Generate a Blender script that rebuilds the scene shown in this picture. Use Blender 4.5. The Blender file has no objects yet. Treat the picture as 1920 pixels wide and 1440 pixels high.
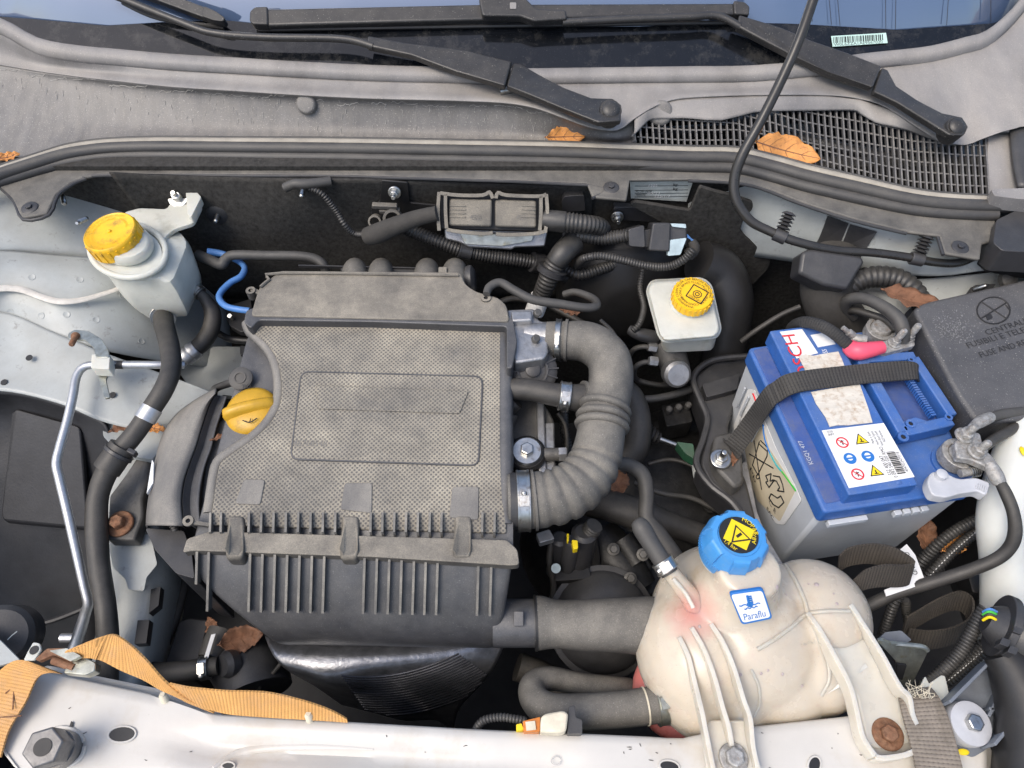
import bpy, bmesh, math, random
from mathutils import Vector as V, Matrix, noise
random.seed(7)
R = math.radians
sc = bpy.context.scene
# ---------------------------------------------------------------- camera, sky, sun, exposure
FPX, PITCH, DIST = 1371.0, R(55), 0.90
CAM = V((0, -DIST * math.cos(PITCH), 0.86 + DIST * math.sin(PITCH)))
FW = V((0, math.cos(PITCH), -math.sin(PITCH))); UP = V((0, math.sin(PITCH), math.cos(PITCH))); RT = V((1, 0, 0))
cd = bpy.data.cameras.new('camera'); cam = bpy.data.objects.new('camera', cd); sc.collection.objects.link(cam)
cd.sensor_width = 36; cd.lens = 36 * FPX / 1920; cd.clip_start = .02; cd.clip_end = 500
cam.location = CAM; cam.rotation_euler = (math.pi / 2 - PITCH, 0, 0); sc.camera = cam
w = bpy.data.worlds.new('World'); sc.world = w; w.use_nodes = True
nt = w.node_tree; bg = nt.nodes['Background']
sky = nt.nodes.new('ShaderNodeTexSky'); sky.sky_type = 'NISHITA'; sky.sun_disc = False
SUN_EL, SUN_AZ = R(58), R(235)          # azimuth clockwise from +Y
sky.sun_elevation = SUN_EL; sky.sun_rotation = SUN_AZ; sky.dust_density = 3.5; sky.air_density = 1.0; sky.ozone_density = 1.0
nt.links.new(sky.outputs[0], bg.inputs[0]); bg.inputs[1].default_value = 0.15
sd = bpy.data.lights.new('sun', 'SUN'); so = bpy.data.objects.new('sun', sd); sc.collection.objects.link(so)
sd.energy = 1.1; sd.angle = R(30); sd.color = (1, .94, .85)
sv = V((math.sin(SUN_AZ) * math.cos(SUN_EL), math.cos(SUN_AZ) * math.cos(SUN_EL), math.sin(SUN_EL)))
so.rotation_euler = (-sv).to_track_quat('-Z', 'Y').to_euler(); so.location = sv * 5
sc.view_settings.view_transform = 'Standard'; sc.view_settings.look = 'None'; sc.view_settings.gamma = 1
sc.view_settings.exposure = 0.68; sc.view_settings.use_curve_mapping = False

# ---------------------------------------------------------------- pixel -> place (photo is 1920 x 1440)
def ray(x, y): return FW + RT * ((x - 960) / FPX) - UP * ((y - 720) / FPX)
def p(x, y, z): d = ray(x, y); return CAM + d * ((z - CAM.z) / d.z)
def py(x, y, Y): d = ray(x, y); return CAM + d * ((Y - CAM.y) / d.y)
def pp(x, y, q, n): d = ray(x, y); return CAM + d * ((q - CAM).dot(n) / d.dot(n))
def mpp(q): return (q - CAM).dot(FW) / FPX
def lerp(a, b, t): return a + (b - a) * t
def curve(tab):
    def f(x):
        if x <= tab[0][0]: return tab[0][1]
        for a, b in zip(tab, tab[1:]):
            if x <= b[0]: return lerp(a[1], b[1], (x - a[0]) / (b[0] - a[0]))
        return tab[-1][1]
    return f
def catmull(pts, n, closed=False):
    out = []; N = len(pts)
    if N < 3 and not closed:
        return [pts[0] + (pts[-1] - pts[0]) * (i / (2 * n)) for i in range(2 * n + 1)]
    for i in range(N if closed else N - 1):
        g = (lambda k: pts[k % N]) if closed else (lambda k: pts[min(max(k, 0), N - 1)])
        a, b, c, d = g(i - 1), g(i), g(i + 1), g(i + 2)
        for k in range(n):
            t = k / n
            out.append((b * 2 + (c - a) * t + (a * 2 - b * 5 + c * 4 - d) * t * t + (b * 3 - a - c * 3 + d) * t ** 3) * .5)
    if not closed: out.append(pts[-1].copy() if hasattr(pts[-1], 'copy') else pts[-1])
    return out
def rnd(poly, r=8, n=4):
    """round the corners of a 2-D pixel polygon"""
    out = []; N = len(poly)
    for i in range(N):
        a, b, c = V(poly[i - 1][:2]), V(poly[i][:2]), V(poly[(i + 1) % N][:2])
        u, v = a - b, c - b; k = min(r, u.length * .45, v.length * .45)
        s, e = b + u.normalized() * k, b + v.normalized() * k
        for j in range(n + 1):
            t = j / n; q = s * (1 - t) ** 2 + b * 2 * t * (1 - t) + e * t * t; out.append((q.x, q.y))
    return out
def perp(a):
    a = a.normalized(); u = a.cross(V((0, 0, 1)))
    if u.length < .1: u = a.cross(V((1, 0, 0)))
    u.normalize(); return u, a.cross(u).normalized()

# ---------------------------------------------------------------- mesh building
WL = {}
class M:
    def __init__(s): s.v = []; s.f = []; s.rc = {}
    def add(s, vs, fs, rc=None):
        o = len(s.v); s.v += [V(q) for q in vs]; s.f += [[i + o for i in f] for f in fs]
        if rc:
            for i, c in enumerate(rc): s.rc[o + i] = c
        return s
    def box(s, c, d, mx=None):
        vs = [V((x * d[0] / 2, y * d[1] / 2, z * d[2] / 2)) for x in (-1, 1) for y in (-1, 1) for z in (-1, 1)]
        if mx is not None: vs = [mx @ q for q in vs]
        return s.add([q + V(c) for q in vs], [(0, 1, 3, 2), (4, 6, 7, 5), (0, 4, 5, 1), (2, 3, 7, 6), (0, 2, 6, 4), (1, 5, 7, 3)])
    def obox(s, a, b, w, h, up=None):
        """bar from a to b, width w, height h (h along up)"""
        t = (b - a).normalized(); up = up or V((0, 0, 1)); sd_ = t.cross(up).normalized(); u = sd_.cross(t)
        vs = [q + sd_ * (i * w / 2) + u * (j * h / 2) for q in (a, b) for i, j in ((-1, -1), (1, -1), (1, 1), (-1, 1))]
        return s.add(vs, [(3, 2, 1, 0), (4, 5, 6, 7), (0, 1, 5, 4), (1, 2, 6, 5), (2, 3, 7, 6), (3, 0, 4, 7)])
    def prism(s, pts, off):
        n = len(pts); vs = list(pts) + [q + off for q in pts]
        return s.add(vs, [tuple(range(n)), tuple(range(2 * n - 1, n - 1, -1))] + [(i, i + n, (i + 1) % n + n, (i + 1) % n) for i in range(n)])
    def slab(s, px, z, h): return s.prism([p(x, y, z) for x, y in px], V((0, 0, -h)))
    def tube(s, pts, r, seg=14, n=8, corr=None, cap=True, flat=None):
        pts = [V(q) for q in pts]; rr = r if isinstance(r, (list, tuple)) else [r] * len(pts)
        P_ = catmull(pts, n); Q = catmull([V((q, 0, 0)) for q in rr], n); Q = [q.x for q in Q]
        L = [0]
        for a, b in zip(P_, P_[1:]): L.append(L[-1] + (b - a).length)
        if corr:
            pitch, dep = corr[0], corr[1]; s0, s1 = (corr[2], corr[3]) if len(corr) > 3 else (0, 1)
            sub = corr[4] if len(corr) > 4 else 4
            cnt = max(4, int(L[-1] / pitch * sub)); P2 = []; Q2 = []; j = 0; L2 = []
            for i in range(cnt + 1):
                l = L[-1] * i / cnt
                while j < len(L) - 2 and L[j + 1] < l: j += 1
                t = (l - L[j]) / max(1e-9, L[j + 1] - L[j]); P2.append(P_[j].lerp(P_[j + 1], min(1, t))); q = lerp(Q[j], Q[j + 1], min(1, t))
                if s0 <= i / cnt <= s1:
                    ph = (l / pitch) % 1; q -= dep * (1 if ph < .3 else 0 if ph > .5 else .35)
                Q2.append(q); L2.append(l)
            P_, Q, L = P2, Q2, L2
        u = None; vs = []; rc = []; N = len(P_)
        for i in range(N):
            t = (P_[min(i + 1, N - 1)] - P_[max(i - 1, 0)]).normalized()
            u = perp(t)[0] if u is None else (u - t * u.dot(t)).normalized()
            b = t.cross(u)
            for k in range(seg):
                a = 2 * math.pi * k / seg; o = u * math.cos(a) + b * math.sin(a)
                if flat: o = o - V((0, 0, 1)) * o.z * (1 - flat)
                vs.append(P_[i] + o * Q[i]); rc.append((L[i], a * .02, 0))
        fs = [(i * seg + k, i * seg + (k + 1) % seg, (i + 1) * seg + (k + 1) % seg, (i + 1) * seg + k) for i in range(N - 1) for k in range(seg)]
        if cap: fs += [tuple(range(seg - 1, -1, -1)), tuple((N - 1) * seg + k for k in range(seg))]
        s.path = P_; s.rad = Q
        return s.add(vs, fs, rc)
    def lathe(s, c, ax, prof, seg=32, ph=0, u=None):
        ax = V(ax).normalized(); u0, b = perp(ax)
        if u is not None: u0 = (V(u) - ax * V(u).dot(ax)).normalized(); b = ax.cross(u0)
        vs = [V(c) + ax * h + (u0 * math.cos(2 * math.pi * k / seg + ph) + b * math.sin(2 * math.pi * k / seg + ph)) * max(r, 1e-5) for r, h in prof for k in range(seg)]
        fs = [(i * seg + k, i * seg + (k + 1) % seg, (i + 1) * seg + (k + 1) % seg, (i + 1) * seg + k) for i in range(len(prof) - 1) for k in range(seg)]
        n = len(prof) - 1
        fs += [tuple(range(seg - 1, -1, -1)), tuple(n * seg + k for k in range(seg))]
        return s.add(vs, fs)
    def ring(s, c, ax, r0, r1, h, seg=32, u=None):
        """flat ring / band: inner r0, outer r1, height h along ax"""
        ax = V(ax).normalized(); u0, b = perp(ax)
        vs = [V(c) + ax * hh + (u0 * math.cos(2 * math.pi * k / seg) + b * math.sin(2 * math.pi * k / seg)) * r for r, hh in ((r0, 0), (r1, 0), (r1, h), (r0, h)) for k in range(seg)]
        return s.add(vs, [(i * seg + k, i * seg + (k + 1) % seg, ((i + 1) % 4) * seg + (k + 1) % seg, ((i + 1) % 4) * seg + k) for i in range(4) for k in range(seg)])
    def loft(s, rows, nu=4, nv=4):
        g = [catmull([V(q) for q in r_], nu) for r_ in rows]
        cols = [catmull([r_[i] for r_ in g], nv) for i in range(len(g[0]))]
        a, b = len(cols[0]), len(cols)
        vs = [cols[j][i] for i in range(a) for j in range(b)]
        return s.add(vs, [(i * b + j, i * b + j + 1, (i + 1) * b + j + 1, (i + 1) * b + j) for i in range(a - 1) for j in range(b - 1)])
    def rings(s, rr, nz=1, cap=(True, True)):
        """rr: list of equal-length closed 3-D loops"""
        if nz > 1: rr = list(zip(*[catmull([V(r_[k]) for r_ in rr], nz) for k in range(len(rr[0]))]))
        n = len(rr[0]); vs = [q for r_ in rr for q in r_]
        fs = [(i * n + k, i * n + (k + 1) % n, (i + 1) * n + (k + 1) % n, (i + 1) * n + k) for i in range(len(rr) - 1) for k in range(n)]
        if cap[0]: fs.append(tuple(range(n - 1, -1, -1)))
        if cap[1]: fs.append(tuple((len(rr) - 1) * n + k for k in range(n)))
        return s.add(vs, fs)
    def ribbon(s, pts, wv, th=.0016, n=8):
        """strap: centre points + width vectors"""
        P_ = catmull([V(q) for q in pts], n); W = catmull([V(q) for q in (wv if isinstance(wv, list) else [wv] * len(pts))], n)
        N = len(P_); vs = []; rc = []; l = 0
        for i in range(N):
            t = (P_[min(i + 1, N - 1)] - P_[max(i - 1, 0)]).normalized(); nn = t.cross(W[i]).normalized()
            if i: l += (P_[i] - P_[i - 1]).length
            for a, b in ((-1, 1), (0, 1.25), (1, 1), (1, -1), (0, -.75), (-1, -1)):
                vs.append(P_[i] + W[i] * (a * .5) + nn * (b * th / 2)); rc.append((l, a * W[i].length * .5, 0))
        fs = [(i * 6 + k, i * 6 + (k + 1) % 6, (i + 1) * 6 + (k + 1) % 6, (i + 1) * 6 + k) for i in range(N - 1) for k in range(6)]
        fs += [(5, 4, 3, 2, 1, 0), tuple((N - 1) * 6 + k for k in range(6))]
        return s.add(vs, fs, rc)
    def ribbon2(s, A, B, th=.002, n=8):
        A = [p(*q) if len(q) == 3 and not isinstance(q, V) else q for q in A]; B = [p(*q) if len(q) == 3 and not isinstance(q, V) else q for q in B]
        return s.ribbon([(a + b_) / 2 for a, b_ in zip(A, B)], [b_ - a for a, b_ in zip(A, B)], th, n)
    def ell(s, c, rad, mx=None, seg=24, rg=14):
        vs = []
        for i in range(rg + 1):
            a = math.pi * i / rg
            for k in range(seg):
                b = 2 * math.pi * k / seg
                q = V((math.sin(a) * math.cos(b) * rad[0], math.sin(a) * math.sin(b) * rad[1], math.cos(a) * rad[2]))
                if i in (0, rg): q = q + V((math.cos(b), math.sin(b), 0)) * 1e-5
                vs.append(V(c) + (mx @ q if mx is not None else q))
        return s.add(vs, [(i * seg + k, (i + 1) * seg + k, (i + 1) * seg + (k + 1) % seg, i * seg + (k + 1) % seg) for i in range(rg) for k in range(seg)])
    def bolt(s, c, ax, r, h=None, washer=1.75, wh=None, seg=6):
        h = h or r * .9; wh = wh or r * .25; ax = V(ax).normalized()
        if washer: s.lathe(c, ax, [(r * washer, 0), (r * washer, wh * .7), (r * washer * .93, wh)], 24)
        return s.lathe(V(c) + ax * (wh * .95 if washer else 0), ax, [(r, 0), (r, h * .85), (r * .86, h)], seg)
    def build(s, name, mat, parent=None, smooth=True, bevel=0, seg=2, ang=38, solid=0, remesh=0, sub=0, smoothit=0, off=0):
        me = bpy.data.meshes.new(name)
        lo = V([min(q[i] for q in s.v) for i in range(3)]); hi = V([max(q[i] for q in s.v) for i in range(3)]); c = (lo + hi) / 2
        if parent is None: c.z = lo.z
        me.from_pydata([q - c for q in s.v], [], s.f)
        bm = bmesh.new(); bm.from_mesh(me); bmesh.ops.recalc_face_normals(bm, faces=bm.faces); bm.to_mesh(me); bm.free()
        if s.rc:
            at = me.attributes.new('rc', 'FLOAT_VECTOR', 'POINT')
            for i, q in s.rc.items(): at.data[i].vector = q
        if smooth:
            me.polygons.foreach_set('use_smooth', [True] * len(me.polygons)); me.set_sharp_from_angle(angle=R(ang))
        me.materials.append(mat)
        o = bpy.data.objects.new(name, me); sc.collection.objects.link(o); WL[o.name] = c
        if parent is not None: o.parent = parent; o.location = c - WL[parent.name]
        else: o.location = c
        if solid: m = o.modifiers.new('t', 'SOLIDIFY'); m.thickness = solid; m.offset = off
        if remesh: m = o.modifiers.new('r', 'REMESH'); m.mode = 'VOXEL'; m.voxel_size = remesh; m.use_smooth_shade = True
        if smoothit: m = o.modifiers.new('s', 'SMOOTH'); m.iterations = smoothit; m.factor = .5
        if sub: m = o.modifiers.new('d', 'SUBSURF'); m.levels = m.render_levels = sub
        if bevel:
            m = o.modifiers.new('b', 'BEVEL'); m.width = bevel; m.segments = seg; m.limit_method = 'ANGLE'; m.angle_limit = R(32)
        return o
def thing(name, label, cat, loc, group=None):
    o = bpy.data.objects.new(name, None); sc.collection.objects.link(o); o.empty_display_size = .02
    o.location = loc; WL[o.name] = V(loc); return tag(o, label, cat, group)
def tag(o, label, cat, group=None):
    o['label'] = label; o['category'] = cat
    if group: o['group'] = group
    return o
def struct(o): o['kind'] = 'structure'; return o
def lab(o, label): o['label'] = label; return o

# ---------------------------------------------------------------- procedural materials
def nod(t, k, **kw):
    n = t.nodes.new('ShaderNode' + k)
    for a, b in kw.items(): setattr(n, a, b)
    return n
def mix(t, fac, a, b, mode='MIX'):
    n = nod(t, 'Mix', data_type='RGBA', blend_type=mode)
    for i, q in ((0, fac), (6, a), (7, b)):
        if isinstance(q, (int, float)): n.inputs[i].default_value = q
        elif isinstance(q, tuple): n.inputs[i].default_value = (*q, 1)
        else: t.links.new(q, n.inputs[i])
    return n.outputs[2]
def mth(t, op, a, b=None, c=None):
    n = nod(t, 'Math', operation=op)
    for i, q in enumerate((a, b, c)):
        if q is None: continue
        if isinstance(q, (int, float)): n.inputs[i].default_value = q
        else: t.links.new(q, n.inputs[i])
    return n.outputs[0]
def noi(t, vec, scale, det=4, rough=.6):
    n = nod(t, 'TexNoise'); n.inputs['Scale'].default_value = scale; n.inputs['Detail'].default_value = det; n.inputs['Roughness'].default_value = rough
    t.links.new(vec, n.inputs['Vector']); return n.outputs[0]
def rmp(t, fac, a, b, inv=False):
    n = nod(t, 'MapRange'); n.inputs[1].default_value = a; n.inputs[2].default_value = b
    if inv: n.inputs[3].default_value, n.inputs[4].default_value = 1, 0
    t.links.new(fac, n.inputs[0]); return n.outputs[0]
def mat(name, col, rough=.5, metal=0, var=.25, vs=45, dust=0, dcol=(.27, .245, .205), ds=30, bump=.15, bs=700, spec=.5, speck=0, scol=(.55, .52, .46), stain=0, stcol=(.1, .06, .03), sts=14, sss=0, coat=0, rvar=.12, weave=None, stretch=None, dots=None, trans=0, grime=None):
    m = bpy.data.materials.new(name); m.use_nodes = True; t = m.node_tree; b = t.nodes['Principled BSDF']
    geo = nod(t, 'NewGeometry'); pos = geo.outputs['Position']
    if stretch:
        vm = nod(t, 'VectorMath', operation='MULTIPLY'); vm.inputs[1].default_value = stretch; t.links.new(pos, vm.inputs[0]); sp = vm.outputs[0]
    else: sp = pos
    n1 = noi(t, sp, vs, 6, .65)
    c = mix(t, rmp(t, n1, .3, .72), tuple(q * (1 - var) for q in col), tuple(min(1, q * (1 + var)) for q in col))
    rg = mth(t, 'ADD', rough - rvar / 2, mth(t, 'MULTIPLY', rmp(t, noi(t, sp, vs * 1.7, 4), .3, .7), rvar))
    hsum = None
    if dots:   # small round dimples in a diagonal grid on x,y
        sx = nod(t, 'SeparateXYZ'); t.links.new(pos, sx.inputs[0]); k = 2 * math.pi / dots
        a1 = mth(t, 'SINE', mth(t, 'MULTIPLY', mth(t, 'ADD', sx.outputs[0], sx.outputs[1]), k)); a2 = mth(t, 'SINE', mth(t, 'MULTIPLY', mth(t, 'SUBTRACT', sx.outputs[0], sx.outputs[1]), k))
        hole = rmp(t, mth(t, 'ADD', a1, a2), .15, .75); dotm = hole
    if stain:
        n3 = rmp(t, noi(t, pos, sts, 6, .7), .62 - stain * .25, .75 - stain * .15); c = mix(t, mth(t, 'MULTIPLY', n3, .85), c, stcol)
    if grime:
        g = rmp(t, noi(t, pos, grime[1], 8, .75), grime[2], grime[3]); c = mix(t, mth(t, 'MULTIPLY', g, grime[4]), c, grime[0])
    if dust:
        sn = nod(t, 'SeparateXYZ'); t.links.new(geo.outputs['Normal'], sn.inputs[0])
        up = rmp(t, sn.outputs[2], -.1, .85)
        nd = rmp(t, noi(t, sp, ds, 7, .68), .28, .66); fine = rmp(t, noi(t, pos, 800, 3, .7), .3, .7)
        d = mth(t, 'MULTIPLY', mth(t, 'MULTIPLY', mth(t, 'ADD', mth(t, 'MULTIPLY', up, .8), .2), mth(t, 'ADD', mth(t, 'MULTIPLY', nd, .65), .35)), mth(t, 'ADD', mth(t, 'MULTIPLY', fine, .45), .52))
        blo = rmp(t, noi(t, pos, ds * .45, 6, .65), .34, .62); d = mth(t, 'MULTIPLY', d, mth(t, 'ADD', mth(t, 'MULTIPLY', blo, .45), .64))
        d = mth(t, 'MULTIPLY', d, dust); d = mth(t, 'MINIMUM', d, 1.0)
        if dots: d = mth(t, 'MULTIPLY', d, mth(t, 'SUBTRACT', 1, mth(t, 'MULTIPLY', dotm, .72)))
        c = mix(t, d, c, dcol); rg = mth(t, 'ADD', mth(t, 'MULTIPLY', rg, mth(t, 'SUBTRACT', 1, d)), mth(t, 'MULTIPLY', d, .95))
    if speck:
        s_ = rmp(t, noi(t, pos, 760, 2, .5), .69 - speck * .1, .75 - speck * .1); c = mix(t, mth(t, 'MULTIPLY', s_, .6), c, scol)
    if weave:  # ribs across the strap, from the strap's own length/width
        at = nod(t, 'Attribute', attribute_name='rc'); sx = nod(t, 'SeparateXYZ'); t.links.new(at.outputs['Vector'], sx.inputs[0])
        wv = mth(t, 'ABSOLUTE', mth(t, 'SINE', mth(t, 'MULTIPLY', sx.outputs[0], math.pi / weave[0])))
        w2 = mth(t, 'ABSOLUTE', mth(t, 'SINE', mth(t, 'MULTIPLY', sx.outputs[1], math.pi / weave[1])))
        hsum = mth(t, 'ADD', wv, mth(t, 'MULTIPLY', w2, .35))
        c = mix(t, rmp(t, hsum, .1, .75, True), c, tuple(q * (weave[2] if len(weave) > 2 else .45) for q in col))
    t.links.new(c, b.inputs['Base Color']); t.links.new(rg, b.inputs['Roughness'])
    b.inputs['Metallic'].default_value = metal; b.inputs['Specular IOR Level'].default_value = spec
    if sss: b.inputs['Subsurface Weight'].default_value = sss; b.inputs['Subsurface Radius'].default_value = (1, .8, .6); b.inputs['Subsurface Scale'].default_value = .015
    if coat: b.inputs['Coat Weight'].default_value = coat; b.inputs['Coat Roughness'].default_value = .08
    if trans: b.inputs['Transmission Weight'].default_value = trans
    if bump or hsum is not None or dots:
        h = noi(t, pos, bs, 3); h = mth(t, 'ADD', mth(t, 'MULTIPLY', h, bump), mth(t, 'MULTIPLY', noi(t, sp, vs, 5), bump * .8))
        if hsum is not None: h = mth(t, 'ADD', h, hsum)
        if dots: h = mth(t, 'SUBTRACT', h, mth(t, 'MULTIPLY', dotm, .6))
        bn = nod(t, 'Bump'); bn.inputs['Strength'].default_value = .6 if (hsum is not None or dots) else .5; bn.inputs['Distance'].default_value = .0009
        t.links.new(h, bn.inputs['Height']); t.links.new(bn.outputs[0], b.inputs['Normal'])
    return m
K = {}
K['wip'] = mat('satin_black_wiper', (.016, .0165, .018), .36, dust=.2, ds=40, bump=.1, speck=.1)
K['blk'] = mat('black_plastic', (.024, .0245, .028), .34, dust=.3, ds=26, dcol=(.2, .19, .17), bump=.3, bs=500)
K['blk2'] = mat('deep_black_plastic', (.012, .012, .013), .45, dust=.08)
K['box'] = mat('dusty_airbox_plastic', (.03, .03, .032), .5, speck=.1, scol=(.46, .42, .35), dust=1.1, ds=22, dcol=(.36, .325, .26), bump=.5, bs=500)
K['dot'] = mat('dusty_dimpled_plastic', (.045, .046, .05), .55, dust=1.15, ds=18, dcol=(.45, .405, .315), dots=.0054, bump=.15)
K['pad'] = mat('dusty_smooth_plastic', (.055, .056, .062), .38, dust=.95, ds=24, dcol=(.36, .335, .285), stretch=(1, .3, 1))
K['lowbox'] = mat('airbox_tray_plastic', (.030, .032, .038), .33, dust=.5, ds=30, dcol=(.25, .24, .22), bump=.5, spec=.7, speck=.2, scol=(.25, .25, .24), bs=500)
K['duct'] = mat('dusty_rubber_duct', (.042, .041, .040), .5, dust=.95, ds=30, dcol=(.27, .25, .21), bump=.7, bs=600, speck=.35, scol=(.36, .34, .3))
K['fin'] = mat('dusty_fin_edge', (.05, .05, .053), .45, dust=1.2, ds=40, dcol=(.33, .31, .265))
K['castk'] = mat('shadow_dark_casting', (.03, .029, .028), .5, .3, var=.5, vs=70, bump=.9, bs=300, grime=((.008, .008, .008), 30, .4, .65, .8))  # darkened copy of the grimy cast metal, deep-bay shadow put into its colour
K['gun'] = mat('grey_phosphate_steel', (.19, .185, .18), .45, .6, var=.2, vs=120, bump=.3)
K['hose'] = mat('black_rubber_hose', (.022, .021, .020), .44, dust=.42, ds=50, dcol=(.16, .145, .12), bump=.35, bs=900)
K['hose2'] = mat('grey_rubber_hose', (.042, .041, .04), .48, dust=.5, ds=40, dcol=(.16, .15, .13), bump=.35, bs=900)
K['cond'] = mat('corrugated_conduit', (.02, .02, .021), .34, dust=.45, ds=60, dcol=(.17, .16, .14), bump=.1)
K['cowl'] = mat('weathered_cowl_plastic', (.15, .148, .15), .38, var=.35, vs=18, dust=.95, ds=11, dcol=(.40, .37, .33), bump=.5, bs=900, speck=.25, stretch=(1, .35, .5))
K['cowlface'] = mat('streaked_cowl_plastic', (.12, .117, .114), .38, var=.25, vs=60, dust=.65, ds=90, dcol=(.34, .315, .275), bump=.45, bs=800, speck=.5, stretch=(1, .22, .3))
K['grl'] = mat('vent_grille_plastic', (.10, .10, .104), .42, dust=.8, dcol=(.30, .28, .245))
K['seal'] = mat('rubber_seal', (.028, .028, .03), .42, dust=.5, ds=50, dcol=(.2, .185, .155), bump=.2, stretch=(.3, 1, 1))
K['lip'] = mat('tan_dusty_lip', (.36, .33, .27), .7, dust=.5)
K['felt'] = mat('firewall_felt', (.036, .035, .033), .9, var=.5, vs=160, dust=.35, ds=60, dcol=(.12, .11, .095), bump=1.2, bs=420, spec=.15)
K['sil'] = mat('silver_green_body_paint', (.395, .425, .42), .42, var=.14, vs=30, dust=.6, ds=18, dcol=(.34, .325, .28), bump=.3, bs=900, speck=.1, scol=(.3, .29, .26), grime=((.1, .09, .08), 60, .58, .68, .6), coat=.15)
K['wht'] = mat('white_body_paint', (.565, .545, .50), .42, var=.06, vs=12, bump=.12, coat=.15, grime=((.22, .19, .16), 70, .64, .71, .5), stain=.32, stcol=(.5, .455, .38), sts=11, rvar=.2)
K['putty'] = mat('seam_sealant', (.60, .57, .51), .7, bump=.5)
K['steel'] = mat('zinc_steel', (.52, .52, .5), .34, 1, var=.2, vs=150, bump=.15, stain=.25, stcol=(.25, .2, .15), sts=90)
K['alu'] = mat('aluminium_pipe', (.50, .51, .52), .45, .85, var=.12, vs=200, bump=.1, grime=((.12, .11, .1), 160, .66, .72, .8))
K['cast'] = mat('cast_aluminium', (.42, .42, .42), .5, .85, var=.25, vs=120, bump=.9, bs=450, grime=((.1, .09, .08), 60, .5, .7, .6))
K['castd'] = mat('grimy_cast_metal', (.16, .155, .145), .6, .4, var=.35, vs=90, bump=.9, bs=400, grime=((.03, .028, .025), 45, .4, .65, .8))
K['zinc'] = mat('zinc_bracket', (.4, .41, .36), .36, .9, var=.3, vs=90, bump=.2, stain=.3, stcol=(.3, .26, .15), sts=60)
K['rust'] = mat('rusty_steel', (.2, .095, .05), .8, .2, var=.45, vs=220, bump=.8, grime=((.33, .2, .12), 160, .45, .65, .6))
K['lead'] = mat('corroded_terminal', (.34, .33, .31), .6, .5, var=.35, vs=220, bump=1.4, bs=350, grime=((.62, .62, .6), 130, .5, .66, .7), stain=.25, stcol=(.28, .19, .12), sts=140)
K['grey'] = mat('grey_painted_clamp', (.46, .47, .49), .5, 0, var=.1, bump=.4)
K['yel'] = mat('yellow_cap_plastic', (.86, .50, .012), .38, var=.08, bump=.1, sss=.1)
K['yeld'] = mat('grimy_yellow_cap', (.84, .48, .015), .42, var=.1, bump=.2, grime=((.2, .13, .045), 40, .5, .68, .8))
K['oil'] = mat('amber_oil_cap', (.54, .31, .02), .4, var=.15, vs=60, bump=.25, grime=((.07, .05, .025), 30, .54, .74, .8), speck=.1, scol=(.1, .08, .05))
K['bluecap'] = mat('blue_cap_plastic', (.06, .27, .60), .36, var=.08, bump=.1, grime=((.16, .3, .45), 60, .5, .75, .5))
K['ink'] = mat('black_print', (.015, .015, .016), .5, var=0, bump=0)
K['milk'] = mat('milky_plastic', (.61, .615, .55), .34, var=.08, sss=.35, bump=.08, dust=.45, ds=24, dcol=(.42, .40, .33), stain=.15, stcol=(.36, .35, .28), sts=18)
K['milkw'] = mat('white_plastic_tube', (.62, .635, .60), .35, var=.04, sss=.3, bump=.05)
K['tank'] = mat('aged_translucent_tank', (.58, .515, .415), .26, var=.07, vs=14, sss=.75, bump=.06, grime=((.5, .33, .29), 30, .56, .8, .6), stain=.3, stcol=(.46, .36, .25), sts=10, speck=.06, scol=(.4, .25, .2))
K['tankrib'] = mat('tank_rib_plastic', (.60, .56, .48), .32, var=.06, sss=.6, bump=.08, stain=.2, stcol=(.5, .42, .32), sts=20)
K['bub'] = mat('tank_bubble', (.50, .40, .37), .3, var=.1, sss=.3, bump=0)
K['scuff'] = mat('pale_scuffs', (.2, .2, .2), .6, bump=0)
def local_stain(m, c, rad, col):
    t = m.node_tree; b = t.nodes['Principled BSDF']; src = b.inputs['Base Color'].links[0].from_socket
    geo = nod(t, 'NewGeometry'); d = nod(t, 'VectorMath', operation='DISTANCE'); d.inputs[1].default_value = c; t.links.new(geo.outputs['Position'], d.inputs[0])
    f = mth(t, 'ADD', mth(t, 'DIVIDE', d.outputs['Value'], rad), mth(t, 'MULTIPLY', mth(t, 'SUBTRACT', noi(t, geo.outputs['Position'], 70, 4), .5), .5))
    t.links.new(mix(t, mth(t, 'MULTIPLY', rmp(t, f, .1, 1.0, True), .7), src, col), b.inputs['Base Color'])
local_stain(K['tank'], p(1300, 1150, .832), .036, (.58, .2, .18))
K['pink'] = mat('coolant_red_plastic', (.62, .2, .18), .3, var=.1, sss=.3)
K['bblue'] = mat('battery_blue_plastic', (.017, .105, .38), .36, var=.15, vs=50, dust=.7, ds=40, dcol=(.15, .20, .31), bump=.15, speck=.2, scol=(.3, .35, .45))
K['bblued'] = mat('dusty_battery_ledge', (.014, .07, .3), .5, var=.15, dust=.75, ds=60, dcol=(.15, .16, .2), bump=.3)
K['bgrey'] = mat('battery_case_grey', (.50, .53, .56), .45, var=.05, bump=.1, dust=.1)
K['paper'] = mat('white_label', (.78, .78, .76), .5, var=.03, bump=.05, speck=.05, scol=(.45, .42, .38))
K['torn'] = mat('torn_paper', (.62, .58, .50), .85, var=.15, vs=70, bump=1.5, bs=160, grime=((.36, .25, .15), 110, .48, .66, .75), stretch=(.5, 1.6, 1))
K['cream'] = mat('cream_label', (.66, .58, .42), .6, var=.05, bump=.1)
K['red'] = mat('red_print', (.62, .03, .04), .5, var=0, bump=0)
K['lblue'] = mat('blue_print', (.02, .16, .48), .5, var=0, bump=0)
K['lyel'] = mat('yellow_print', (.8, .6, .01), .5, var=0, bump=0)
K['lgrn'] = mat('green_print', (.06, .45, .06), .5, var=0, bump=0)
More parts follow.
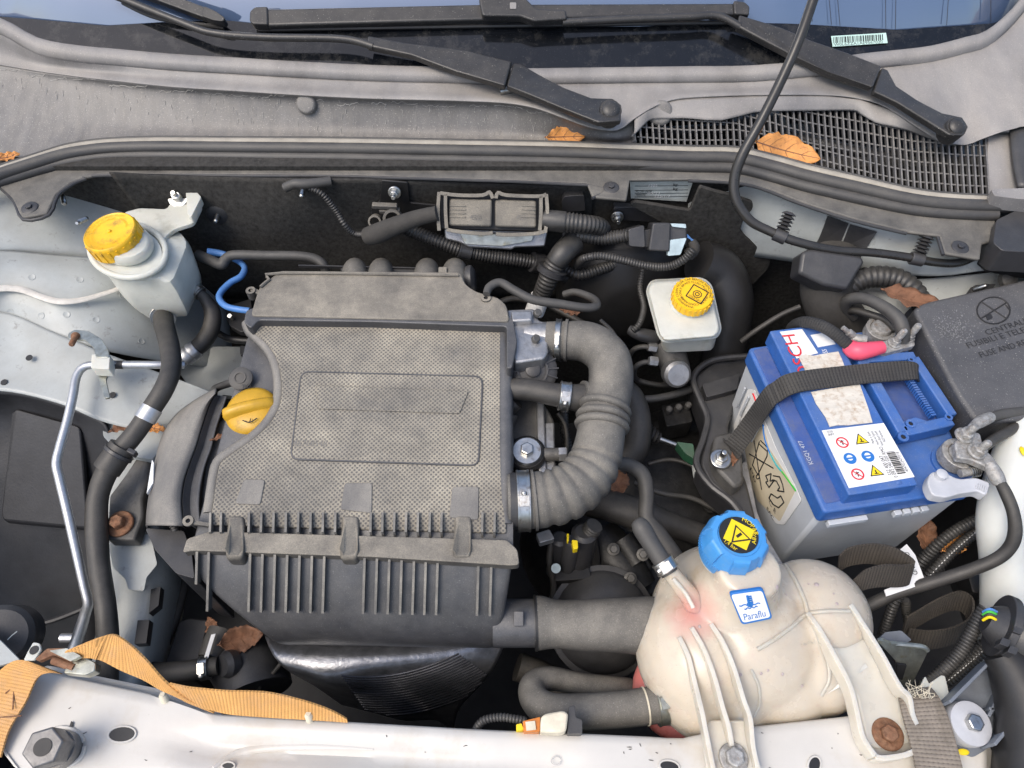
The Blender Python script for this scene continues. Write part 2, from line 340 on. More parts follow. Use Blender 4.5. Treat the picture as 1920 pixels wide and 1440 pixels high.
K['lteal'] = mat('teal_print', (.03, .4, .42), .5, var=0, bump=0)
K['pinkheat'] = mat('pink_heat_shrink', (.75, .09, .15), .45, var=.08, bump=.2)
K['webb'] = mat('black_webbing', (.035, .034, .033), .75, weave=(.0042, .004), dust=.4, dcol=(.1, .09, .07), bump=.4)
K['webo'] = mat('orange_webbing', (.66, .35, .11), .8, weave=(.0034, .0022, .68), bump=.5, var=.15, vs=30, grime=((.46, .30, .19), 18, .46, .7, .7))
K['webg'] = mat('brown_grey_webbing', (.24, .205, .165), .85, weave=(.0038, .0045), bump=.5, grime=((.09, .075, .05), 30, .5, .7, .7))
K['web2'] = mat('dark_brown_webbing', (.045, .038, .031), .85, weave=(.0034, .003), bump=.4, dust=.3, dcol=(.14, .12, .09))
K['braid'] = mat('braided_sleeve', (.035, .034, .033), .7, weave=(.003, .0018), bump=.3)
K['fuse'] = mat('fuse_box_plastic', (.045, .046, .05), .40, dust=.55, ds=14, dcol=(.19, .185, .18), bump=.4, bs=700, speck=.2, grime=((.33, .33, .33), 42, .63, .72, .35))
K['fins'] = mat('ribbed_black_metal', (.05, .052, .06), .35, .6, var=.3, vs=30, bump=.4, bs=250)
K['shield'] = mat('dull_steel_heat_shield', (.26, .265, .28), .34, .85, var=.3, vs=60, bump=1.2, bs=170)
K['liner'] = mat('wheel_arch_liner', (.016, .0165, .019), .45, var=.4, vs=25, dust=.25, dcol=(.12, .12, .12), bump=.4, bs=300)
K['leaf'] = mat('dry_orange_leaf', (.62, .27, .07), .65, var=.25, vs=60, bump=.6, bs=250, grime=((.25, .09, .03), 90, .52, .68, .75))
K['leafb'] = mat('dry_brown_leaf', (.2, .095, .05), .7, var=.35, vs=80, bump=.8, bs=250)
K['tubeblue'] = mat('blue_vacuum_tube', (.06, .2, .5), .42, var=.15, bump=.1, dust=.3, dcol=(.2, .22, .25))
K['green'] = mat('green_plastic', (.012, .085, .04), .5, dust=.3)
K['orange'] = mat('orange_plastic', (.62, .2, .03), .45)
K['ivory'] = mat('ivory_plastic', (.66, .6, .46), .5, bump=.1)
K['ltgrey'] = mat('light_grey_plastic', (.42, .52, .55), .45)
K['aqua'] = mat('pale_barcode_sticker', (.5, .68, .6), .4, var=.03, bump=0)
K['tape'] = mat('cloth_tape', (.03, .028, .026), .85, dust=.35, dcol=(.13, .12, .1), bump=1, bs=300)
K['asph'] = mat('asphalt', (.05, .05, .05), .9, bump=1)
K['brk'] = mat('grey_blue_bracket_plastic', (.13, .15, .18), .45, var=.2, dust=.3, dcol=(.25, .25, .25), bump=.2)
K['salt'] = mat('dried_water_mark', (.38, .365, .335), .9, bump=.3)
K['flg'] = mat('dusty_flange_plastic', (.05, .049, .047), .5, dust=.75, ds=40, dcol=(.27, .25, .21), bump=.6, bs=600)
K['glosshose'] = mat('glossy_black_tube', (.016, .016, .016), .28, dust=.15, bump=.05)
K['smoke'] = mat('dull_metal_label', (.40, .43, .41), .5, 0, bump=.1)
g = K['glass'] = bpy.data.materials.new('windshield_glass'); g.use_nodes = True
b = g.node_tree.nodes['Principled BSDF']; b.inputs['Base Color'].default_value = (.075, .115, .20, 1); b.inputs['Roughness'].default_value = .04; b.inputs['IOR'].default_value = 2.3; b.inputs['Coat Weight'].default_value = 1; b.inputs['Coat Roughness'].default_value = .02; b.inputs['Coat IOR'].default_value = 1.6
K['frit'] = mat('black_frit_glass', (.006, .007, .009), .1, var=.2, bump=.0, speck=.12, scol=(.12, .12, .12), spec=.5, grime=((.10, .095, .085), 30, .5, .8, .55))

# ---------------------------------------------------------------- shared small builders
def T(s, a, b_, z, h, k, parent, name='lettering', n=V((0, 0, 1)), fit=True, proud=.0004, depth=.0004, q0=None, q1=None, font_h=None, arc=None):
    """raised lettering from place a to place b (pixels at height z, or q0/q1 places); h = letter height in metres"""
    cu = bpy.data.curves.new('t', 'FONT'); cu.body = s; cu.size = 1; cu.extrude = .0; cu.align_x = 'LEFT'; cu.resolution_u = 3
    ob = bpy.data.objects.new('t', cu); me = bpy.data.meshes.new_from_object(ob)
    vs = [q.co.copy() for q in me.vertices]; fs = [tuple(f.vertices) for f in me.polygons]
    bpy.data.objects.remove(ob); bpy.data.curves.remove(cu); bpy.data.meshes.remove(me)
    if not vs: return
    wd = max(q.x for q in vs) - min(q.x for q in vs); x0 = min(q.x for q in vs); hh = .7
    mb = M()
    if arc:   # arc = (centre, radius, start angle, direction u, v)
        c, r_, a0, u, v = arc; kx = h / hh
        pts = []
        for q in vs:
            a = a0 - (q.x - x0) * kx / r_; rr = r_ + q.y * kx; pts.append(c + (u * math.cos(a) + v * math.sin(a)) * rr + n * proud)
    else:
        A = q0 if q0 is not None else p(*a, z); B = q1 if q1 is not None else p(*b_, z); X = (B - A); L = X.length; X.normalize(); Y = n.cross(X).normalized()
        kx = L / wd if fit else h / hh
        pts = [A + X * ((q.x - x0) * kx) + Y * (q.y * h / hh) + n * proud for q in vs]
    mb.add(pts, fs)
    o = mb.build(name, K[k], parent, smooth=False)
    return o
def plate(name, px, z, k, parent, th=.0006, r=0, bevel=0, h=None):
    q = rnd(px, r) if r else px
    return M().slab(q, z, h or th).build(name, K[k], parent, bevel=bevel)
def hose(name, label, cat, pts, r, k, corr=None, seg=16, group=None, parent=None, n=8):
    """pts: (px, py, z); r: half width in pixels (one or a list)"""
    q = [p(*a) for a in pts]; rr = r if isinstance(r, (list, tuple)) else [r] * len(q)
    rm = [a * mpp(b_) for a, b_ in zip(rr, q)]
    if corr: corr = (corr[0] * mpp(q[0]), corr[1] * mpp(q[0])) + tuple(corr[2:])
    mb = M().tube(q, rm, seg, n, corr); o = mb.build(name, K[k], parent, ang=60 if not corr else 75)
    if parent is None: tag(o, label, cat, group)
    HP[o.name] = (mb.path, mb.rad); return o
def surf(o):
    from mathutils.bvhtree import BVHTree
    bpy.context.view_layer.update(); bv = BVHTree.FromObject(o, bpy.context.evaluated_depsgraph_get()); L = WL[o.name]
    def f(x, y, off=0):
        d = ray(x, y).normalized(); h = bv.ray_cast(CAM - L, d)
        if h[0] is None: return None, None
        n_ = h[1] if h[1].dot(d) < 0 else -h[1]; return h[0] + L + n_ * off, n_
    return f
HP = {}
def on(o, t):
    P_, Q = HP[o.name]; i = int(t * (len(P_) - 1)); j = min(i + 1, len(P_) - 1); i = max(0, j - 1)
    return P_[i], (P_[j] - P_[i]).normalized(), Q[i]
def clamp(o, t, wpx=22, k='steel', parent=None, name='clamp', screw=True, grow=1.05, sd_=None):
    c, a, r = on(o, t); wd = wpx * mpp(c); r0 = r * grow
    mb = M().ring(c - a * wd / 2, a, r * .9, r0 + .0012, wd, 36)
    mb.ring(c - a * wd / 2, a, r0, r0 + .0018, wd * .16, 36); mb.ring(c + a * wd * .34, a, r0, r0 + .0018, wd * .16, 36)
    if screw:
        u = sd_ or (CAM - c); u = (u - a * u.dot(a)).normalized(); s = a.cross(u)
        mb.obox(c + u * (r0 + .003) - s * .006, c + u * (r0 + .003) + s * .006, wd * .8, .005, u); mb.bolt(c + u * (r0 + .0035) + s * .006, s, .0032, .004, 0)
    return mb.build(name, K[k], parent or o, bevel=.0003, seg=1)
def band(o, t, wpx, k, name='band', grow=1.04):
    c, a, r = on(o, t); wd = wpx * mpp(c)
    return M().ring(c - a * wd / 2, a, r * .9, r * grow + .0006, wd, 36).build(name, K[k], o)
def leaf(label, px, z, L, ang, tilt=0, curl=.5, k='leaf', seed=1, roll=0, wd=.42, name='dry_leaf', group=None):
    rs = random.Random(seed); mb = M(); nu, nv = 16, 8; c = p(*px, z); rows = []
    mx = Matrix.Rotation(R(ang), 3, 'Z') @ Matrix.Rotation(R(tilt), 3, 'Y') @ Matrix.Rotation(R(roll), 3, 'X')
    for i in range(nu + 1):
        t = i / nu; hw = wd * L * (math.sin(math.pi * t ** .8) ** .75) * .5 + .0004
        row = []
        for j in range(-nv // 2, nv // 2 + 1):
            s = j / (nv / 2); jag = 1 + (.10 * rs.uniform(-1, 1) + .05 * (-1) ** i if abs(s) == 1 else 0)
            y = hw * s * jag
            z_ = abs(s) * hw * .45 * curl + curl * L * .16 * (t - .5) ** 2 * 4 + .0022 * math.sin(t * 22 + abs(s) * 3) * abs(s)
            row.append(c + mx @ V(((t - .5) * L + .004 * abs(s), y, z_)))
        rows.append(row)
    n = nv + 1
    mb.add([q for r_ in rows for q in r_], [(i * n + j, i * n + j + 1, (i + 1) * n + j + 1, (i + 1) * n + j) for i in range(nu) for j in range(nv)])
    o = mb.build(name, K[k], None, ang=80, solid=.0005); tag(o, label, 'leaf', group)
    ve = M().tube([(r_[nv // 2] + V((0, 0, .0004))) for r_ in rows[::4]], [.0011, .0009, .0007, .0005, .0003], 6, 3).build('midrib', K['leafb'], o)
    for i in range(2, nu - 2, 2):
        for s in (-1, 1):
            e = rows[min(nu, i + 2)][nv // 2 + s * (nv // 2 - 1)]; m_ = rows[i + 1][nv // 2 + s * 2]
            M().tube([rows[i][nv // 2] + V((0, 0, .0003)), m_ + V((0, 0, .0003)), e + V((0, 0, .0003))], [.0004, .0003, .0002], 4, 2).build('vein', K['leafb'], o)
    return o
# ================================================================ SETTING: ground, bay shell
mb = M(); mb.box((0, 0, -.01), (30, 30, .02)); struct(mb.build('ground', K['asph'], smooth=False))
YF = .285                                   # firewall plane
mb = M().box((0, YF + .012, .62), (1.7, .02, .68)); fw_ = struct(mb.build('firewall', K['felt'], smooth=False))
mb = M().box((0, -.06, .30), (1.7, .72, .02)); struct(mb.build('engine_bay_floor', K['liner'], smooth=False))
mb = M().box((0, -.425, .50), (1.4, .02, .50)); struct(mb.build('added_front_wall', K['blk2'], smooth=False))  # unseen dark wall added to keep sky light out of the bay
for s_ in (-1, 1):
    mb = M().box((s_ * .80, -.02, .55), (.02, .78, .56)); struct(mb.build('added_side_wall', K['liner'], smooth=False))  # unseen side walls, added to stop sky light coming in

# ---------------------------------------------------------------- windshield plane
SL = R(27); GQ = p(960, 131, 1.012); GN = V((0, -math.sin(SL), math.cos(SL)))
def pg(x, y, off=0): return pp(x, y, GQ + GN * off, GN)
GE = curve([(-200, 10), (0, 37), (67, 73), (133, 87), (300, 103), (500, 115), (640, 124), (973, 132), (1280, 128), (1480, 125), (1580, 108), (1747, 90), (1847, 63), (1913, 7), (1960, -60), (2100, -200)])
FR = curve([(-200, 20), (0, 31), (67, 36), (133, 42), (200, 48), (300, 42), (425, 38), (480, 44), (640, 50), (1200, 50), (1390, 42), (1500, 45), (1680, 56), (1800, 48), (1885, 42), (1915, 5), (1960, -62), (2100, -205)])
xs = list(range(-160, 2081, 20))
ws = thing('windshield', 'dark glossy windshield glass behind the two wipers', 'windshield', pg(960, 60))
sl = V((0, math.cos(SL), math.sin(SL)))
E0 = [pg(x, GE(x) + 6, -.004) for x in xs]
mb = M(); n = len(xs); top = [V((q.x * .92, q.y * .3 + .78, 0)) for q in E0]
top = [V((q.x, q.y, GQ.z + (q.y - GQ.y) * math.tan(SL) - .004)) for q in top]
mb.add(E0 + top, [(i, i + 1, n + i + 1, n + i) for i in range(n - 1)]); mb.build('glass_pane', K['glass'], ws, solid=.005, off=-1)
mb = M(); mb.add([pg(x, GE(x) + 4, -.0015) for x in xs] + [pg(x, min(FR(x), GE(x) + 3), -.0015) for x in xs], [(i, i + 1, n + i + 1, n + i) for i in range(n - 1)])
mb.build('black_border_band', K['frit'], ws)
# chassis number sticker under the glass edge
st = M().prism([pg(x, y, .0005) for x, y in ((1558, 68), (1661, 62), (1664, 81), (1561, 88))], GN * .0006).build('barcode_sticker', K['aqua'], ws)
mb = M(); rs = random.Random(3); x = 1562
while x < 1657:
    w_ = rs.choice((1, 1, 1.6, 2.4)); t0 = (x - 1558) / 103; y0 = lerp(70, 64, t0)
    mb.prism([pg(a, b_, .0012) for a, b_ in ((x, y0), (x + w_, y0), (x + w_ + .6, y0 + 11), (x + .6, y0 + 11))], GN * .0002); x += w_ + rs.choice((1.1, 1.5, 2.2))
mb.build('barcode', K['ink'], st, smooth=False)
T('W0L6ZZA1AE9567020', 0, 0, 0, 5.5 * mpp(GQ), 'ink', st, 'sticker_lettering', GN, q0=pg(1564, 86.5, .0008), q1=pg(1655, 81, .0008))
# vertical reflections in the glass, drawn as thin black lines
for (xa, ya, xb, yb) in ((1517, -30, 1523, 40), (1552, -30, 1559, 46), (1568, -30, 1575, 48), (1660, -30, 1661, 54), (1680, -30, 1679, 55), (1780, -30, 1775, 47), (1858, -30, 1858, 41)):
    M().tube([pg(xa, ya, -.0005), pg(xb, yb, -.0005)], .0004, 6, 2).build('reflection_line', K['ink'], ws)

# ---------------------------------------------------------------- cowl panel
RG = curve([(-200, 90), (0, 120), (100, 137), (300, 160), (500, 173), (640, 182), (840, 187), (940, 191), (1000, 200), (1040, 213), (1107, 237), (1157, 242), (1190, 220), (1223, 200), (1257, 187), (1280, 182), (1413, 177), (1547, 177), (1613, 184), (1663, 200), (1730, 240), (1770, 262), (1810, 266), (1850, 252), (1900, 235), (2100, 210)])
SE = curve([(-200, 375), (-60, 336), (0, 312), (67, 290), (133, 270), (200, 262), (300, 259), (640, 261), (1040, 268), (1280, 276), (1380, 278), (1447, 292), (1513, 310), (1613, 333), (1713, 356), (1800, 366), (1907, 370), (2100, 385)])
GT = curve([(1178, 262), (1209, 232), (1212, 223), (1280, 220), (1354, 224), (1357, 213), (1425, 209), (1465, 207), (1520, 206), (1600, 206), (1612, 212), (1640, 228), (1700, 243), (1740, 258), (1770, 268), (1790, 262), (1815, 266), (1850, 252), (1860, 250)])
cw = thing('cowl_panel', 'long weathered grey plastic scuttle tray below the windshield', 'cowl panel', p(960, 200, .95))
cx = [-160, -80, 0, 70, 140, 220, 320, 440, 560, 700, 840, 940, 1000, 1050, 1107, 1157, 1190, 1223, 1257, 1300, 1413, 1547, 1613, 1663, 1730, 1770, 1810, 1850, 1900, 1980, 2080]
zr = 1.003
def rowf(f, z): return [p(x, f(x), z) for x in cx]
dip = lambda x: .016 * math.exp(-((x - 1145) / 45) ** 2) + .016 * math.exp(-((x - 1800) / 45) ** 2)
rows = [[pg(x, GE(x), -.003) for x in cx], [pg(x, GE(x), .004) for x in cx], [pg(x, GE(x) + 12, .0065) for x in cx], [pg(x, GE(x) + 24, .001) for x in cx],
        [pg(x, GE(x) + 27, -.002) - V((0, 0, 0)) for x in cx],
        [p(x, lerp(GE(x) + 30, RG(x) - 5, .6), lerp(pg(x, GE(x) + 30).z, zr - dip(x), .6) - .003) for x in cx], [p(x, RG(x) - 3, zr - dip(x)) for x in cx], [p(x, RG(x) + 3, zr - .001 - dip(x)) for x in cx]]
M().loft(rows, 3, 3).build('upper_ledge', K['cowl'], cw, ang=70, solid=.002, off=-1)
# face of the tray, left of the grille
cl = [x for x in cx if x <= 1190]
rows = [[p(x, RG(x) + 3, zr - .001 - dip(x)) for x in cl], [p(x, lerp(RG(x), SE(x), .15), zr - .012 - dip(x)) for x in cl], [p(x, lerp(RG(x), SE(x), .6), .968) for x in cl], [p(x, lerp(RG(x), SE(x), .85), .958) for x in cl], [p(x, SE(x) + 6, .956) for x in cl]]
M().loft(rows, 3, 4).build('tray_face', K['cowlface'], cw, ang=70, solid=.002, off=-1)
cr = [1190, 1209, 1223, 1257, 1280, 1300, 1354, 1413, 1465, 1547, 1600, 1613, 1640, 1663, 1700, 1730, 1770, 1790, 1815, 1850]
rows = [[p(x, RG(x) + 3, zr - .001 - dip(x)) for x in cr], [p(x, lerp(RG(x) + 3, max(GT(x), RG(x) + 4), .5), zr - .006 - dip(x)) for x in cr], [p(x, max(GT(x), RG(x) + 4) + 1, zr - .013 - dip(x) * .6) for x in cr]]
M().loft(rows, 2, 3).build('grille_surround', K['cowl'], cw, ang=70, solid=.002, off=-1)
rows = [[p(x, y, z) for x in (1852, 1866, 1890, 1960, 2080)] for y, z in ((248, .986), (290, .98), (330, .972), (372, .962))]
M().loft(rows, 3, 3).build('end_plate', K['cowl'], cw, solid=.002, off=-1)
tf_ = surf([o for o in cw.children if o.name.startswith('tray_face')][0]); rs = random.Random(15); mb = M(); x = 0
while x < 1050:
    run = []; n_ = rs.randint(8, 26); y0 = RG(x) + rs.uniform(9, 14)
    for i in range(n_):
        q = tf_(x, y0 + rs.uniform(-2.6, 2.6) + 3 * math.sin(x / 31), .0003)[0]
        if q is not None: run.append(q)
        x += rs.uniform(2, 5)
    if len(run) > 3: mb.tube(run, rs.uniform(.00025, .0005), 5, 1)
    for i in range(n_ // 2):
        xa = x - rs.uniform(0, n_ * 3.5); ya = RG(xa) + rs.uniform(10, 60); L = rs.uniform(2, 12)
        a, b_ = tf_(xa, ya, .0003)[0], tf_(xa + rs.uniform(-2, 2), ya + L, .0003)[0]
        if a is not None and b_ is not None: mb.tube([a, (a + b_) / 2 + V((rs.uniform(-.001, .001), 0, 0)), b_], rs.uniform(.00018, .0004), 4, 2)
    x += rs.uniform(0, 25)
wm = mb.build('water_marks', K['salt'], cw); wm['kind'] = 'stuff'
# dimple seats
for x, y, r in ((573, 195, 20), (1240, 212, 24)):
    q = p(x, y, .992 if x < 1000 else .994); M().lathe(q, V((0, -.75, .55)), [(r * .72 * mpp(q), .001), (r * .9 * mpp(q), -.001), (r * mpp(q), -.006)], 28).build('locating_pad', K['cowlface'], cw, bevel=.001)
# grille
gr = M(); yb = lambda x: SE(x) + 3
def gz(x, y): t = (y - GT(x)) / max(1, yb(x) - GT(x)); return lerp(.984, .962, min(1, max(0, t)))
gr.tube([p(x, GT(x), gz(x, GT(x))) for x in range(1185, 1860, 15)], .0012, 6, 1)
gro = gr.build('vent_grille', K['grl'], cw)
x = 1190
while x < 1860:
    y0, y1 = GT(x) - 2, yb(x) + 2
    if y1 - y0 > 6:
        sh = 5 * (y1 - y0) / 100
        a, b_ = p(x - sh, y0, gz(x, y0)), p(x + sh * .3, y1, gz(x, y1)); m_ = p(x - sh * .3, (y0 + y1) / 2, gz(x, (y0 + y1) / 2) + .0015)
        gb = M(); gb.obox(a, m_, .0019, .006); gb.obox(m_, b_, .0019, .006); gb.build('bar', K['grl'], gro, smooth=False)
    x += 11.6
for k in range(1, 9):
    run = []
    for x in range(1185, 1862, 10):
        y = yb(x) - 19 * k - 2.5 * math.sin(x / 55)
        bul = 14 * math.exp(-((x - 1480) / 120) ** 2) * (k > 2); y += bul
        if y > GT(x) + 1: run.append(p(x, y, gz(x, y) + .0004))
        else:
            if len(run) > 2: M().tube(run, .0011, 6, 1).build('bar', K['grl'], gro)
            run = []
    if len(run) > 2: M().tube(run, .0011, 6, 1).build('bar', K['grl'], gro)
# well beneath the grille, with its motor linkage
wl = M(); q = [p(1170, 285, .955), p(1870, 385, .95)]
wl.box((p(1520, 290, .90).x, p(1520, 262, .9).y + .05, .855), (.66, .17, .012)); wl.box((p(1520, 290, .9).x, p(1520, 262, .9).y + .14, .92), (.66, .01, .13))
wl.build('air_well', K['blk'], cw, smooth=False)
q = thing('wiper_linkage', 'black rods and motor of the wiper drive seen through the grille', 'wiper linkage', p(1500, 260, .87))
M().tube([p(1230, 250, .93), p(1420, 245, .925), p(1640, 290, .93), p(1790, 280, .93)], .009, 12).build('drive_rod', K['blk'], q)
M().tube([p(1560, 300, .93), p(1700, 325, .925), p(1850, 330, .92)], .007, 12).build('drive_rod', K['blk'], q)
M().lathe(p(1370, 250, .93), (1, .3, 0), [(.018, 0), (.022, .01), (.022, .07), (.016, .08)], 24).build('motor_housing', K['blk'], q)
M().box(p(1480, 265, .91), (.07, .05, .03)).build('gear_case', K['castd'], q, bevel=.005)

# ---------------------------------------------------------------- flange beneath the seal
FB = [(-120, 430), (-10, 345), (25, 378), (44, 414), (92, 405), (108, 370), (135, 348), (160, 338), (195, 331), (640, 333), (1100, 349), (1110, 374), (1174, 380), (1180, 342), (1290, 341), (1390, 347), (1440, 360), (1500, 384), (1600, 416), (1700, 440), (1758, 447), (1768, 480), (1834, 491), (1838, 462), (1860, 456), (1864, 410)]
sb = thing('scuttle_flange', 'dusty black plastic flange with screw tabs under the rubber seal', 'trim flange', p(960, 320, .93))
SB = curve([(-200, 405), (0, 345), (67, 325), (133, 308), (200, 299), (300, 297), (640, 302), (1040, 309), (1280, 319), (1380, 322), (1447, 338), (1513, 357), (1613, 380), (1713, 400), (1800, 407), (1864, 408)])
low = [(a, b_) for a, b_ in FB if a > -50]; upx = [x for x in range(1864, -11, -34)]
poly = low + [(x, SB(x) - 14) for x in upx]
mb = M().prism([p(a, b_, .948) for a, b_ in poly], V((0, 0, .005))); mb.build('flange_plate', K['flg'], sb, bevel=.002)
# raised hem along the lower edge
for seg_ in (low[:9], low[8:11], low[12:19] if False else low[13:19], low[19:21]):
    M().tube([p(a, b_ - 2, .951) for a, b_ in seg_], .0022, 8, 3).build('hem', K['blk'], sb)
for a, b_ in ((56, 390), (1146, 352), (1800, 464)):
    q = p(a, b_, .953); mb = M().lathe(q, (0, -.1, 1), [(.0105, 0), (.0105, .001), (.008, .0022)], 28); mb.bolt(q + V((0, 0, .002)), (0, -.1, 1), .0045, .003, 0); mb.build('screw', K['blk'], sb, bevel=.0004)

# ---------------------------------------------------------------- rubber seal
sg = thing('bonnet_seal', 'long double bead black rubber bonnet seal with tan dusty lip', 'rubber seal', p(960, 290, .95))
sx = [-120, -60, 0, 40, 80, 120, 160, 210, 300, 450, 640, 840, 1040, 1200, 1300, 1380, 1447, 1513, 1613, 1713, 1800, 1895]
def srow(o, z): return [p(x, lerp(SE(x), SB(x) if x < 1864 else 408, o), z) for x in sx]
M().tube(srow(.45, .964), .0088, 14, 4).build('upper_bead', K['seal'], sg, ang=80)
M().tube(srow(.86, .956)[:-1] + [p(1868, 404, .956)], .0078, 14, 4).build('lower_bead', K['seal'], sg, ang=80)
M().tube(srow(.10, .970), .0055, 10, 4, flat=.6).build('top_lip', K['lip'], sg, ang=80)
M().tube(srow(-.04, .972), .0022, 8, 4).build('top_edge', K['seal'], sg, ang=80)

# right hand end block and fender gap trim
et = thing('corner_trim', 'black plastic corner block closing the end of the rubber seal', 'trim block', p(1900, 430, .90))
M().slab(rnd([(1868, 412), (1925, 385), (2080, 395), (2080, 480), (1880, 470), (1862, 455)], 6), .965, .035).build('block', K['blk'], et, bevel=.004)
M().slab(rnd([(1858, 355), (1925, 352), (1990, 380), (1905, 372), (1865, 367)], 4), .985, .02).build('cap', K['cowl'], et, bevel=.002)
M().slab(rnd([(1852, 462), (2080, 480), (2080, 515), (1870, 478)], 3), .935, .03).build('lower_bar', K['blk2'], et, bevel=.003)
ft = M().loft([[p(1918, 175, 1.0), p(1990, 160, 1.0)], [p(1895, 230, .995), p(1980, 220, 1.0)], [p(1898, 300, .985), p(1985, 300, .99)], [p(1908, 352, .975), p(1990, 355, .98)]], 3, 4)
tag(ft.build('fender_trim', K['blk'], None, solid=.004), 'narrow black trim strip between cowl end and fender', 'trim strip')

# ---------------------------------------------------------------- wipers
def pw(x, y, off):
    q = pg(x, y, off); return q if q.z > 1.006 + off else p(x, y, 1.006 + off)
def wiper(lbl, arm, head, rod, pivot, pr, blade, cap_px):
    t = thing('wiper', lbl, 'wiper', pg(*pivot), 'windshield wipers')
    def sl_(px, off, th, nm, k='wip', bv=.0025): return M().prism([pw(a, b_, off) for a, b_ in px], GN * th).build(nm, K[k], t, bevel=bv, seg=3)
    sl_(arm, .012, .013, 'arm'); sl_(head, .010, .012, 'arm_head')
    q = pw(*pivot, .014); rr = pr * mpp(q)
    M().lathe(q, GN, [(rr * 1.32, -.012), (rr * 1.32, .008), (rr * 1.22, .0105)], 32).build('pivot_boss', K['wip'], t)
    M().lathe(q, GN, [(rr, .008), (rr, .0125), (rr * .8, .0145), (rr * .3, .0155)], 32).build('pivot_cap', K['wip'], t)
    M().tube([pg(a, b_, .021) for a, b_ in rod], .0052, 10, 6).build('rod', K['wip'], t)
    return t, sl_
w1, s1 = wiper('black wiper with long arm whose pivot sits mid cowl, blade running off past the glass', [(693, 77), (763, 90), (873, 103), (960, 125), (947, 170), (853, 143), (773, 113), (690, 96)],
    [(962, 127), (977, 128), (1007, 147), (1057, 173), (1107, 192), (1147, 193), (1163, 205), (1162, 235), (1120, 238), (1057, 213), (990, 185), (950, 170)],
    [(700, 87), (640, 73), (500, 70), (400, 62), (340, 42), (240, 2), (190, -18)], (1143, 213), 16, None, None)
s1(rnd([(150, -60), (245, -32), (330, 0), (398, 26), (392, 44), (300, 10), (225, -16), (140, -42)], 3), .008, .012, 'blade', 'wip', .003)
s1(rnd([(390, 23), (412, 33), (429, 45), (426, 52), (408, 50), (386, 42)], 4), .007, .0145, 'blade_end', 'wip', .003)
M().tube([pg(230, 5, .006), pg(300, 35, .005), pg(420, 52, .004)], .003, 8, 5).build('rubber_edge', K['blk2'], w1)
M().lathe(pg(950, 168, .012), V((1, .3, 0)), [(.006, -.01), (.006, .012)], 12).build('hinge_pin', K['steel'], w1)
w2, s2 = wiper('black wiper parked along the glass with its pivot beside the vent grille', [(1381, 38), (1460, 62), (1513, 85), (1580, 108), (1645, 134), (1628, 173), (1547, 144), (1480, 114), (1377, 60)],
    [(1646, 135), (1657, 140), (1673, 170), (1713, 197), (1757, 220), (1795, 228), (1806, 246), (1796, 262), (1770, 261), (1713, 225), (1673, 200), (1630, 180)],
    [(1388, 50), (1345, 30), (1290, 32), (1180, 36), (1055, 42)], (1785, 245), 15, None, None)
s2([(503, 26), (900, 17), (1372, 15), (1374, 36), (900, 46), (505, 57)], .006, .011, 'blade', 'wip', .003)
s2(rnd([(475, 33), (484, 25), (508, 24), (509, 58), (480, 57), (474, 50)], 4), .005, .0145, 'blade_end', 'wip', .003)
s2(rnd([(1370, 13), (1390, 15), (1400, 24), (1399, 40), (1371, 38)], 4), .005, .0145, 'blade_end', 'wip', .003)
M().tube([pg(485, 56, .004), pg(950, 48, .004), pg(1390, 42, .004)], .003, 8, 5).build('rubber_edge', K['blk2'], w2)
s2(rnd([(898, 5), (904, -4), (975, -2), (1005, 28), (1060, 30), (1062, 47), (1000, 51), (975, 42), (905, 41)], 5), .016, .014, 'blade_connector')
s2(rnd([(956, 5), (968, 5), (968, 17), (956, 17)], 2), .0302, .0006, 'clip_square', 'cowl', .0002)
# ---------------------------------------------------------------- leaves on the cowl
leaf('small curled orange leaf leaning on the rubber seal below a wiper pivot', (1056, 257), .966, .052, 2, curl=.5, seed=2, roll=52, wd=.55)
leaf('large orange brown leaf lying across the vent grille', (1472, 283), .975, .085, -25, curl=.4, seed=5, roll=38, wd=.48)
leaf('scrap of pale brown leaf at the far end of the cowl tray', (12, 296), .962, .03, 20, curl=.9, seed=9, roll=20)
leaf('tiny leaf scrap caught on the wiper pivot by the grille', (1781, 248), 1.004, .016, 60, curl=1, seed=12, roll=30)

# ================================================================ inner fender, left of the picture
G_ = lambda rows: [[p(*q) for q in r_] for r_ in rows]
mb = M().loft(G_([
    [(-260, 420, .96), (-120, 350, .945), (0, 325, .935), (120, 320, .925), (225, 318, .905), (262, 322, .90)],
    [(-260, 450, .955), (-120, 400, .94), (0, 385, .925), (120, 385, .905), (245, 385, .88), (300, 400, .855)],
    [(-260, 500, .95), (-120, 465, .925), (0, 458, .905), (110, 458, .885), (220, 462, .86), (320, 460, .82)],
    [(-260, 520, .945), (-120, 490, .915), (0, 474, .895), (110, 482, .872), (210, 486, .85), (330, 480, .80)]]), 5, 5)
shell = struct(mb.build('inner_fender', K['sil'], None, solid=.002, off=-1, ang=80))
mb = M().loft(G_([
    [(-260, 510, .955), (-120, 480, .925), (0, 470, .902), (110, 478, .885), (210, 482, .862), (330, 470, .80), (420, 470, .72)],
    [(-260, 540, .95), (-120, 520, .92), (0, 505, .90), (110, 508, .885), (210, 515, .865), (330, 520, .80), (420, 540, .72)],
    [(-260, 600, .93), (-120, 580, .90), (0, 560, .88), (110, 572, .872), (210, 580, .85), (330, 590, .79), (430, 610, .71)],
    [(-260, 650, .91), (-120, 620, .88), (0, 592, .862), (110, 630, .852), (210, 660, .83), (330, 680, .77), (440, 690, .70)]]), 5, 5)
struct(mb.build('strut_tower', K['sil'], None, solid=.002, off=-1, ang=80))
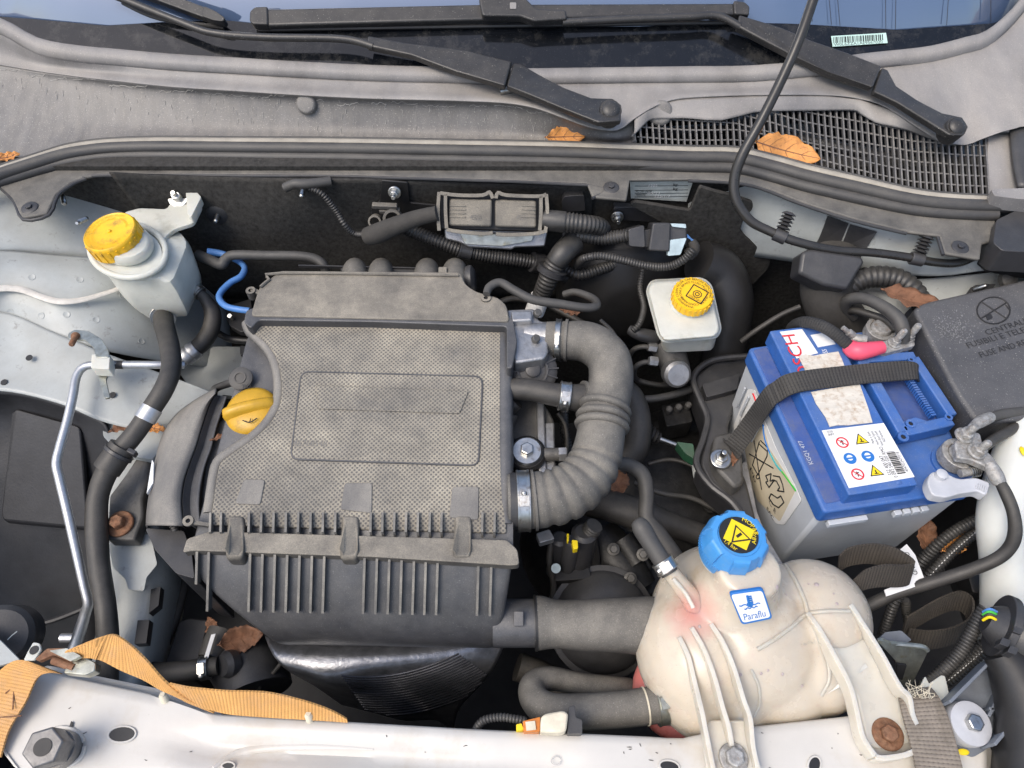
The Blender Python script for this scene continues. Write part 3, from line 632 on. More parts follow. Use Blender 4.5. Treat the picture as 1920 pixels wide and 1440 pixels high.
mb = M().loft(G_([
    [(-260, 640, .91), (-120, 612, .885), (0, 586, .866), (110, 628, .852), (210, 668, .835), (300, 700, .82), (400, 735, .80)],
    [(-260, 670, .895), (-120, 640, .875), (0, 620, .858), (110, 662, .846), (210, 700, .83), (300, 725, .815), (398, 742, .797)],
    [(-260, 720, .885), (-120, 700, .86), (0, 690, .845), (110, 715, .835), (210, 750, .825), (290, 775, .81), (360, 775, .795)],
    [(-260, 760, .88), (-120, 745, .855), (0, 734, .84), (110, 757, .83), (190, 790, .82), (262, 806, .808), (312, 800, .797)]]), 5, 4)
shelf = struct(mb.build('fender_shelf', K['sil'], None, solid=.003, off=-1, ang=50))
mb = M().slab(rnd([(192, 788), (250, 800), (330, 778), (312, 830), (285, 862), (222, 850), (205, 830), (193, 818)], 6), .80, .01); struct(mb.build('shelf_bracket', K['sil'], None, bevel=.002))
for x, y, z in ((55, 671, .851), (8, 717, .842), (211, 741, .828)):
    q = p(x, y, z + .0015); M().lathe(q, (0, -.12, 1), [(.0042, 0), (.0042, .0008)], 20).build('panel_hole', K['ink'], shelf)
mb = M().tube([p(*q) for q in ((-60, 552, .902), (0, 541, .892), (40, 543, .888), (75, 556, .884), (110, 565, .881), (150, 563, .876), (200, 549, .871), (236, 536, .866))], [.0055, .0055, .005, .0045, .005, .0045, .004, .004], 10, 5, flat=.45)
tag(mb.build('sealant_bead', K['putty'], None), 'wavy cream seam sealant bead along the silver inner fender', 'sealant')
for x, y, z, nm in ((156, 413, .918, 0), (119, 375, .935, 1)):
    q = p(x, y, z); d_ = (V((.1, -.55, .35)) if nm == 0 else V((.35, -.6, .15))).normalized(); L = .028 if nm == 0 else .02
    tag(M().lathe(q - d_ * .012, d_, [(.0032, 0)] + [(.0034 if i % 2 else .0026, .004 + i * .0011) for i in range(int(L / .0011))] + [(.002, L + .006)], 12).build('threaded_stud', K['steel'], None),
        ('zinc threaded stud on the silver panel behind the yellow reservoir cap', 'smooth little stud beneath the scuttle screw tab')[nm], 'stud')

# black wheel arch liner, left
mb = M().loft(G_([
    [(-260, 770, .86), (-100, 745, .845), (0, 733, .835), (70, 742, .83), (140, 765, .82), (195, 790, .81), (208, 830, .79)],
    [(-260, 830, .80), (-100, 800, .79), (0, 790, .785), (70, 800, .78), (140, 820, .775), (190, 850, .77), (212, 880, .76)],
    [(-260, 950, .73), (-100, 940, .72), (0, 930, .715), (70, 935, .71), (140, 945, .70), (185, 955, .70), (208, 960, .70)],
    [(-260, 1150, .62), (-100, 1140, .61), (0, 1130, .60), (60, 1150, .58), (120, 1160, .57), (165, 1160, .57), (185, 1150, .57)],
    [(-260, 1300, .52), (-100, 1300, .5), (0, 1300, .5), (60, 1300, .48), (120, 1300, .47), (165, 1300, .47), (185, 1300, .47)]]), 4, 5)
lin = tag(mb.build('wheel_arch_liner', K['liner'], None, solid=.003, ang=60), 'black plastic wheel arch liner beside the aluminium pipe', 'liner')
zl = curve([(760, .802), (800, .79), (940, .718), (1000, .69)]); M().prism([p(a, b_, zl(b_) + .006) for a, b_ in rnd([(2, 960), (26, 765), (150, 800), (165, 990), (5, 975)], 10)], V((0, 0, -.012))).build('raised_panel', K['liner'], lin, bevel=.003)
mb = M().tube([p(30, 1155, .615), p(80, 1168, .61), p(160, 1140, .61)], .004, 8); mb.build('liner_fold', K['liner'], lin)

# chassis rail (silver)
mb = M().loft(G_([
    [(205, 830, .76), (255, 835, .765), (300, 830, .765), (330, 830, .70)],
    [(195, 940, .75), (245, 950, .755), (300, 965, .75), (335, 990, .66)],
    [(190, 1060, .74), (250, 1060, .745), (310, 1060, .73), (350, 1090, .64)],
    [(180, 1180, .73), (240, 1180, .735), (285, 1190, .72), (330, 1220, .62)],
    [(160, 1330, .72), (215, 1330, .725), (255, 1330, .71), (300, 1350, .60)]]), 4, 4)
rail = struct(mb.build('chassis_rail', K['sil'], None, solid=.003, off=-1, ang=50))
mb = M().slab(rnd([(200, 1010), (212, 1065), (235, 1085), (240, 1105), (270, 1108), (275, 1082), (295, 1058), (282, 1000)], 5), .762, .003); mb.build('rail_gusset', K['sil'], rail, bevel=.001)
for px in ([(283, 1105), (301, 1100), (297, 1135), (279, 1150)], [(258, 1163), (280, 1162), (274, 1206), (252, 1207)]):
    M().prism([p(a, b_, .746) for a, b_ in px], V((0, 0, -.012))).build('tape_patch', K['ink'], rail)
em = thing('engine_mount_bracket', 'grimy dark engine mount arm with rusty bolt beside the thick hose', 'mount bracket', p(230, 960, .75))
M().slab(rnd([(205, 930), (235, 890), (285, 815), (306, 815), (282, 870), (266, 935), (268, 965), (252, 1012), (200, 1012)], 5), .785, .02).build('arm', K['castd'], em, bevel=.003)
q = p(226, 983, .786); mb = M().bolt(q, (0, -.1, 1), .0085, .010, 1.9, .004); mb.build('bolt', K['rust'], em, bevel=.0006)
M().tube([p(285, 835, .78), p(275, 890, .78), p(260, 930, .78)], [.006, .008, .006], 10).build('web', K['castd'], em)

# ================================================================ right side body panels
mb = M().loft(G_([
    [(1290, 330, .935), (1400, 335, .935), (1520, 370, .935), (1640, 410, .935), (1760, 440, .935), (1900, 460, .935), (2080, 470, .935)],
    [(1290, 400, .88), (1400, 410, .885), (1520, 440, .89), (1640, 470, .90), (1760, 490, .905), (1900, 490, .91), (2080, 490, .92)],
    [(1290, 480, .81), (1400, 480, .82), (1520, 495, .84), (1640, 510, .87), (1760, 517, .885), (1870, 505, .90), (2080, 500, .91)]]), 4, 4)
pan = struct(mb.build('bulkhead_panel', K['sil'], None, solid=.002, ang=60))
mb = M().loft(G_([
    [(1560, 530, .83), (1700, 525, .862), (1790, 518, .874), (1870, 510, .885), (2080, 490, .90)],
    [(1560, 580, .80), (1700, 560, .85), (1790, 548, .865), (1870, 530, .875), (2080, 520, .89)],
    [(1560, 640, .77), (1700, 610, .83), (1790, 600, .85), (1870, 590, .86), (2080, 590, .87)],
    [(1560, 720, .72), (1700, 760, .77), (1790, 800, .78), (1870, 840, .79), (2080, 880, .80)]]), 4, 4)
struct(mb.build('bay_ledge', K['sil'], None, solid=.002, ang=50))
# identification plate, felt flap
q = py(1180, 380, YF - .002)
idp = thing('identification_plate', 'pale printed identification plate showing under the flange', 'data plate', q)
M().prism([py(a, b_, YF - .004) for a, b_ in ((1181, 340), (1300, 338), (1287, 378), (1183, 372))], V((0, .002, 0))).build('plate', K['smoke'], idp)
for i, yy in enumerate((349, 357, 363, 369)): M().obox(py(1190, yy, YF - .0045), py(1290, yy - 1, YF - .0045), .0004, .0004).build('printed_line', K['ink'], idp)
NY = V((0, -1, 0))
for s_, a, b_ in (('kg', (1262, 348), (1270, 348)), ('kg', (1262, 356), (1270, 356)), ('1205', (1216, 350), (1232, 350)), ('05/21', (1214, 364), (1236, 364)), ('225/1/7', (1226, 370), (1256, 370)), ('MOTORE - ENGINE', (1192, 361), (1222, 361)), ('VERSIONE', (1192, 367), (1210, 367))):
    T(s_, 0, 0, 0, .0045, 'ink' if s_[0] in 'kMV' else 'paper', idp, 'plate_lettering', NY, q0=py(*a, YF - .0046), q1=py(*b_, YF - .0046))
flap = M().prism([py(a, b_, YF - .03) for a, b_ in rnd([(1293, 395), (1312, 350), (1345, 360), (1368, 365), (1412, 380), (1412, 392), (1395, 410), (1388, 432), (1398, 445), (1447, 485), (1440, 505), (1412, 535), (1400, 535), (1380, 510), (1340, 480), (1290, 470), (1262, 430), (1180, 385), (1190, 378)], 5)], V((0, .006, 0)))
tag(flap.build('insulation_flap', K['felt'], None, bevel=.0015), 'black felt insulation flap hanging in front of the pale bulkhead', 'insulation')
sp_ = surf(pan)
for px in ([(1552, 404), (1590, 418), (1572, 462), (1530, 458)], [(1594, 420), (1643, 434), (1622, 466), (1576, 463)]):
    q4 = [sp_(*q, .0012)[0] for q in px]
    if all(q is not None for q in q4): M().prism(q4, V((0, -.002, .0015))).build('damping_pad', K['blk'], pan)
# firewall furniture on the left half: felt panel edges, studs
fl = thing('firewall_insulation', 'thick black felt blanket covering the firewall', 'insulation', py(600, 470, YF - .01))
mb = M().loft([[py(a, b_, YF - o) for a, b_, o in r_] for r_ in (
    [(205, 325, .03), (300, 330, .015), (500, 335, .012), (640, 338, .02), (760, 340, .012), (900, 345, .01), (1110, 350, .01)],
    [(262, 400, .03), (330, 395, .018), (500, 392, .022), (640, 385, .012), (760, 390, .008), (900, 400, .005), (1110, 400, .005)],
    [(300, 460, .03), (360, 450, .022), (500, 450, .026), (640, 460, .01), (760, 460, .006), (900, 460, .004), (1110, 470, .004)],
    [(330, 560, .03), (380, 560, .03), (500, 560, .03), (640, 560, .02), (760, 560, .01), (900, 560, .01), (1110, 560, .01)])], 5, 5)
mb.build('blanket', K['felt'], fl, ang=80, solid=.004, off=1)
for a, b_, k in ((740, 360, 'steel'), (1157, 406, 'steel'), (1138, 466, 'castd'), (408, 404, 'steel'), (568, 357, 'steel')):
    q = py(a, b_, YF - .022); mb = M()
    if a in (408, 568): mb.lathe(q, NY, [(.0035, -.006), (.0035, .012), (.002, .014)], 12)
    else: mb.bolt(q, NY + V((0, 0, .25)), .006, .007, 1.5, .003); mb.lathe(q, NY + V((0, 0, .25)), [(.003, .008), (.003, .018)], 10)
    tag(mb.build('firewall_fastener', K[k], None, bevel=.0004), {740: 'zinc nut on the firewall beside the engine control unit', 1157: 'zinc nut on the firewall above the right conduit', 1138: 'dull hex bolt under the corrugated conduits', 408: 'short pale stud in an oval black washer on the felt', 568: 'stud at the end of the bent pipe under the flange'}[a], 'fastener')
M().lathe(py(408, 404, YF - .02), NY, [(.016, -.004), (.016, .001), (.012, .003)], 24).build('stud_washer', K['blk'], fl)
mb = M().prism([py(a, b_, YF - .015) for a, b_ in rnd([(715, 338), (765, 342), (768, 380), (820, 385), (830, 440), (700, 430), (695, 390), (712, 378)], 4)], V((0, .004, 0)))
ecb = tag(mb.build('mounting_plate', K['blk2'], None, bevel=.001), 'flat black mounting plate behind the engine control unit', 'mounting plate')
mb = M(); [mb.prism([py(a, b_, YF - .018) for a, b_ in rnd(q_, 4)], V((0, .01, 0))) for q_ in ([(1053, 378), (1058, 368), (1095, 366), (1098, 395), (1055, 398)], [(1150, 388), (1215, 390), (1222, 402), (1258, 404), (1260, 418), (1150, 412)])]
tag(mb.build('support_bracket', K['blk'], None, bevel=.001), 'stepped black bracket above the big multi pin connector', 'bracket')
# ================================================================ AIR FILTER BOX
ab = thing('air_filter_box', 'large dusty black air filter box with dimpled lid in the middle of the engine bay', 'air filter box', p(680, 900, .70))
Q1, Q2 = p(960, 600, .886), p(960, 975, .864); LN = V((1, 0, 0)).cross((Q1 - Q2).normalized()).normalized()
def pl(x, y, off=0): return pp(x, y, Q1 + LN * off, LN)
lid = [(467, 604), (474, 621), (500, 644), (518, 673), (527, 713), (524, 757), (507, 790), (477, 820), (433, 850), (413, 867), (405, 897), (396, 962), (392, 985), (950, 1000), (949, 960), (946, 606)]
lp = catmull([V((a, b_, 0)) for a, b_ in lid[:12]], 3); lid2 = [(q.x, q.y) for q in lp] + lid[12:]
lido = M().prism([pl(a, b_) for a, b_ in lid2], LN * -.035).build('dimpled_lid', K['dot'], ab, bevel=.007, seg=4)
# smooth rounded rim along the curved edge and right flank
M().tube([pl(q[0] - 3, q[1] + 2, -.009) for q in lid2[:34:3]], .0075, 10, 3).build('rim', K['pad'], lido)
M().tube([pl(943, 625, -.006), pl(947, 700, -.006), pl(948, 860, -.006), pl(949, 985, -.008)], [.007, .009, .009, .008], 12, 5).build('flank', K['lowbox'], lido)
# raised panel with its outline
pan_ = rnd([(565, 697), (905, 706), (897, 873), (545, 861)], 16)
M().prism([pl(a, b_, .0012) for a, b_ in pan_], LN * -.004).build('centre_panel', K['dot'], lido, bevel=.0012)
M().tube([pl(a, b_, .0004) for a, b_ in pan_] + [pl(*pan_[0], .0004)], .0013, 6, 1).build('panel_outline', K['lowbox'], lido)
M().prism([pl(a, b_, .0028) for a, b_ in rnd([(592, 722), (879, 733), (862, 775), (597, 766)], 4)], LN * -.003).build('logo_recess', K['dot'], lido, bevel=.0008)
T('46768548', 0, 0, 0, 12 * mpp(Q1), 'pad', lido, 'part_number', LN, q0=pl(549, 836, .0014), q1=pl(612, 838, .0014), proud=.0003)
for px in ([(457, 898), (497, 899), (488, 946), (440, 944)], [(646, 905), (698, 905), (697, 962), (638, 955)], [(848, 912), (898, 912), (897, 975), (842, 970)]):
    M().prism([pl(a, b_, .0014) for a, b_ in rnd(px, 6)], LN * -.003).build('smooth_pad', K['pad'], lido, bevel=.0008)
# rear chamber and seam lip
rear = M().slab(rnd([(524, 507), (864, 510), (872, 532), (892, 546), (935, 558), (950, 572), (956, 603), (470, 592), (478, 562), (487, 536), (508, 521)], 8), .899, .06).build('rear_chamber', K['box'], ab, bevel=.007, seg=4)
M().tube([p(488, 538, .901), p(505, 524, .901), p(528, 512, .901), p(860, 516, .901)], .002, 6, 3).build('edge_bead', K['box'], rear)
M().slab(rnd([(457, 604), (461, 582), (476, 576), (700, 580), (945, 589), (962, 598), (970, 640), (960, 690), (950, 690), (950, 612), (700, 603), (484, 600), (470, 616)], 6), .897, .022).build('seam_lip', K['lowbox'], ab, bevel=.003, seg=3)
for a, b_, z in ((470, 545, .893), (911, 559, .9005)):
    q = p(a, b_, z); mb = M().ring(q - V((0, 0, .012)), (0, 0, 1), .0028, .0062, .013, 24); mb.build('screw_eye', K['box'], rear)
M().obox(p(474, 548, .885), p(490, 556, .885), .006, .014).build('eye_web', K['box'], rear)
M().lathe(p(911, 559, .8995), (0, 0, 1), [(.003, 0), (.003, .0005)], 16).build('eye_hole', K['ink'], rear)
# lower tray
def lring(z, fl, fr, bk): a, b_ = p(*fl, z), p(*fr, z); return a, b_, V((b_.x, bk, z)), V((a.x, bk, z))
def rring(z, fl, fr, bk, r=.012):
    c = lring(z, fl, fr, bk); o = []
    for i in range(4):
        a, b_, d_ = c[i - 1], c[i], c[(i + 1) % 4]; u, v = (a - b_).normalized() * r, (d_ - b_).normalized() * r
        for j in range(5): t = j / 4; o.append((b_ + u) * (1 - t) ** 2 + b_ * 2 * t * (1 - t) + (b_ + v) * t * t)
    return o
LV = [(.860, (359, 1030), (962, 1046), .08), (.852, (360, 1052), (961, 1064), .08), (.834, (372, 1092), (956, 1104), .07), (.808, (424, 1142), (948, 1152), .04), (.782, (474, 1182), (941, 1190), 0), (.752, (508, 1206), (936, 1213), -.05), (.715, (530, 1209), (932, 1215), -.1)]
tray = M().rings([rring(*l) for l in LV], 4).build('lower_tray', K['lowbox'], ab, ang=50)
# flange with bosses
M().slab(rnd([(342, 1036), (350, 1010), (393, 996), (640, 1003), (950, 1012), (970, 1030), (974, 1058), (960, 1060), (700, 1044), (360, 1032)], 6), .868, .012).build('flange', K['box'], ab, bevel=.0025, seg=3)
for a in (440, 655, 867):
    s_ = (a - 660) / 300
    M().prism([pl(a - 15, 966, .003), pl(a + 17, 966, .003), pl(a + 18, 985, .005), p(a + 15, 1030, .875), p(a + 14, 1048, .868), p(a - 19, 1048, .868), p(a - 18, 1030, .875), pl(a - 15, 985, .005)], V((0, 0, -.02))).build('screw_boss', K['box'], ab, bevel=.0042, seg=4)
    q = p(a - 7, 1043 + s_ * 6, .845); M().lathe(q, (0, 0, -1), [(.0055, -.004), (.0055, .005), (.0035, .006)], 10).build('screw', K['rust'], ab)
q = p(355, 978, .872); M().ring(q, (0, -.2, 1), .0025, .0058, .004, 24).build('screw_eye', K['box'], ab); M().obox(p(358, 980, .872), p(392, 985, .868), .004, .004).build('eye_web', K['box'], ab)
M().obox(q + V((.001, .0, -.004)), q + V((.002, .002, -.02)), .004, .004).build('eye_web', K['box'], ab)
# lid fins above the flange, tray fins below it
for a in [398, 418] + list(range(470, 640, 23)) + list(range(697, 850, 22)) + [905, 928]:
    u = pl(a, 966, -.002); d_ = p(a - 1, 1003, .866)
    M().obox(u, d_, .0024, .012, LN).build('fin', K['fin'], ab, smooth=False)
tp = curve([(358, 1038), (962, 1054)])
for a, yl in [(374, 1100), (396, 1146)] + [(x, 1160) for x in (473, 496, 519, 542, 565, 588, 611)] + [(x, 1165) for x in (686, 709, 732, 755, 778, 800, 822)] + [(898, 1168), (922, 1168)]:
    pts = []
    for i, (z, fl, fr, bk) in enumerate(LV[:5]):
        t = (a - 358) / 604; y0 = lerp(fl[1], fr[1], t)
        if y0 > yl + 4: break
        q = p(a - (y0 - 1040) * .03, y0, z); pts.append(q + V((0, -.001, .0015)))
    M().ribbon(pts, V((0, -.006, .008)), .0026, 3).build('fin', K['fin'], ab, ang=60)
# intake spout and snorkel
M().tube([p(925, 1168, .77), p(975, 1168, .77), p(1003, 1168, .77)], [44 * mpp(p(970, 1168, .77))] * 3, 28, 3).build('intake_spout', K['lowbox'], ab)
q = p(972, 1152, .81); M().obox(p(963, 1160, .803), p(982, 1160, .803), .016, .003, V((0, -.3, 1))).build('spout_latch', K['lowbox'], ab, bevel=.001)
sn = hose('air_intake_snorkel', 'fat dusty black plastic snorkel running from air box under the coolant tank', 'air duct', [(1003, 1168, .77), (1015, 1168, .77), (1045, 1170, .77), (1100, 1172, .77), (1160, 1172, .77), (1240, 1176, .765), (1330, 1190, .76)], [49, 49, 44, 47, 50, 55, 56], 'duct', seg=32)
band(sn, .03, 4, 'blk2', 'joint_ring', 1.02)

# ---------------------------------------------------------------- intake duct S bend
dt = hose('intake_duct', 'dusty grey S shaped rubber intake duct joining throttle body and air box', 'air duct',
    [(1025, 637, .872), (1060, 638, .874), (1105, 643, .876), (1140, 672, .876), (1145, 720, .873), (1132, 775, .868), (1124, 830, .862), (1112, 872, .858), (1085, 908, .855), (1045, 930, .852), (1000, 938, .85), (952, 940, .85)],
    [34, 36, 39, 41, 42, 44, 46, 50, 53, 54, 53, 52], 'duct', seg=32, corr=(22, 3.6, .64, .90, 6))
for t in (.462, .497, .532):
    c, a, r = on(dt, t); M().lathe(c - a * .0045, a, [(r * .97, -.001), (r * 1.11, .001), (r * 1.17, .0045), (r * 1.11, .008), (r * .97, .010)], 40).build('bellows_ring', K['duct'], dt, ang=80)
clamp(dt, .045, 10, 'steel', grow=1.06); clamp(dt, .955, 24, 'steel', grow=1.05)
band(dt, .075, 5, 'duct', 'collar', 1.08); band(dt, .915, 5, 'duct', 'collar', 1.06); band(dt, .985, 16, 'blk', 'spigot', 1.0)
br = hose('breather_hose', 'short dark breather hose clamped into the side of the intake duct', 'hose', [(945, 738, .86), (965, 730, .866), (1000, 732, .868), (1040, 740, .868), (1075, 745, .866), (1100, 748, .862)], [19, 21, 21, 22, 25, 30], 'hose', seg=24)
clamp(br, .70, 20, 'steel', grow=1.1); band(br, .93, 6, 'duct', 'collar', 1.15)

# ---------------------------------------------------------------- throttle body
th = thing('throttle_body', 'cast aluminium throttle body with black ribbed motor cover beside the air box', 'throttle body', p(995, 660, .80))
M().slab(rnd([(950, 580), (1002, 578), (1010, 600), (1026, 604), (1028, 660), (1020, 672), (965, 680), (955, 640)], 5), .888, .06).build('casting', K['cast'], th, bevel=.005, seg=3)
M().tube([p(985, 634, .868), p(1030, 636, .87)], 32 * mpp(p(1000, 634, .87)), 28, 2).build('bore', K['cast'], th)
M().slab(rnd([(958, 583), (998, 582), (998, 600), (960, 602)], 4), .897, .01).build('boss', K['cast'], th, bevel=.002)
q = p(998, 695, .862); ax = V((.05, -.5, .87))
M().lathe(q, ax, [(.029, -.02), (.031, -.004), (.031, .003), (.026, .006)], 36).build('motor_cover', K['blk'], th)
for k in range(16):
    a = 2 * math.pi * k / 16; u, v = perp(ax); d_ = u * math.cos(a) + v * math.sin(a)
    M().obox(q + d_ * .018 + ax.normalized() * .006, q + d_ * .032 + ax.normalized() * .004, .0018, .006, ax).build('cover_rib', K['blk'], th, smooth=False)
M().ring(q + ax.normalized() * .004, ax, .017, .0195, .004).build('cover_ring', K['blk'], th)
M().lathe(q, ax, [(.009, .004), (.009, .011), (.006, .012)], 24).build('cover_hub', K['blk'], th)
M().obox(p(983, 668, .885), p(1005, 668, .885), .008, .005).build('spring_clip', K['steel'], th, bevel=.001)
for a, b_ in ((1006, 589), (1003, 637)):
    M().bolt(p(a, b_, .89), (.3, -.3, 1), .0055, .007, 0).build('bolt', K['castd'], th, bevel=.0005)

# cylinder head casting with lifting bracket bolt
ch = thing('cylinder_head_end', 'grimy aluminium cylinder head end showing between air box and intake duct', 'engine casting', p(1000, 820, .74))
M().slab(rnd([(935, 745), (1012, 745), (1030, 770), (1040, 790), (1040, 905), (935, 905)], 6), .822, .07).build('casting', K['castd'], ch, bevel=.006)
M().obox(p(1012, 752, .826), p(1018, 900, .826), .01, .012).build('rib', K['cast'], ch, bevel=.002)
M().obox(p(1030, 795, .824), p(1032, 900, .824), .012, .008).build('flange', K['cast'], ch, bevel=.002)
q = p(988, 846, .845); M().lathe(q, (0, -.1, 1), [(.022, -.018), (.023, -.006), (.02, -.003)], 28).build('rubber_mount', K['blk2'], ch)
M().lathe(q, (0, -.1, 1), [(.0185, -.003), (.0185, 0), (.0165, .002)], 32).build('washer', K['steel'], ch); M().bolt(q + V((0, 0, .002)), (0, -.1, 1), .0085, .007, 0).build('bolt', K['steel'], ch, bevel=.0007)
M().slab(rnd([(945, 828), (985, 815), (1015, 840), (1010, 868), (985, 880), (945, 870)], 10), .827, .012).build('lift_bracket', K['blk'], ch, bevel=.002)
M().tube([p(1020, 852, .835), p(1048, 852, .835)], .008, 12, 2).build('sensor', K['castd'], ch); M().bolt(p(1048, 852, .835), (1, 0, .1), .009, .01, 0).build('sensor_nut', K['cast'], ch)
M().tube([p(945, 770, .84), p(958, 760, .85), p(968, 752, .855)], .011, 12).build('elbow', K['hose'], ch)
M().tube([p(950, 800, .83), p(957, 775, .84)], [.009, .01], 12, 2).build('plug_boot', K['hose2'], ch)

# intake manifold runners behind the box
im = thing('intake_manifold', 'black plastic intake manifold with four rounded runners behind the air box', 'intake manifold', p(760, 505, .83))
for a in (665, 714, 800, 852):
    M().tube([p(a, 565, .85), p(a, 530, .872), p(a, 514, .870), p(a + 1, 506, .852), p(a + 1, 504, .81)], [.017, .0175, .0175, .0165, .016], 18, 4).build('runner', K['duct'], im)
M().obox(p(640, 507, .868), p(875, 513, .868), .006, .006).build('rail', K['blk'], im)
M().obox(p(560, 499, .872), p(880, 506, .872), .002, .004).build('edge_rail', K['blk'], im)
M().lathe(p(880, 525, .868), (1, 0, .1), [(.018, -.004), (.02, 0), (.02, .004), (.014, .008)], 28).build('end_cap', K['blk'], im)
M().slab(rnd([(822, 500), (838, 500), (838, 512), (822, 512)], 2), .892, .01).build('bridge', K['box'], im, bevel=.001)

# ---------------------------------------------------------------- oil cap + cam cover end + timing cover
cc = thing('cam_cover_end', 'grimy metal cam cover end under the amber oil cap', 'engine casting', p(440, 830, .78))
M().slab(rnd([(398, 800), (440, 765), (540, 760), (540, 860), (410, 905), (392, 985), (372, 985), (380, 880)], 8), .835, .06).build('casting', K['castd'], cc, bevel=.006)
q = p(436, 832, .842); M().lathe(q, (0, -.1, 1), [(.0145, -.012), (.0145, 0), (.0125, .003)], 28).build('washer', K['castd'], cc); M().bolt(q + V((0, 0, .003)), (0, -.1, 1), .0065, .005, 0).build('bolt', K['steel'], cc, bevel=.0006)
oc = thing('oil_filler_cap', 'amber yellow oil filler cap with grip bar and grime', 'oil cap', p(467, 770, .85))
q = p(466, 764, .872); ax = V((-.05, -.12, 1)).normalized()
M().lathe(q, ax, [(.028, -.03), (.031, -.026), (.0325, -.016), (.031, -.008), (.025, -.003), (.012, 0)], 40).build('cap_body', K['oil'], oc, ang=70)
gd = (p(515, 745, .872) - p(418, 768, .872)).normalized()
M().rings([[q + gd * t * .031 + gd.cross(ax) * (s_ * wd) + ax * h for s_, h in ((-1, -.012), (-.75, hh * .55), (-.3, hh), (.3, hh), (.75, hh * .55), (1, -.012))] for t, wd, hh in ((-1.02, .004, -.006), (-.9, .007, .004), (-.4, .0085, .009), (.4, .0085, .009), (.9, .007, .004), (1.02, .004, -.006))], 3).build('grip_bar', K['oil'], oc, ang=70)
T('OIL', 0, 0, 0, .006, 'ink', oc, 'lettering', ax, q0=p(470, 719, .872) + ax * -.001, q1=p(452, 721, .872) + ax * -.001)
cp = [p(455, 788, .872), p(468, 792, .872), p(482, 784, .872)]; M().tube(cp, .0007, 6, 3).build('can_symbol', K['ink'], oc); M().tube([p(468, 792, .872), p(470, 785, .872)], .0006, 6, 2).build('can_symbol', K['ink'], oc)
ds = thing('dipstick', 'grey ring topped dipstick plug standing behind the oil cap', 'dipstick', p(450, 720, .80))
q = p(452, 710, .868); M().lathe(q, (0, -.35, 1), [(.013, -.004), (.0145, -.001), (.0145, .002), (.011, .004)], 28).build('knob', K['hose2'], ds); M().ring(q, (0, -.35, 1), .006, .0075, .0052).build('knob_ring', K['hose2'], ds)
M().tube([q + V((0, .002, -.003)), p(432, 718, .85), p(405, 728, .83), p(400, 740, .79)], .005, 10).build('stem', K['cond'], ds)
tc = thing('timing_belt_cover', 'grey black curved plastic timing belt cover beside the air box', 'timing cover', p(320, 900, .70))
prof = [(405, 728), (370, 748), (335, 775), (312, 808), (298, 850), (288, 900), (280, 950), (278, 985)]
inn = [(402, 742), (392, 760), (380, 795), (368, 835), (355, 870), (344, 905), (340, 945), (345, 985)]
mb = M().loft([[p(a, b_, .852) for a, b_ in inn], [p(lerp(a[0], b_[0], .35), lerp(a[1], b_[1], .35), .858) for a, b_ in zip(inn, prof)], [p(a, b_, .845) for a, b_ in prof], [p(a - 4, b_ + 3, .80) for a, b_ in prof], [p(a, b_ + 12, .70) for a, b_ in prof]], 4, 4)
mb.build('outer_shell', K['pad'], tc, ang=60, solid=.002, off=-1)
inn2 = [(425, 742), (418, 762), (405, 800), (395, 840), (384, 870), (376, 905), (372, 945), (375, 985)]
mb = M().loft([[p(a, b_, .845) for a, b_ in inn2], [p(lerp(a[0], b_[0], .5), lerp(a[1], b_[1], .5), .842) for a, b_ in zip(inn2, inn)], [p(a - 2, b_, .846) for a, b_ in inn], [p(a, b_ + 5, .76) for a, b_ in inn]], 4, 3)
mb.build('inner_shell', K['lowbox'], tc, ang=60, solid=.002, off=-1)
M().slab(rnd([(272, 990), (345, 995), (360, 1040), (365, 1085), (330, 1075), (290, 1030)], 6), .83, .14).build('lower_cover', K['blk'], tc, bevel=.003)
M().slab([(275, 925), (285, 862), (288, 868), (287, 905)], .848, .004).build('torn_sticker', K['paper'], tc)
M().tube([p(318, 978, .835), p(328, 992, .83), p(330, 1000, .82)], .004, 10, 4, corr=(.0022, .001)).build('harness_tail', K['cond'], tc)

# ================================================================ ECU on the firewall
YE = YF - .05
ec = thing('engine_control_unit', 'black engine control unit with two large dusty plugs on the firewall', 'control unit', py(930, 470, YE))
NE = V((0, -.75, .66)).normalized(); E0_ = py(925, 410, YE)
def pe(x, y, o=0): return pp(x, y, E0_ + NE * o, NE)
M().prism([pe(a, b_, -.02) for a, b_ in rnd([(832, 420), (1028, 425), (1022, 462), (965, 464), (960, 468), (880, 464), (862, 455), (835, 448)], 4)], NE * -.02).build('metal_case', K['cast'], ec, bevel=.002)
M().prism([pe(a, b_, 0) for a, b_ in rnd([(822, 362), (1026, 366), (1024, 436), (825, 430)], 4)], NE * -.025).build('socket_base', K['blk2'], ec, bevel=.002)
for px in ([(842, 372), (923, 374), (922, 426), (840, 424)], [(928, 374), (1006, 376), (1006, 428), (928, 426)]):
    o = M().prism([pe(a, b_, .012) for a, b_ in rnd(px, 6)], NE * -.02).build('plug', K['box'], ec, bevel=.003, seg=3)
    x0, x1 = (843, 873) if px[0][0] < 900 else (978, 1004)
    for yy in (385, 392, 399, 406): M().obox(pe(x0, yy, .0125), pe(x1, yy + 1, .0125), .0014, .002, NE).build('grip_ridge', K['box'], o)
    T('45050', 0, 0, 0, .007, 'pad', o, 'moulded_mark', NE, q0=pe(px[0][0] + 40, 412, .0124), q1=pe(px[0][0] + 60, 413, .0124), proud=.0003)
def fr(pts, r=.0042, nm='lever_frame', k='box'): M().tube([pe(a, b_, .010) for a, b_ in pts], r, 8, 2).build(nm, K[k], ec)
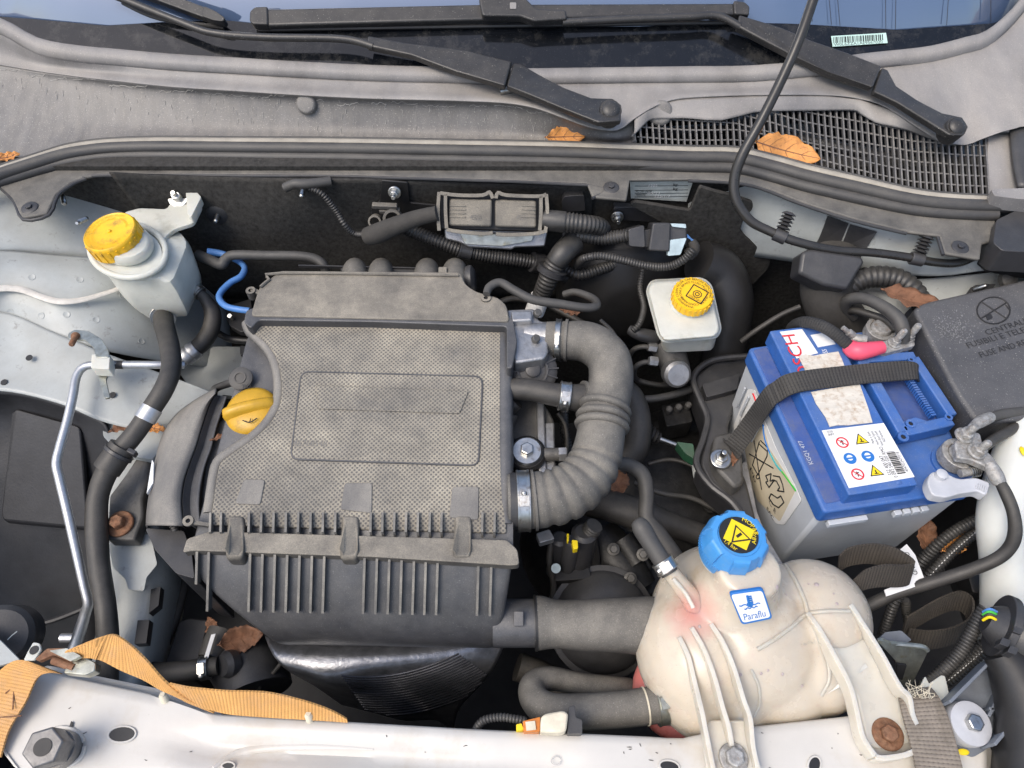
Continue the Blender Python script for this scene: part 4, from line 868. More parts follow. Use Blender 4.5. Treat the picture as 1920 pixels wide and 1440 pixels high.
for pts in ([(824, 360), (822, 395), (824, 432)], [(836, 364), (836, 395), (838, 428)], [(826, 362), (860, 366), (905, 366), (918, 360), (924, 372)], [(930, 372), (934, 361), (950, 366), (1010, 368), (1024, 364)], [(1024, 364), (1026, 400), (1022, 436)], [(1014, 368), (1014, 400), (1012, 432)], [(838, 430), (860, 434), (905, 438), (924, 436)], [(930, 438), (950, 440), (1000, 438), (1020, 434)]):
    M().ribbon([pe(a, b_, .012) for a, b_ in pts], NE * .012, .0045, 3).build('lever_frame', K['box'], ec, ang=50)
M().prism([pe(a, b_, -.012) for a, b_ in rnd([(862, 437), (1000, 440), (998, 452), (940, 462), (872, 458)], 3)], NE * -.006).build('cover_plate', K['zinc'], ec, bevel=.001)

# ---------------------------------------------------------------- wiring harness
def ph(x, y, o): q = py(x, y, YF - o); return (x, y, q.z)
hose('wiring_harness', 'cloth taped wiring branch curving from the control unit plug', 'wiring', [ph(820, 400, .06), ph(785, 408, .06), ph(745, 422, .065), ph(712, 436, .07), ph(690, 443, .065)], [14, 15, 17, 19, 17], 'tape', seg=18)
hose('wiring_conduit', 'thin corrugated conduit climbing from the taped wiring branch to the flange', 'conduit', [ph(690, 440, .06), ph(665, 438, .05), ph(645, 420, .05), ph(630, 395, .04), ph(605, 365, .035), ph(580, 352, .03)], 6, 'cond', corr=(5, 1.6))
hose('bent_pipe', 'small bent dark pipe end beneath the flange', 'pipe', [ph(535, 352, .03), ph(552, 345, .03), ph(575, 345, .03), ph(620, 340, .02)], 9, 'hose2')
hose('wiring_conduit', 'thick grey corrugated conduit bending down from the right plug', 'conduit', [ph(1020, 412, .055), ph(1055, 416, .06), ph(1095, 420, .062), ph(1122, 424, .055), ph(1128, 434, .04), ph(1100, 440, .03)], [20, 20, 18, 17, 16, 15], 'cond', corr=(7, 2, .22, 1), seg=18)
c1 = hose('wiring_conduit', 'black corrugated conduit running behind the control unit towards its lower clip', 'conduit', [ph(755, 425, .03), ph(790, 440, .04), ph(830, 455, .05), ph(870, 470, .055), ph(920, 480, .055), ph(980, 488, .055), ph(1030, 500, .05), ph(1060, 520, .04)], 13, 'cond', corr=(6, 2.4), seg=16)
clamp(c1, .36, 24, 'blk', name='clip', screw=False, grow=1.25); clamp(c1, .76, 24, 'blk', name='clip', screw=False, grow=1.3)
hose('wiring_conduit', 'corrugated conduit feeding the multi pin connector', 'conduit', [ph(1060, 440, .04), ph(1095, 442, .055), ph(1130, 447, .06), ph(1165, 443, .065), ph(1190, 440, .07)], 13, 'cond', corr=(6, 2.2), seg=16)
v = hose('wiring_conduit', 'thick upright conduit with a white printed sleeve behind the throttle', 'conduit', [ph(1075, 455, .055), ph(1055, 475, .075), ph(1038, 500, .085), ph(1025, 530, .095), ph(1014, 555, .10), ph(1000, 590, .11)], [23, 22, 20, 19, 17, 17], 'cond', corr=(7, 1.5, .3, .75), seg=18)
band(v, .86, 36, 'paper', 'printed_sleeve', 1.05)
M().tube([p(1033, 497, on(v, .45)[0].z + .015), p(1026, 512, on(v, .5)[0].z + .016)], .0008, 6, 2).build('blue_mark', K['lteal'], v)
clamp(v, .42, 12, 'blk', name='clip', screw=False, grow=1.3)
hose('wiring_conduit', 'slim grey conduit looping from the upright conduit to the multi pin connector', 'conduit', [ph(1082, 498, .07), ph(1095, 485, .085), ph(1125, 480, .09), ph(1165, 487, .095), ph(1210, 498, .10), ph(1250, 500, .10), ph(1280, 488, .10), ph(1300, 468, .095)], 8, 'cond', corr=(5, 1.6), seg=14)
hose('wiring_conduit', 'short corrugated conduit end hanging under the loop', 'conduit', [ph(1060, 505, .06), ph(1085, 515, .07), ph(1125, 505, .06), ph(1165, 490, .04), ph(1185, 478, .03)], 11, 'cond', corr=(6, 2), seg=14)
hose('wiring_conduit', 'thin conduit dropping past the brake fluid reservoir', 'conduit', [ph(1205, 505, .08), ph(1200, 540, .10), ph(1207, 575, .13), ph(1200, 605, .16), ph(1186, 620, .17)], 6, 'cond', corr=(5, 1.5))
cn = thing('multi_pin_connector', 'black multi pin connector with pale blue grey latch and bare wires', 'connector', py(1240, 470, YF - .07))
YC = YF - .07; NC = V((0, -.75, .66)).normalized(); C0 = py(1240, 445, YC)
def pc(x, y, o=0): return pp(x, y, C0 + NC * o, NC)
for px, o_, k in (([(1178, 430), (1208, 422), (1210, 464), (1180, 462)], .012, 'blk'), ([(1224, 418), (1258, 418), (1256, 472), (1216, 470)], .018, 'blk'), ([(1206, 432), (1228, 428), (1226, 464), (1208, 464)], .008, 'blk2'), ([(1254, 420), (1288, 424), (1288, 460), (1252, 458)], .012, 'blk')):
    M().prism([pc(a, b_, o_) for a, b_ in rnd(px, 4)], NC * -.034).build('shell', K[k], cn, bevel=.003)
M().prism([pc(a, b_, .016) for a, b_ in rnd([(1256, 450), (1288, 446), (1276, 478), (1252, 480)], 3)], NC * -.012).build('latch', K['ltgrey'], cn, bevel=.001)
M().prism([pc(a, b_, .016) for a, b_ in rnd([(1258, 419), (1286, 420), (1287, 428), (1260, 425)], 2)], NC * -.008).build('latch', K['ltgrey'], cn, bevel=.001)
for i, dx in enumerate((0, 3)): M().tube([pc(1288, 440 + i * 4, .006), pc(1298 + dx, 452, .006), pc(1301 + dx, 462, .004)], .0011, 6, 4).build('wire', K['tubeblue'], cn)
M().tube([pc(1290, 478, 0), pc(1302, 466, .004), pc(1296, 452, .004)], [.009, .008, .006], 10, 4).build('tape_tail', K['tape'], cn)
hb = thing('harness_bracket', 'small black two ring clip bracket on the firewall', 'clip', py(730, 410, YF - .03))
for a, b_, r_ in ((705, 413, .009), (738, 408, .013)): M().ring(py(a, b_, YF - .04), (0, -.8, .5), r_ * .72, r_, .012).build('clip_ring', K['box'], hb)
M().obox(py(698, 385, YF - .035), py(745, 387, YF - .035), .008, .006).build('clip_bar', K['box'], hb, bevel=.001); M().obox(py(712, 395, YF - .035), py(750, 395, YF - .035), .008, .006).build('clip_bar', K['box'], hb, bevel=.001)
hose('vacuum_hose', 'smooth black hose arching from air box across to the brake booster', 'hose', [(912, 552, .905), (918, 538, .905), (938, 530, .905), (965, 545, .90), (1000, 562, .895), (1050, 570, .89), (1095, 577, .885), (1118, 574, .88), (1112, 560, .87), (1080, 548, .86), (1058, 552, .85)], [7, 8, 8, 8.5, 8.5, 8.5, 8.5, 8, 7.5, 7, 7], 'hose2', n=6)
hose('heater_hose', 'grey rubber hose bending round behind the air box', 'hose', [(372, 478, .86), (395, 488, .865), (415, 496, .868), (423, 486, .872), (440, 478, .875), (500, 479, .876), (560, 480, .876), (592, 486, .872), (608, 500, .865), (612, 520, .85)], [10, 10, 10, 9.5, 9, 9, 9, 9, 9, 9], 'hose2', n=6)
hose('vacuum_tube', 'bright blue plastic vacuum tube looping beside the air box', 'tube', [(388, 472, .866), (415, 476, .86), (440, 486, .858), (458, 500, .858), (452, 518, .86), (432, 530, .862), (414, 548, .864), (412, 562, .866), (428, 576, .868), (468, 583, .868)], [7, 6.5, 5.5, 5.5, 6, 6, 6, 6, 6, 6], 'tubeblue', n=6)
hose('wiring_conduit', 'corrugated conduit tucked under the left edge of the air box lid', 'conduit', [(474, 628, .84), (486, 655, .838), (505, 680, .835), (520, 700, .83)], 8, 'cond', corr=(6, 2))

# ================================================================ reservoir with yellow cap (left)
rs_ = thing('fluid_reservoir', 'milky plastic fluid reservoir with dusty yellow screw cap by the inner fender', 'fluid reservoir', p(300, 560, .82))
def pr(lst, z): return [p(a, b_, z) for a, b_ in lst]
def ellp(cx_, cy_, rx, ry, rot=0, n=24, ph0=0): return [(cx_ + rx * math.cos(t) * math.cos(rot) - ry * math.sin(t) * math.sin(rot), cy_ + rx * math.cos(t) * math.sin(rot) + ry * math.sin(t) * math.cos(rot)) for t in [2 * math.pi * k / n + ph0 for k in range(n)]]
def rsamp(poly, r, n=48, start=None):
    """resample rounded pixel polygon to n points, starting nearest to angle 0 (from centroid)"""
    q = [V(a) for a in rnd(poly, r, 6)]; q2 = q + [q[0]]; L = [0]
    for a, b_ in zip(q2, q2[1:]): L.append(L[-1] + (b_ - a).length)
    out = []; c = sum(q, V((0, 0))) / len(q)
    for k in range(n * 4):
        l = L[-1] * k / (n * 4); j = max(i for i in range(len(q)) if L[i] <= l); out.append(q2[j].lerp(q2[j + 1], (l - L[j]) / max(1e-9, L[j + 1] - L[j])))
    i0 = min(range(len(out)), key=lambda i: abs(math.atan2((out[i] - c).y, (out[i] - c).x)))
    out = out[i0:] + out[:i0]; out = out[::4]
    if math.atan2((out[n // 4] - c).y, (out[n // 4] - c).x) < 0: out = [out[0]] + out[:0:-1]
    return [(a.x, a.y) for a in out]
bodyr = [pr(ellp(238, 470, 66, 45, .15, 48), .922), pr(ellp(240, 476, 69, 50, .05, 48), .912), pr(rsamp([(186, 500), (215, 432), (335, 432), (352, 455), (322, 530), (212, 524)], 12), .903), pr(rsamp([(222, 545), (240, 450), (360, 468), (374, 510), (343, 568), (240, 566)], 6), .865), pr(rsamp([(258, 578), (270, 480), (370, 498), (379, 530), (351, 590), (264, 588)], 4), .835), pr(rsamp([(274, 595), (285, 500), (368, 515), (376, 532), (350, 593), (280, 596)], 4), .825)]
M().rings(bodyr, 2).build('tank', K['milk'], rs_, ang=28)
M().tube([p(a, b_, .919) for a, b_ in ellp(240, 470, 71, 50, .08, 28)][:29] + [p(*ellp(240, 470, 71, 50, .08, 28)[0], .919)], .0042, 10, 2).build('rim', K['milk'], rs_)
M().rings([pr(ellp(236, 462, 52, 38), .918), pr(ellp(236, 458, 52, 38), .93), pr(ellp(232, 452, 42, 31), .94)], 2).build('neck', K['milk'], rs_, ang=60)
q = p(218, 450, .936); ax = V((-.10, -.05, 1)).normalized(); rr = 50 * mpp(q)
cap = M().lathe(q, ax, [(rr, -.006), (rr, .012), (rr * .97, .0155), (rr * .93, .0165), (rr * .9, .0155), (rr * .3, .0155)], 48).build('screw_cap', K['yeld'], rs_, ang=50)
u, v_ = perp(ax)
for k in range(22):
    a = 2 * math.pi * k / 22; d_ = u * math.cos(a) + v_ * math.sin(a)
    M().obox(q + d_ * (rr * 1.005) - ax * .005, q + d_ * (rr * 1.005) + ax * .011, .0022, .0015, d_).build('grip_ridge', K['yeld'], cap, smooth=False)
M().lathe(q + ax * .0155, ax, [(.0028, 0), (.0024, .0018), (.001, .0024)], 16).build('centre_pip', K['yeld'], cap)
for s_, r_, a0 in (('ATTENTION: ONLY USE SPECIFIED FLUID', rr * .76, 2.7), ('CLEAN THE CAP BEFORE REMOVING - MANUAL', rr * .60, 3.6)):
    T(s_, 0, 0, 0, .0036, 'yel', cap, 'moulded_lettering', ax, arc=(q + ax * .0156, r_, a0, u, v_), proud=.0005)
# arm + bolt to the firewall
M().slab(rnd([(232, 398), (262, 390), (312, 392), (322, 378), (318, 362), (308, 355), (312, 348), (355, 348), (378, 385), (362, 418), (330, 428), (312, 440), (300, 470), (270, 440)], 6), .916, .006).build('mounting_arm', K['milk'], rs_, bevel=.0015)
M().prism([p(a, b_, .918) for a, b_ in rnd([(352, 349), (383, 382), (364, 420), (358, 415), (355, 380)], 3)], V((0, 0, .012))).build('arm_wall', K['milk'], rs_, bevel=.001)
q = p(336, 372, .918); mb = M().bolt(q, (0, -.5, 1), .0075, .009, 2.0, .004); mb.lathe(q, V((0, -.5, 1)), [(.0035, .01), (.0035, .02)], 10); mb.build('mounting_nut', K['steel'], rs_, bevel=.0005)
M().tube([p(231, 532, .877), p(262, 533, .877)], .0016, 6, 2).build('level_mark', K['milk'], rs_)
mk_ = M(); mk_.tube([p(a, b_, .872) for a, b_ in ellp(329, 479, 4, 10, -.3, 12)], .0009, 6, 1); mk_.tube([p(326, 474, .872), p(332, 484, .872)], .0012, 6, 2); mk_.tube([p(332, 472, .872), p(327, 486, .872)], .0012, 6, 2); mk_.build('stamped_logo', K['ink'], rs_)

# ---------------------------------------------------------------- left hoses and pipe
h1 = hose('fluid_hose', 'thick black fluid hose hanging down from the yellow capped reservoir to the front', 'hose', [(305, 585, .825), (308, 610, .845), (318, 650, .862), (321, 690, .868), (308, 728, .866), (285, 765, .858), (255, 810, .848), (222, 850, .838), (200, 885, .828), (184, 930, .815), (181, 985, .80), (186, 1060, .79), (198, 1140, .78), (202, 1210, .76), (200, 1290, .74)], [18, 18, 18, 18, 18, 18, 18, 19, 20, 19, 20, 19, 19, 20, 20], 'hose', seg=24)
clamp(h1, .035, 20, 'steel', grow=1.12); band(h1, .38, 26, 'alu', 'silver_band', 1.05); band(h1, .52, 52, 'hose', 'rubber_sleeve', 1.25); clamp(h1, .50, 8, 'blk', name='cable_tie', screw=False, grow=1.35)
c, a, r = on(h1, .5); M().obox(c + V((r * 1.2, 0, .006)), c + V((r * 2.0, -.004, .004)), .006, .01).build('tie_head', K['blk'], h1, bevel=.001)
st_ = surf([o for o in bpy.data.objects if o.name.startswith('strut_tower')][0]); sto = bpy.data.objects['strut_tower']
for a, b_ in ((20, 585), (78, 592), (125, 590), (230, 555), (60, 520), (150, 525), (180, 600), (265, 640)):
    q, n_ = st_(a, b_, .0003)
    if q is not None: M().lathe(q, n_, [(.0045, -.0006), (.0042, .0003), (.003, -.0002)], 16).build('spot_weld', K['sil'], sto)
h2 = hose('return_hose', 'black return hose curving behind the yellow capped reservoir to a metal fitting', 'hose', [(372, 548, .84), (384, 560, .835), (398, 585, .82), (396, 615, .81), (382, 640, .805), (366, 655, .80), (350, 668, .795)], [9, 11, 15, 16, 16, 15, 14], 'hose', seg=20)
c, a, r = on(h2, .93); M().lathe(c, a, [(r * 1.15, -.012), (r * 1.25, -.009), (r * 1.25, -.002), (r * 1.05, 0), (r * 1.2, .003), (r * 1.2, .01), (r * .9, .012), (r * .9, .02), (r * .6, .022)], 24).build('crimp_fitting', K['alu'], h2)
clamp(h2, .04, 10, 'steel', grow=1.2)
pi = hose('metal_pipe', 'bright bent aluminium pipe running down past the wheel arch liner', 'pipe', [(345, 684, .84), (300, 684, .852), (240, 684, .858), (178, 684, .862), (155, 690, .862), (143, 708, .86), (137, 740, .857), (126, 790, .85), (112, 840, .843), (106, 870, .838), (112, 900, .832), (124, 950, .82), (140, 1020, .80), (158, 1100, .775), (165, 1130, .765), (160, 1150, .755), (148, 1190, .74), (135, 1230, .725)], [7.5, 7.5, 7.5, 7.5, 7.5, 7.8, 8, 8.3, 8.5, 8.6, 8.5, 8.5, 8.5, 8.5, 9, 9.5, 11, 12], 'alu', n=6)
M().tube([p(203, 684, .860), p(232, 684, .8585)], 8.2 * mpp(p(220, 684, .86)), 14, 2).build('rubber_sleeve', K['hose'], pi)
bk = thing('pipe_bracket', 'curved zinc bracket with rusty stud and pale clip holding the aluminium pipe', 'bracket', p(180, 690, .83))
M().slab(rnd([(127, 625), (140, 618), (165, 620), (190, 635), (203, 655), (205, 670), (180, 670), (175, 652), (160, 638), (140, 636), (128, 635)], 4), .878, .003).build('bracket_arm', K['zinc'], bk, bevel=.0006)
M().slab(rnd([(177, 692), (206, 692), (198, 712), (206, 745), (196, 747), (188, 720)], 3), .858, .003).build('bracket_tongue', K['zinc'], bk, bevel=.0006)
M().slab(rnd([(172, 664), (206, 664), (204, 692), (170, 690)], 3), .877, .016).build('clip', K['milk'], bk, bevel=.001)
M().slab([(182, 666), (200, 667), (200, 671), (182, 670)], .8778, .001).build('clip_slot', K['sil'], bk)
q = p(142, 630, .878); d_ = (p(133, 648, .892) - q).normalized(); M().lathe(q, d_, [(.0055, 0), (.005, .004)] + [(.0036 if i % 2 else .003, .006 + i * .0012) for i in range(18)] + [(.002, .029)], 12).build('stud', K['rust'], bk)
# ================================================================ BATTERY
bt = thing('car_battery', 'blue topped grey car battery with white labels in its black tray', 'battery', p(1600, 860, .69))
ZL, ZP = .862, .884           # lower lid level, raised platform level
lidc = [(1403, 652), (1545, 961), (1832, 918), (1692, 610)]
lidb = M().slab(rnd(lidc, 9), ZL, .026).build('lid', K['bblue'], bt, bevel=.003, seg=3)
def shr(c, z, k): q = [p(a, b_, z) for a, b_ in c]; m_ = sum(q, V((0, 0, 0))) / 4; return [m_ + (a - m_) * k for a in q]
bot = shr(lidc, ZL, .93); topc = shr(lidc, ZL, .975)
def dz(l, z): return [V((q.x, q.y, z)) for q in l]
M().rings([dz(bot, .68), dz(bot, .69), dz(topc, ZL - .02)]).build('case', K['bgrey'], bt, bevel=.005, seg=3, smooth=True)
FL_, FR_, BL_, BR_ = [p(*lidc[i], ZL) for i in (1, 2, 0, 3)]
ex = (FR_ - FL_).normalized(); ey = (BL_ - FL_).normalized(); ZU = V((0, 0, 1))
# raised platform and the lid's end ledges
plat = M().slab(rnd([(1443, 620), (1556, 606), (1722, 908), (1592, 928)], 4), ZP, .024).build('raised_platform', K['bblue'], bt, bevel=.002, seg=3)
M().slab(rnd([(1412, 656), (1438, 650), (1578, 938), (1548, 944)], 5), ZL + .0012, .003).build('dusty_ledge', K['bblued'], bt, bevel=.0008)
# label: brand strip + plain sticker
o = plate('brand_label', [(1462, 622), (1504, 617), (1534, 662), (1494, 672)], ZP + .0009, 'paper', plat, .0003)
T('BOSCH', 0, 0, 0, .0165, 'red', plat, 'brand_lettering', ZU, q0=p(1533, 727, ZP + .0008), q1=p(1489, 627, ZP + .0008), proud=.0006)
plate('blank_sticker', [(1520, 628), (1550, 623), (1567, 645), (1534, 651)], ZP + .0006, 'paper', plat)
tear = [(1497, 668), (1510, 664), (1525, 667), (1545, 663), (1572, 659), (1578, 672), (1585, 690), (1588, 697), (1516, 706), (1508, 690)]
plate('torn_paper', tear, ZP + .0016, 'torn', plat, .0008)
plate('torn_paper', [(1521, 735), (1560, 728), (1612, 720), (1622, 748), (1628, 765), (1634, 785), (1636, 792), (1590, 797), (1570, 797), (1556, 800), (1548, 782), (1530, 756)], ZP + .0016, 'torn', plat, .0008)
T('470A (EN)', 0, 0, 0, .0065, 'paper', plat, 'rating_lettering', ZU, q0=p(1634, 790, ZP), q1=p(1612, 738, ZP))
T('S4 S5', 0, 0, 0, .006, 'paper', plat, 'rating_lettering', ZU, q0=p(1556, 672, ZP), q1=p(1549, 655, ZP))
T('KGQ1 477', 0, 0, 0, .005, 'bgrey', lidb, 'moulded_mark', ZU, q0=p(1525, 870, ZL + .0014), q1=p(1503, 826, ZL + .0014))
wl_ = plate('warning_label', [(1541, 807), (1657, 793), (1715, 894), (1592, 915)], ZP + .0006, 'paper', plat)
LX = (p(1657, 793, ZP) - p(1541, 807, ZP)); LY = (p(1592, 915, ZP) - p(1541, 807, ZP)); LO = p(1541, 807, ZP + .0007)
def lq(u, v): return LO + LX * u + LY * v
ux, uy = LX.normalized(), -LY.normalized()
def disc(c, r_, k, par, h=.0003, nm='pictogram', seg=28): return M().lathe(c, ZU, [(r_, 0), (r_, h)], seg).build(nm, K[k], par, smooth=False)
R1 = LX.length * .095
for u, v, kind in ((.22, .25, 'no'), (.22, .53, 'blue'), (.22, .80, 'no'), (.52, .25, 'tri'), (.50, .53, 'blue'), (.50, .80, 'tri')):
    c = lq(u, v)
    if kind == 'no':
        M().ring(c, ZU, R1 * .78, R1, .0004).build('prohibition_sign', K['red'], wl_, smooth=False); M().obox(c - ux * R1 * .6 + uy * R1 * .6 + ZU * .0005, c + ux * R1 * .6 - uy * R1 * .6 + ZU * .0005, R1 * .16, .0002).build('sign_slash', K['red'], wl_)
        mb = M(); mb.obox(c - uy * R1 * .4, c + uy * R1 * .45, R1 * .16, .0005); mb.obox(c - ux * R1 * .35, c + ux * R1 * .3 + uy * R1 * .3, R1 * .14, .0005); mb.build('sign_figure', K['ink'], wl_)
    elif kind == 'blue':
        o = disc(c, R1, 'lblue', wl_, nm='mandatory_sign')
        mb = M().lathe(c + uy * R1 * .1 + ZU * .0004, ZU, [(R1 * .5, 0), (R1 * .5, .0002)], 20); mb.build('sign_figure', K['paper'], o, smooth=False)
        mb = M(); mb.obox(c - ux * R1 * .5 + ZU * .0007, c + ux * R1 * .5 + ZU * .0007, R1 * .28, .0002); mb.build('sign_bar', K['lblue'], o)
    else:
        tri = lambda k_, z_: [c + ux * (math.cos(a) * R1 * k_) + uy * (math.sin(a) * R1 * k_) + ZU * z_ for a in (math.pi / 2, math.pi * 7 / 6, math.pi * 11 / 6)]
        o = M().prism(tri(1.3, .0003), -ZU * .0003).build('warning_sign', K['ink'], wl_, smooth=False); M().prism(tri(1.02, .0005), -ZU * .0003).build('sign_face', K['lyel'], o, smooth=False)
        mb = M(); mb.obox(c + uy * R1 * .3 + ZU * .0006, c - uy * R1 * .35 + ZU * .0006, R1 * .2, .0002); mb.obox(c - ux * R1 * .35 - uy * R1 * .3 + ZU * .0006, c + ux * R1 * .35 - uy * R1 * .3 + ZU * .0006, R1 * .14, .0002); mb.build('sign_figure', K['ink'], o)
rs = random.Random(8); v = .50; mb = M()
while v < .88:
    wd = rs.choice((.006, .006, .012, .018)); mb.obox(lq(.80, v + wd / 2) + ZU * .0004, lq(.93, v + wd / 2) + ZU * .0004, LY.length * wd, .0002); v += wd + rs.choice((.008, .012))
mb.build('barcode', K['ink'], wl_, smooth=False)
for s_, u, v0, v1, h in (('552 400 047', .725, .88, .55, .0048), ('0 092 S40 020 RMO', .785, .93, .40, .0042), ('4047023479518', .985, .86, .52, .0035), ('Made in Spain', .70, .33, .12, .003), ('Hecho en Espana', .76, .36, .12, .003), ('Robert Bosch GmbH', .82, .38, .12, .003), ('76227 Karlsruhe', .88, .33, .12, .003)):
    T(s_, 0, 0, 0, h, 'ink', wl_, 'label_lettering', ZU, q0=lq(u, v0), q1=lq(u, v1), proud=.0003)
for s_, v0 in (('AL 689 807', .10), ('150 813 (227)', .05)): T(s_, 0, 0, 0, .003, 'ink', wl_, 'label_lettering', ZU, q0=lq(.16, v0 - .03), q1=lq(.06, v0 - .03), proud=.0003)
M().ring(p(1682, 906, ZP - .004), ex.cross(ZU), .003, .005, .003).build('vent_hole', K['bblue'], plat)
# carrying handle block on the right: an open frame around a sunk well
hb_ = [(1601, 678), (1712, 672), (1784, 784), (1770, 802), (1684, 822), (1672, 806)]
well = M().slab(rnd([(1630, 712), (1700, 705), (1760, 790), (1700, 803), (1672, 800)], 3), ZL + .003, .004).build('handle_well', K['bblued'], bt)
hd = M(); ZH = ZP + .002
for a, b_, w_ in (((1603, 681), (1710, 675), .012), ((1612, 684), (1688, 818), .014), ((1690, 816), (1778, 796), .013), ((1708, 678), (1779, 786), .012)):
    hd.obox(p(*a, ZH - .01), p(*b_, ZH - .01), w_, .02)
hdo = hd.build('handle_frame', K['bblue'], bt, bevel=.0015)
M().slab(rnd([(1684, 795), (1716, 782), (1752, 794), (1765, 800), (1692, 818)], 4), ZH - .001, .018).build('handle_corner', K['bblue'], bt, bevel=.001)
for i in range(17):
    t = i / 16; a = p(lerp(1708, 1752, t), lerp(712, 780, t), ZH - .006); M().obox(a, a - ex * .006, .0022, .008).build('grip_tooth', K['bblue'], bt, smooth=False)
for a, b_, r_ in ((1708, 675, .004), (1778, 783, .0045), (1707, 795, .0055), (1693, 820, .006)):
    q = p(a, b_, ZH + .0002); M().ring(q, ZU, r_ * .5, r_, .0014).build('moulded_ring', K['bblue'], bt); M().lathe(q + ZU * -.0008, ZU, [(r_ * .5, 0), (r_ * .5, .0012)], 14).build('ring_hole', K['ink'], bt)
# moulded ladder ribs under the lid's front edge
for i in range(10):
    t = .08 + i * .042 if i < 6 else .52 + (i - 6) * .06
    q = FL_.lerp(FR_, t) - ZU * .031 - ey * .0 + ey * -.002; M().obox(q, q + ex * .0085, .006, .008).build('ladder_rib', K['bgrey'], bt, bevel=.0006)
for i in range(5):
    q = BL_.lerp(FL_, .12 + i * .06) - ZU * .05 - ex * .0008; M().obox(q, q - ZU * .045, .003, .002, ex).build('case_rib', K['bgrey'], bt, bevel=.0005)
# left face label, laid on the plane of the left face
A_, B_, C_ = dz(topc, ZL - .02)[0], dz(topc, ZL - .02)[1], dz(bot, .69)[1]
SN = (B_ - A_).cross(C_ - A_).normalized(); SN = SN if SN.x < 0 else -SN
def lf(x, y, o=.0012): return pp(x, y, A_ + SN * o, SN)
lab_ = M().prism([lf(*q) for q in rnd([(1375, 800), (1403, 729), (1416, 731), (1434, 788), (1456, 841), (1494, 916), (1503, 938), (1471, 984), (1456, 982), (1412, 918), (1394, 850)], 4)], SN * .0005).build('side_label', K['paper'], bt)
M().prism([lf(*q, .0018) for q in rnd([(1397, 843), (1431, 793), (1443, 841), (1473, 886), (1492, 919), (1462, 978), (1420, 938), (1406, 895)], 4)], SN * .0003).build('cream_panel', K['cream'], lab_)
for k_, pts in (('lblue', [(1431, 796), (1434, 822), (1444, 850)]), ('lteal', [(1444, 850), (1456, 872), (1466, 884)]), ('lgrn', [(1466, 884), (1478, 900), (1492, 920)])): M().tube([lf(*q, .0022) for q in pts], .0013, 6, 3).build('label_stripe', K[k_], lab_)
M().tube([lf(1412, 738, .002), lf(1417, 752, .002), lf(1416, 764, .002)], .0014, 6, 3).build('label_stripe', K['red'], lab_)
mb = M()
def ln(a, b_, w_=.0008): mb.tube([lf(*a, .0024), lf(*b_, .0024)], w_, 6, 1)
for a, b_ in (((1426, 826), (1440, 840)), ((1440, 840), (1438, 856)), ((1438, 856), (1421, 890)), ((1421, 890), (1411, 872)), ((1411, 872), (1424, 828)), ((1405, 851), (1450, 878)), ((1428, 918), (1414, 826)), ((1423, 832), (1438, 846)), ((1416, 858), (1432, 868))): ln(a, b_)
mb.tube([lf(a, b_, .0024) for a, b_ in ellp(1421, 894, 3, 4, 0, 10)], .0008, 5, 1)
mb.build('crossed_bin_symbol', K['ink'], lab_); mb = M()
for pl_ in ([(1436, 892), (1446, 888), (1444, 902), (1452, 900), (1442, 914), (1436, 904), (1440, 902), (1436, 892)], [(1450, 892), (1462, 894), (1468, 910), (1470, 922), (1458, 920), (1462, 914), (1456, 902), (1448, 900)], [(1446, 926), (1458, 934), (1464, 930), (1470, 942), (1460, 952), (1450, 946), (1442, 934), (1446, 926)]):
    for a, b_ in zip(pl_, pl_[1:]): ln(a, b_, .0009)
mb.build('recycling_symbol', K['ink'], lab_)
T('Pb', 0, 0, 0, .008, 'ink', lab_, 'label_lettering', SN, q0=lf(1406, 880, .0022), q1=lf(1416, 906, .0022), proud=.0004)
T('C E', 0, 0, 0, .007, 'ink', lab_, 'label_lettering', SN, q0=lf(1442, 942, .0022), q1=lf(1454, 964, .0022), proud=.0004)
T('EAC', 0, 0, 0, .006, 'ink', lab_, 'label_lettering', SN, q0=lf(1438, 955, .0022), q1=lf(1450, 976, .0022), proud=.0004)
T('Robert Bosch S.A. 120351', 0, 0, 0, .0028, 'ink', lab_, 'label_lettering', SN, q0=lf(1399, 756, .0020), q1=lf(1385, 793, .0020), proud=.0003)

# strap over the battery
L_ = [(1356, 822, .776), (1362, 826, .782), (1395, 782, .818), (1433, 730, .868), (1450, 717, .873), (1483, 700, .889), (1580, 687, .8895), (1700, 678, .8895), (1726, 692, .880), (1743, 716, .852), (1750, 735, .82)]
R_ = [(1384, 862, .770), (1392, 850, .778), (1420, 808, .812), (1449, 765, .866), (1464, 752, .872), (1499, 735, .889), (1590, 722, .8895), (1706, 712, .8895), (1720, 714, .880), (1728, 728, .852), (1735, 745, .82)]
stp = tag(M().ribbon2(L_, R_, .0024, 6).build('battery_strap', K['webb'], None, ang=60), 'black woven strap pulled over the blue battery', 'strap')
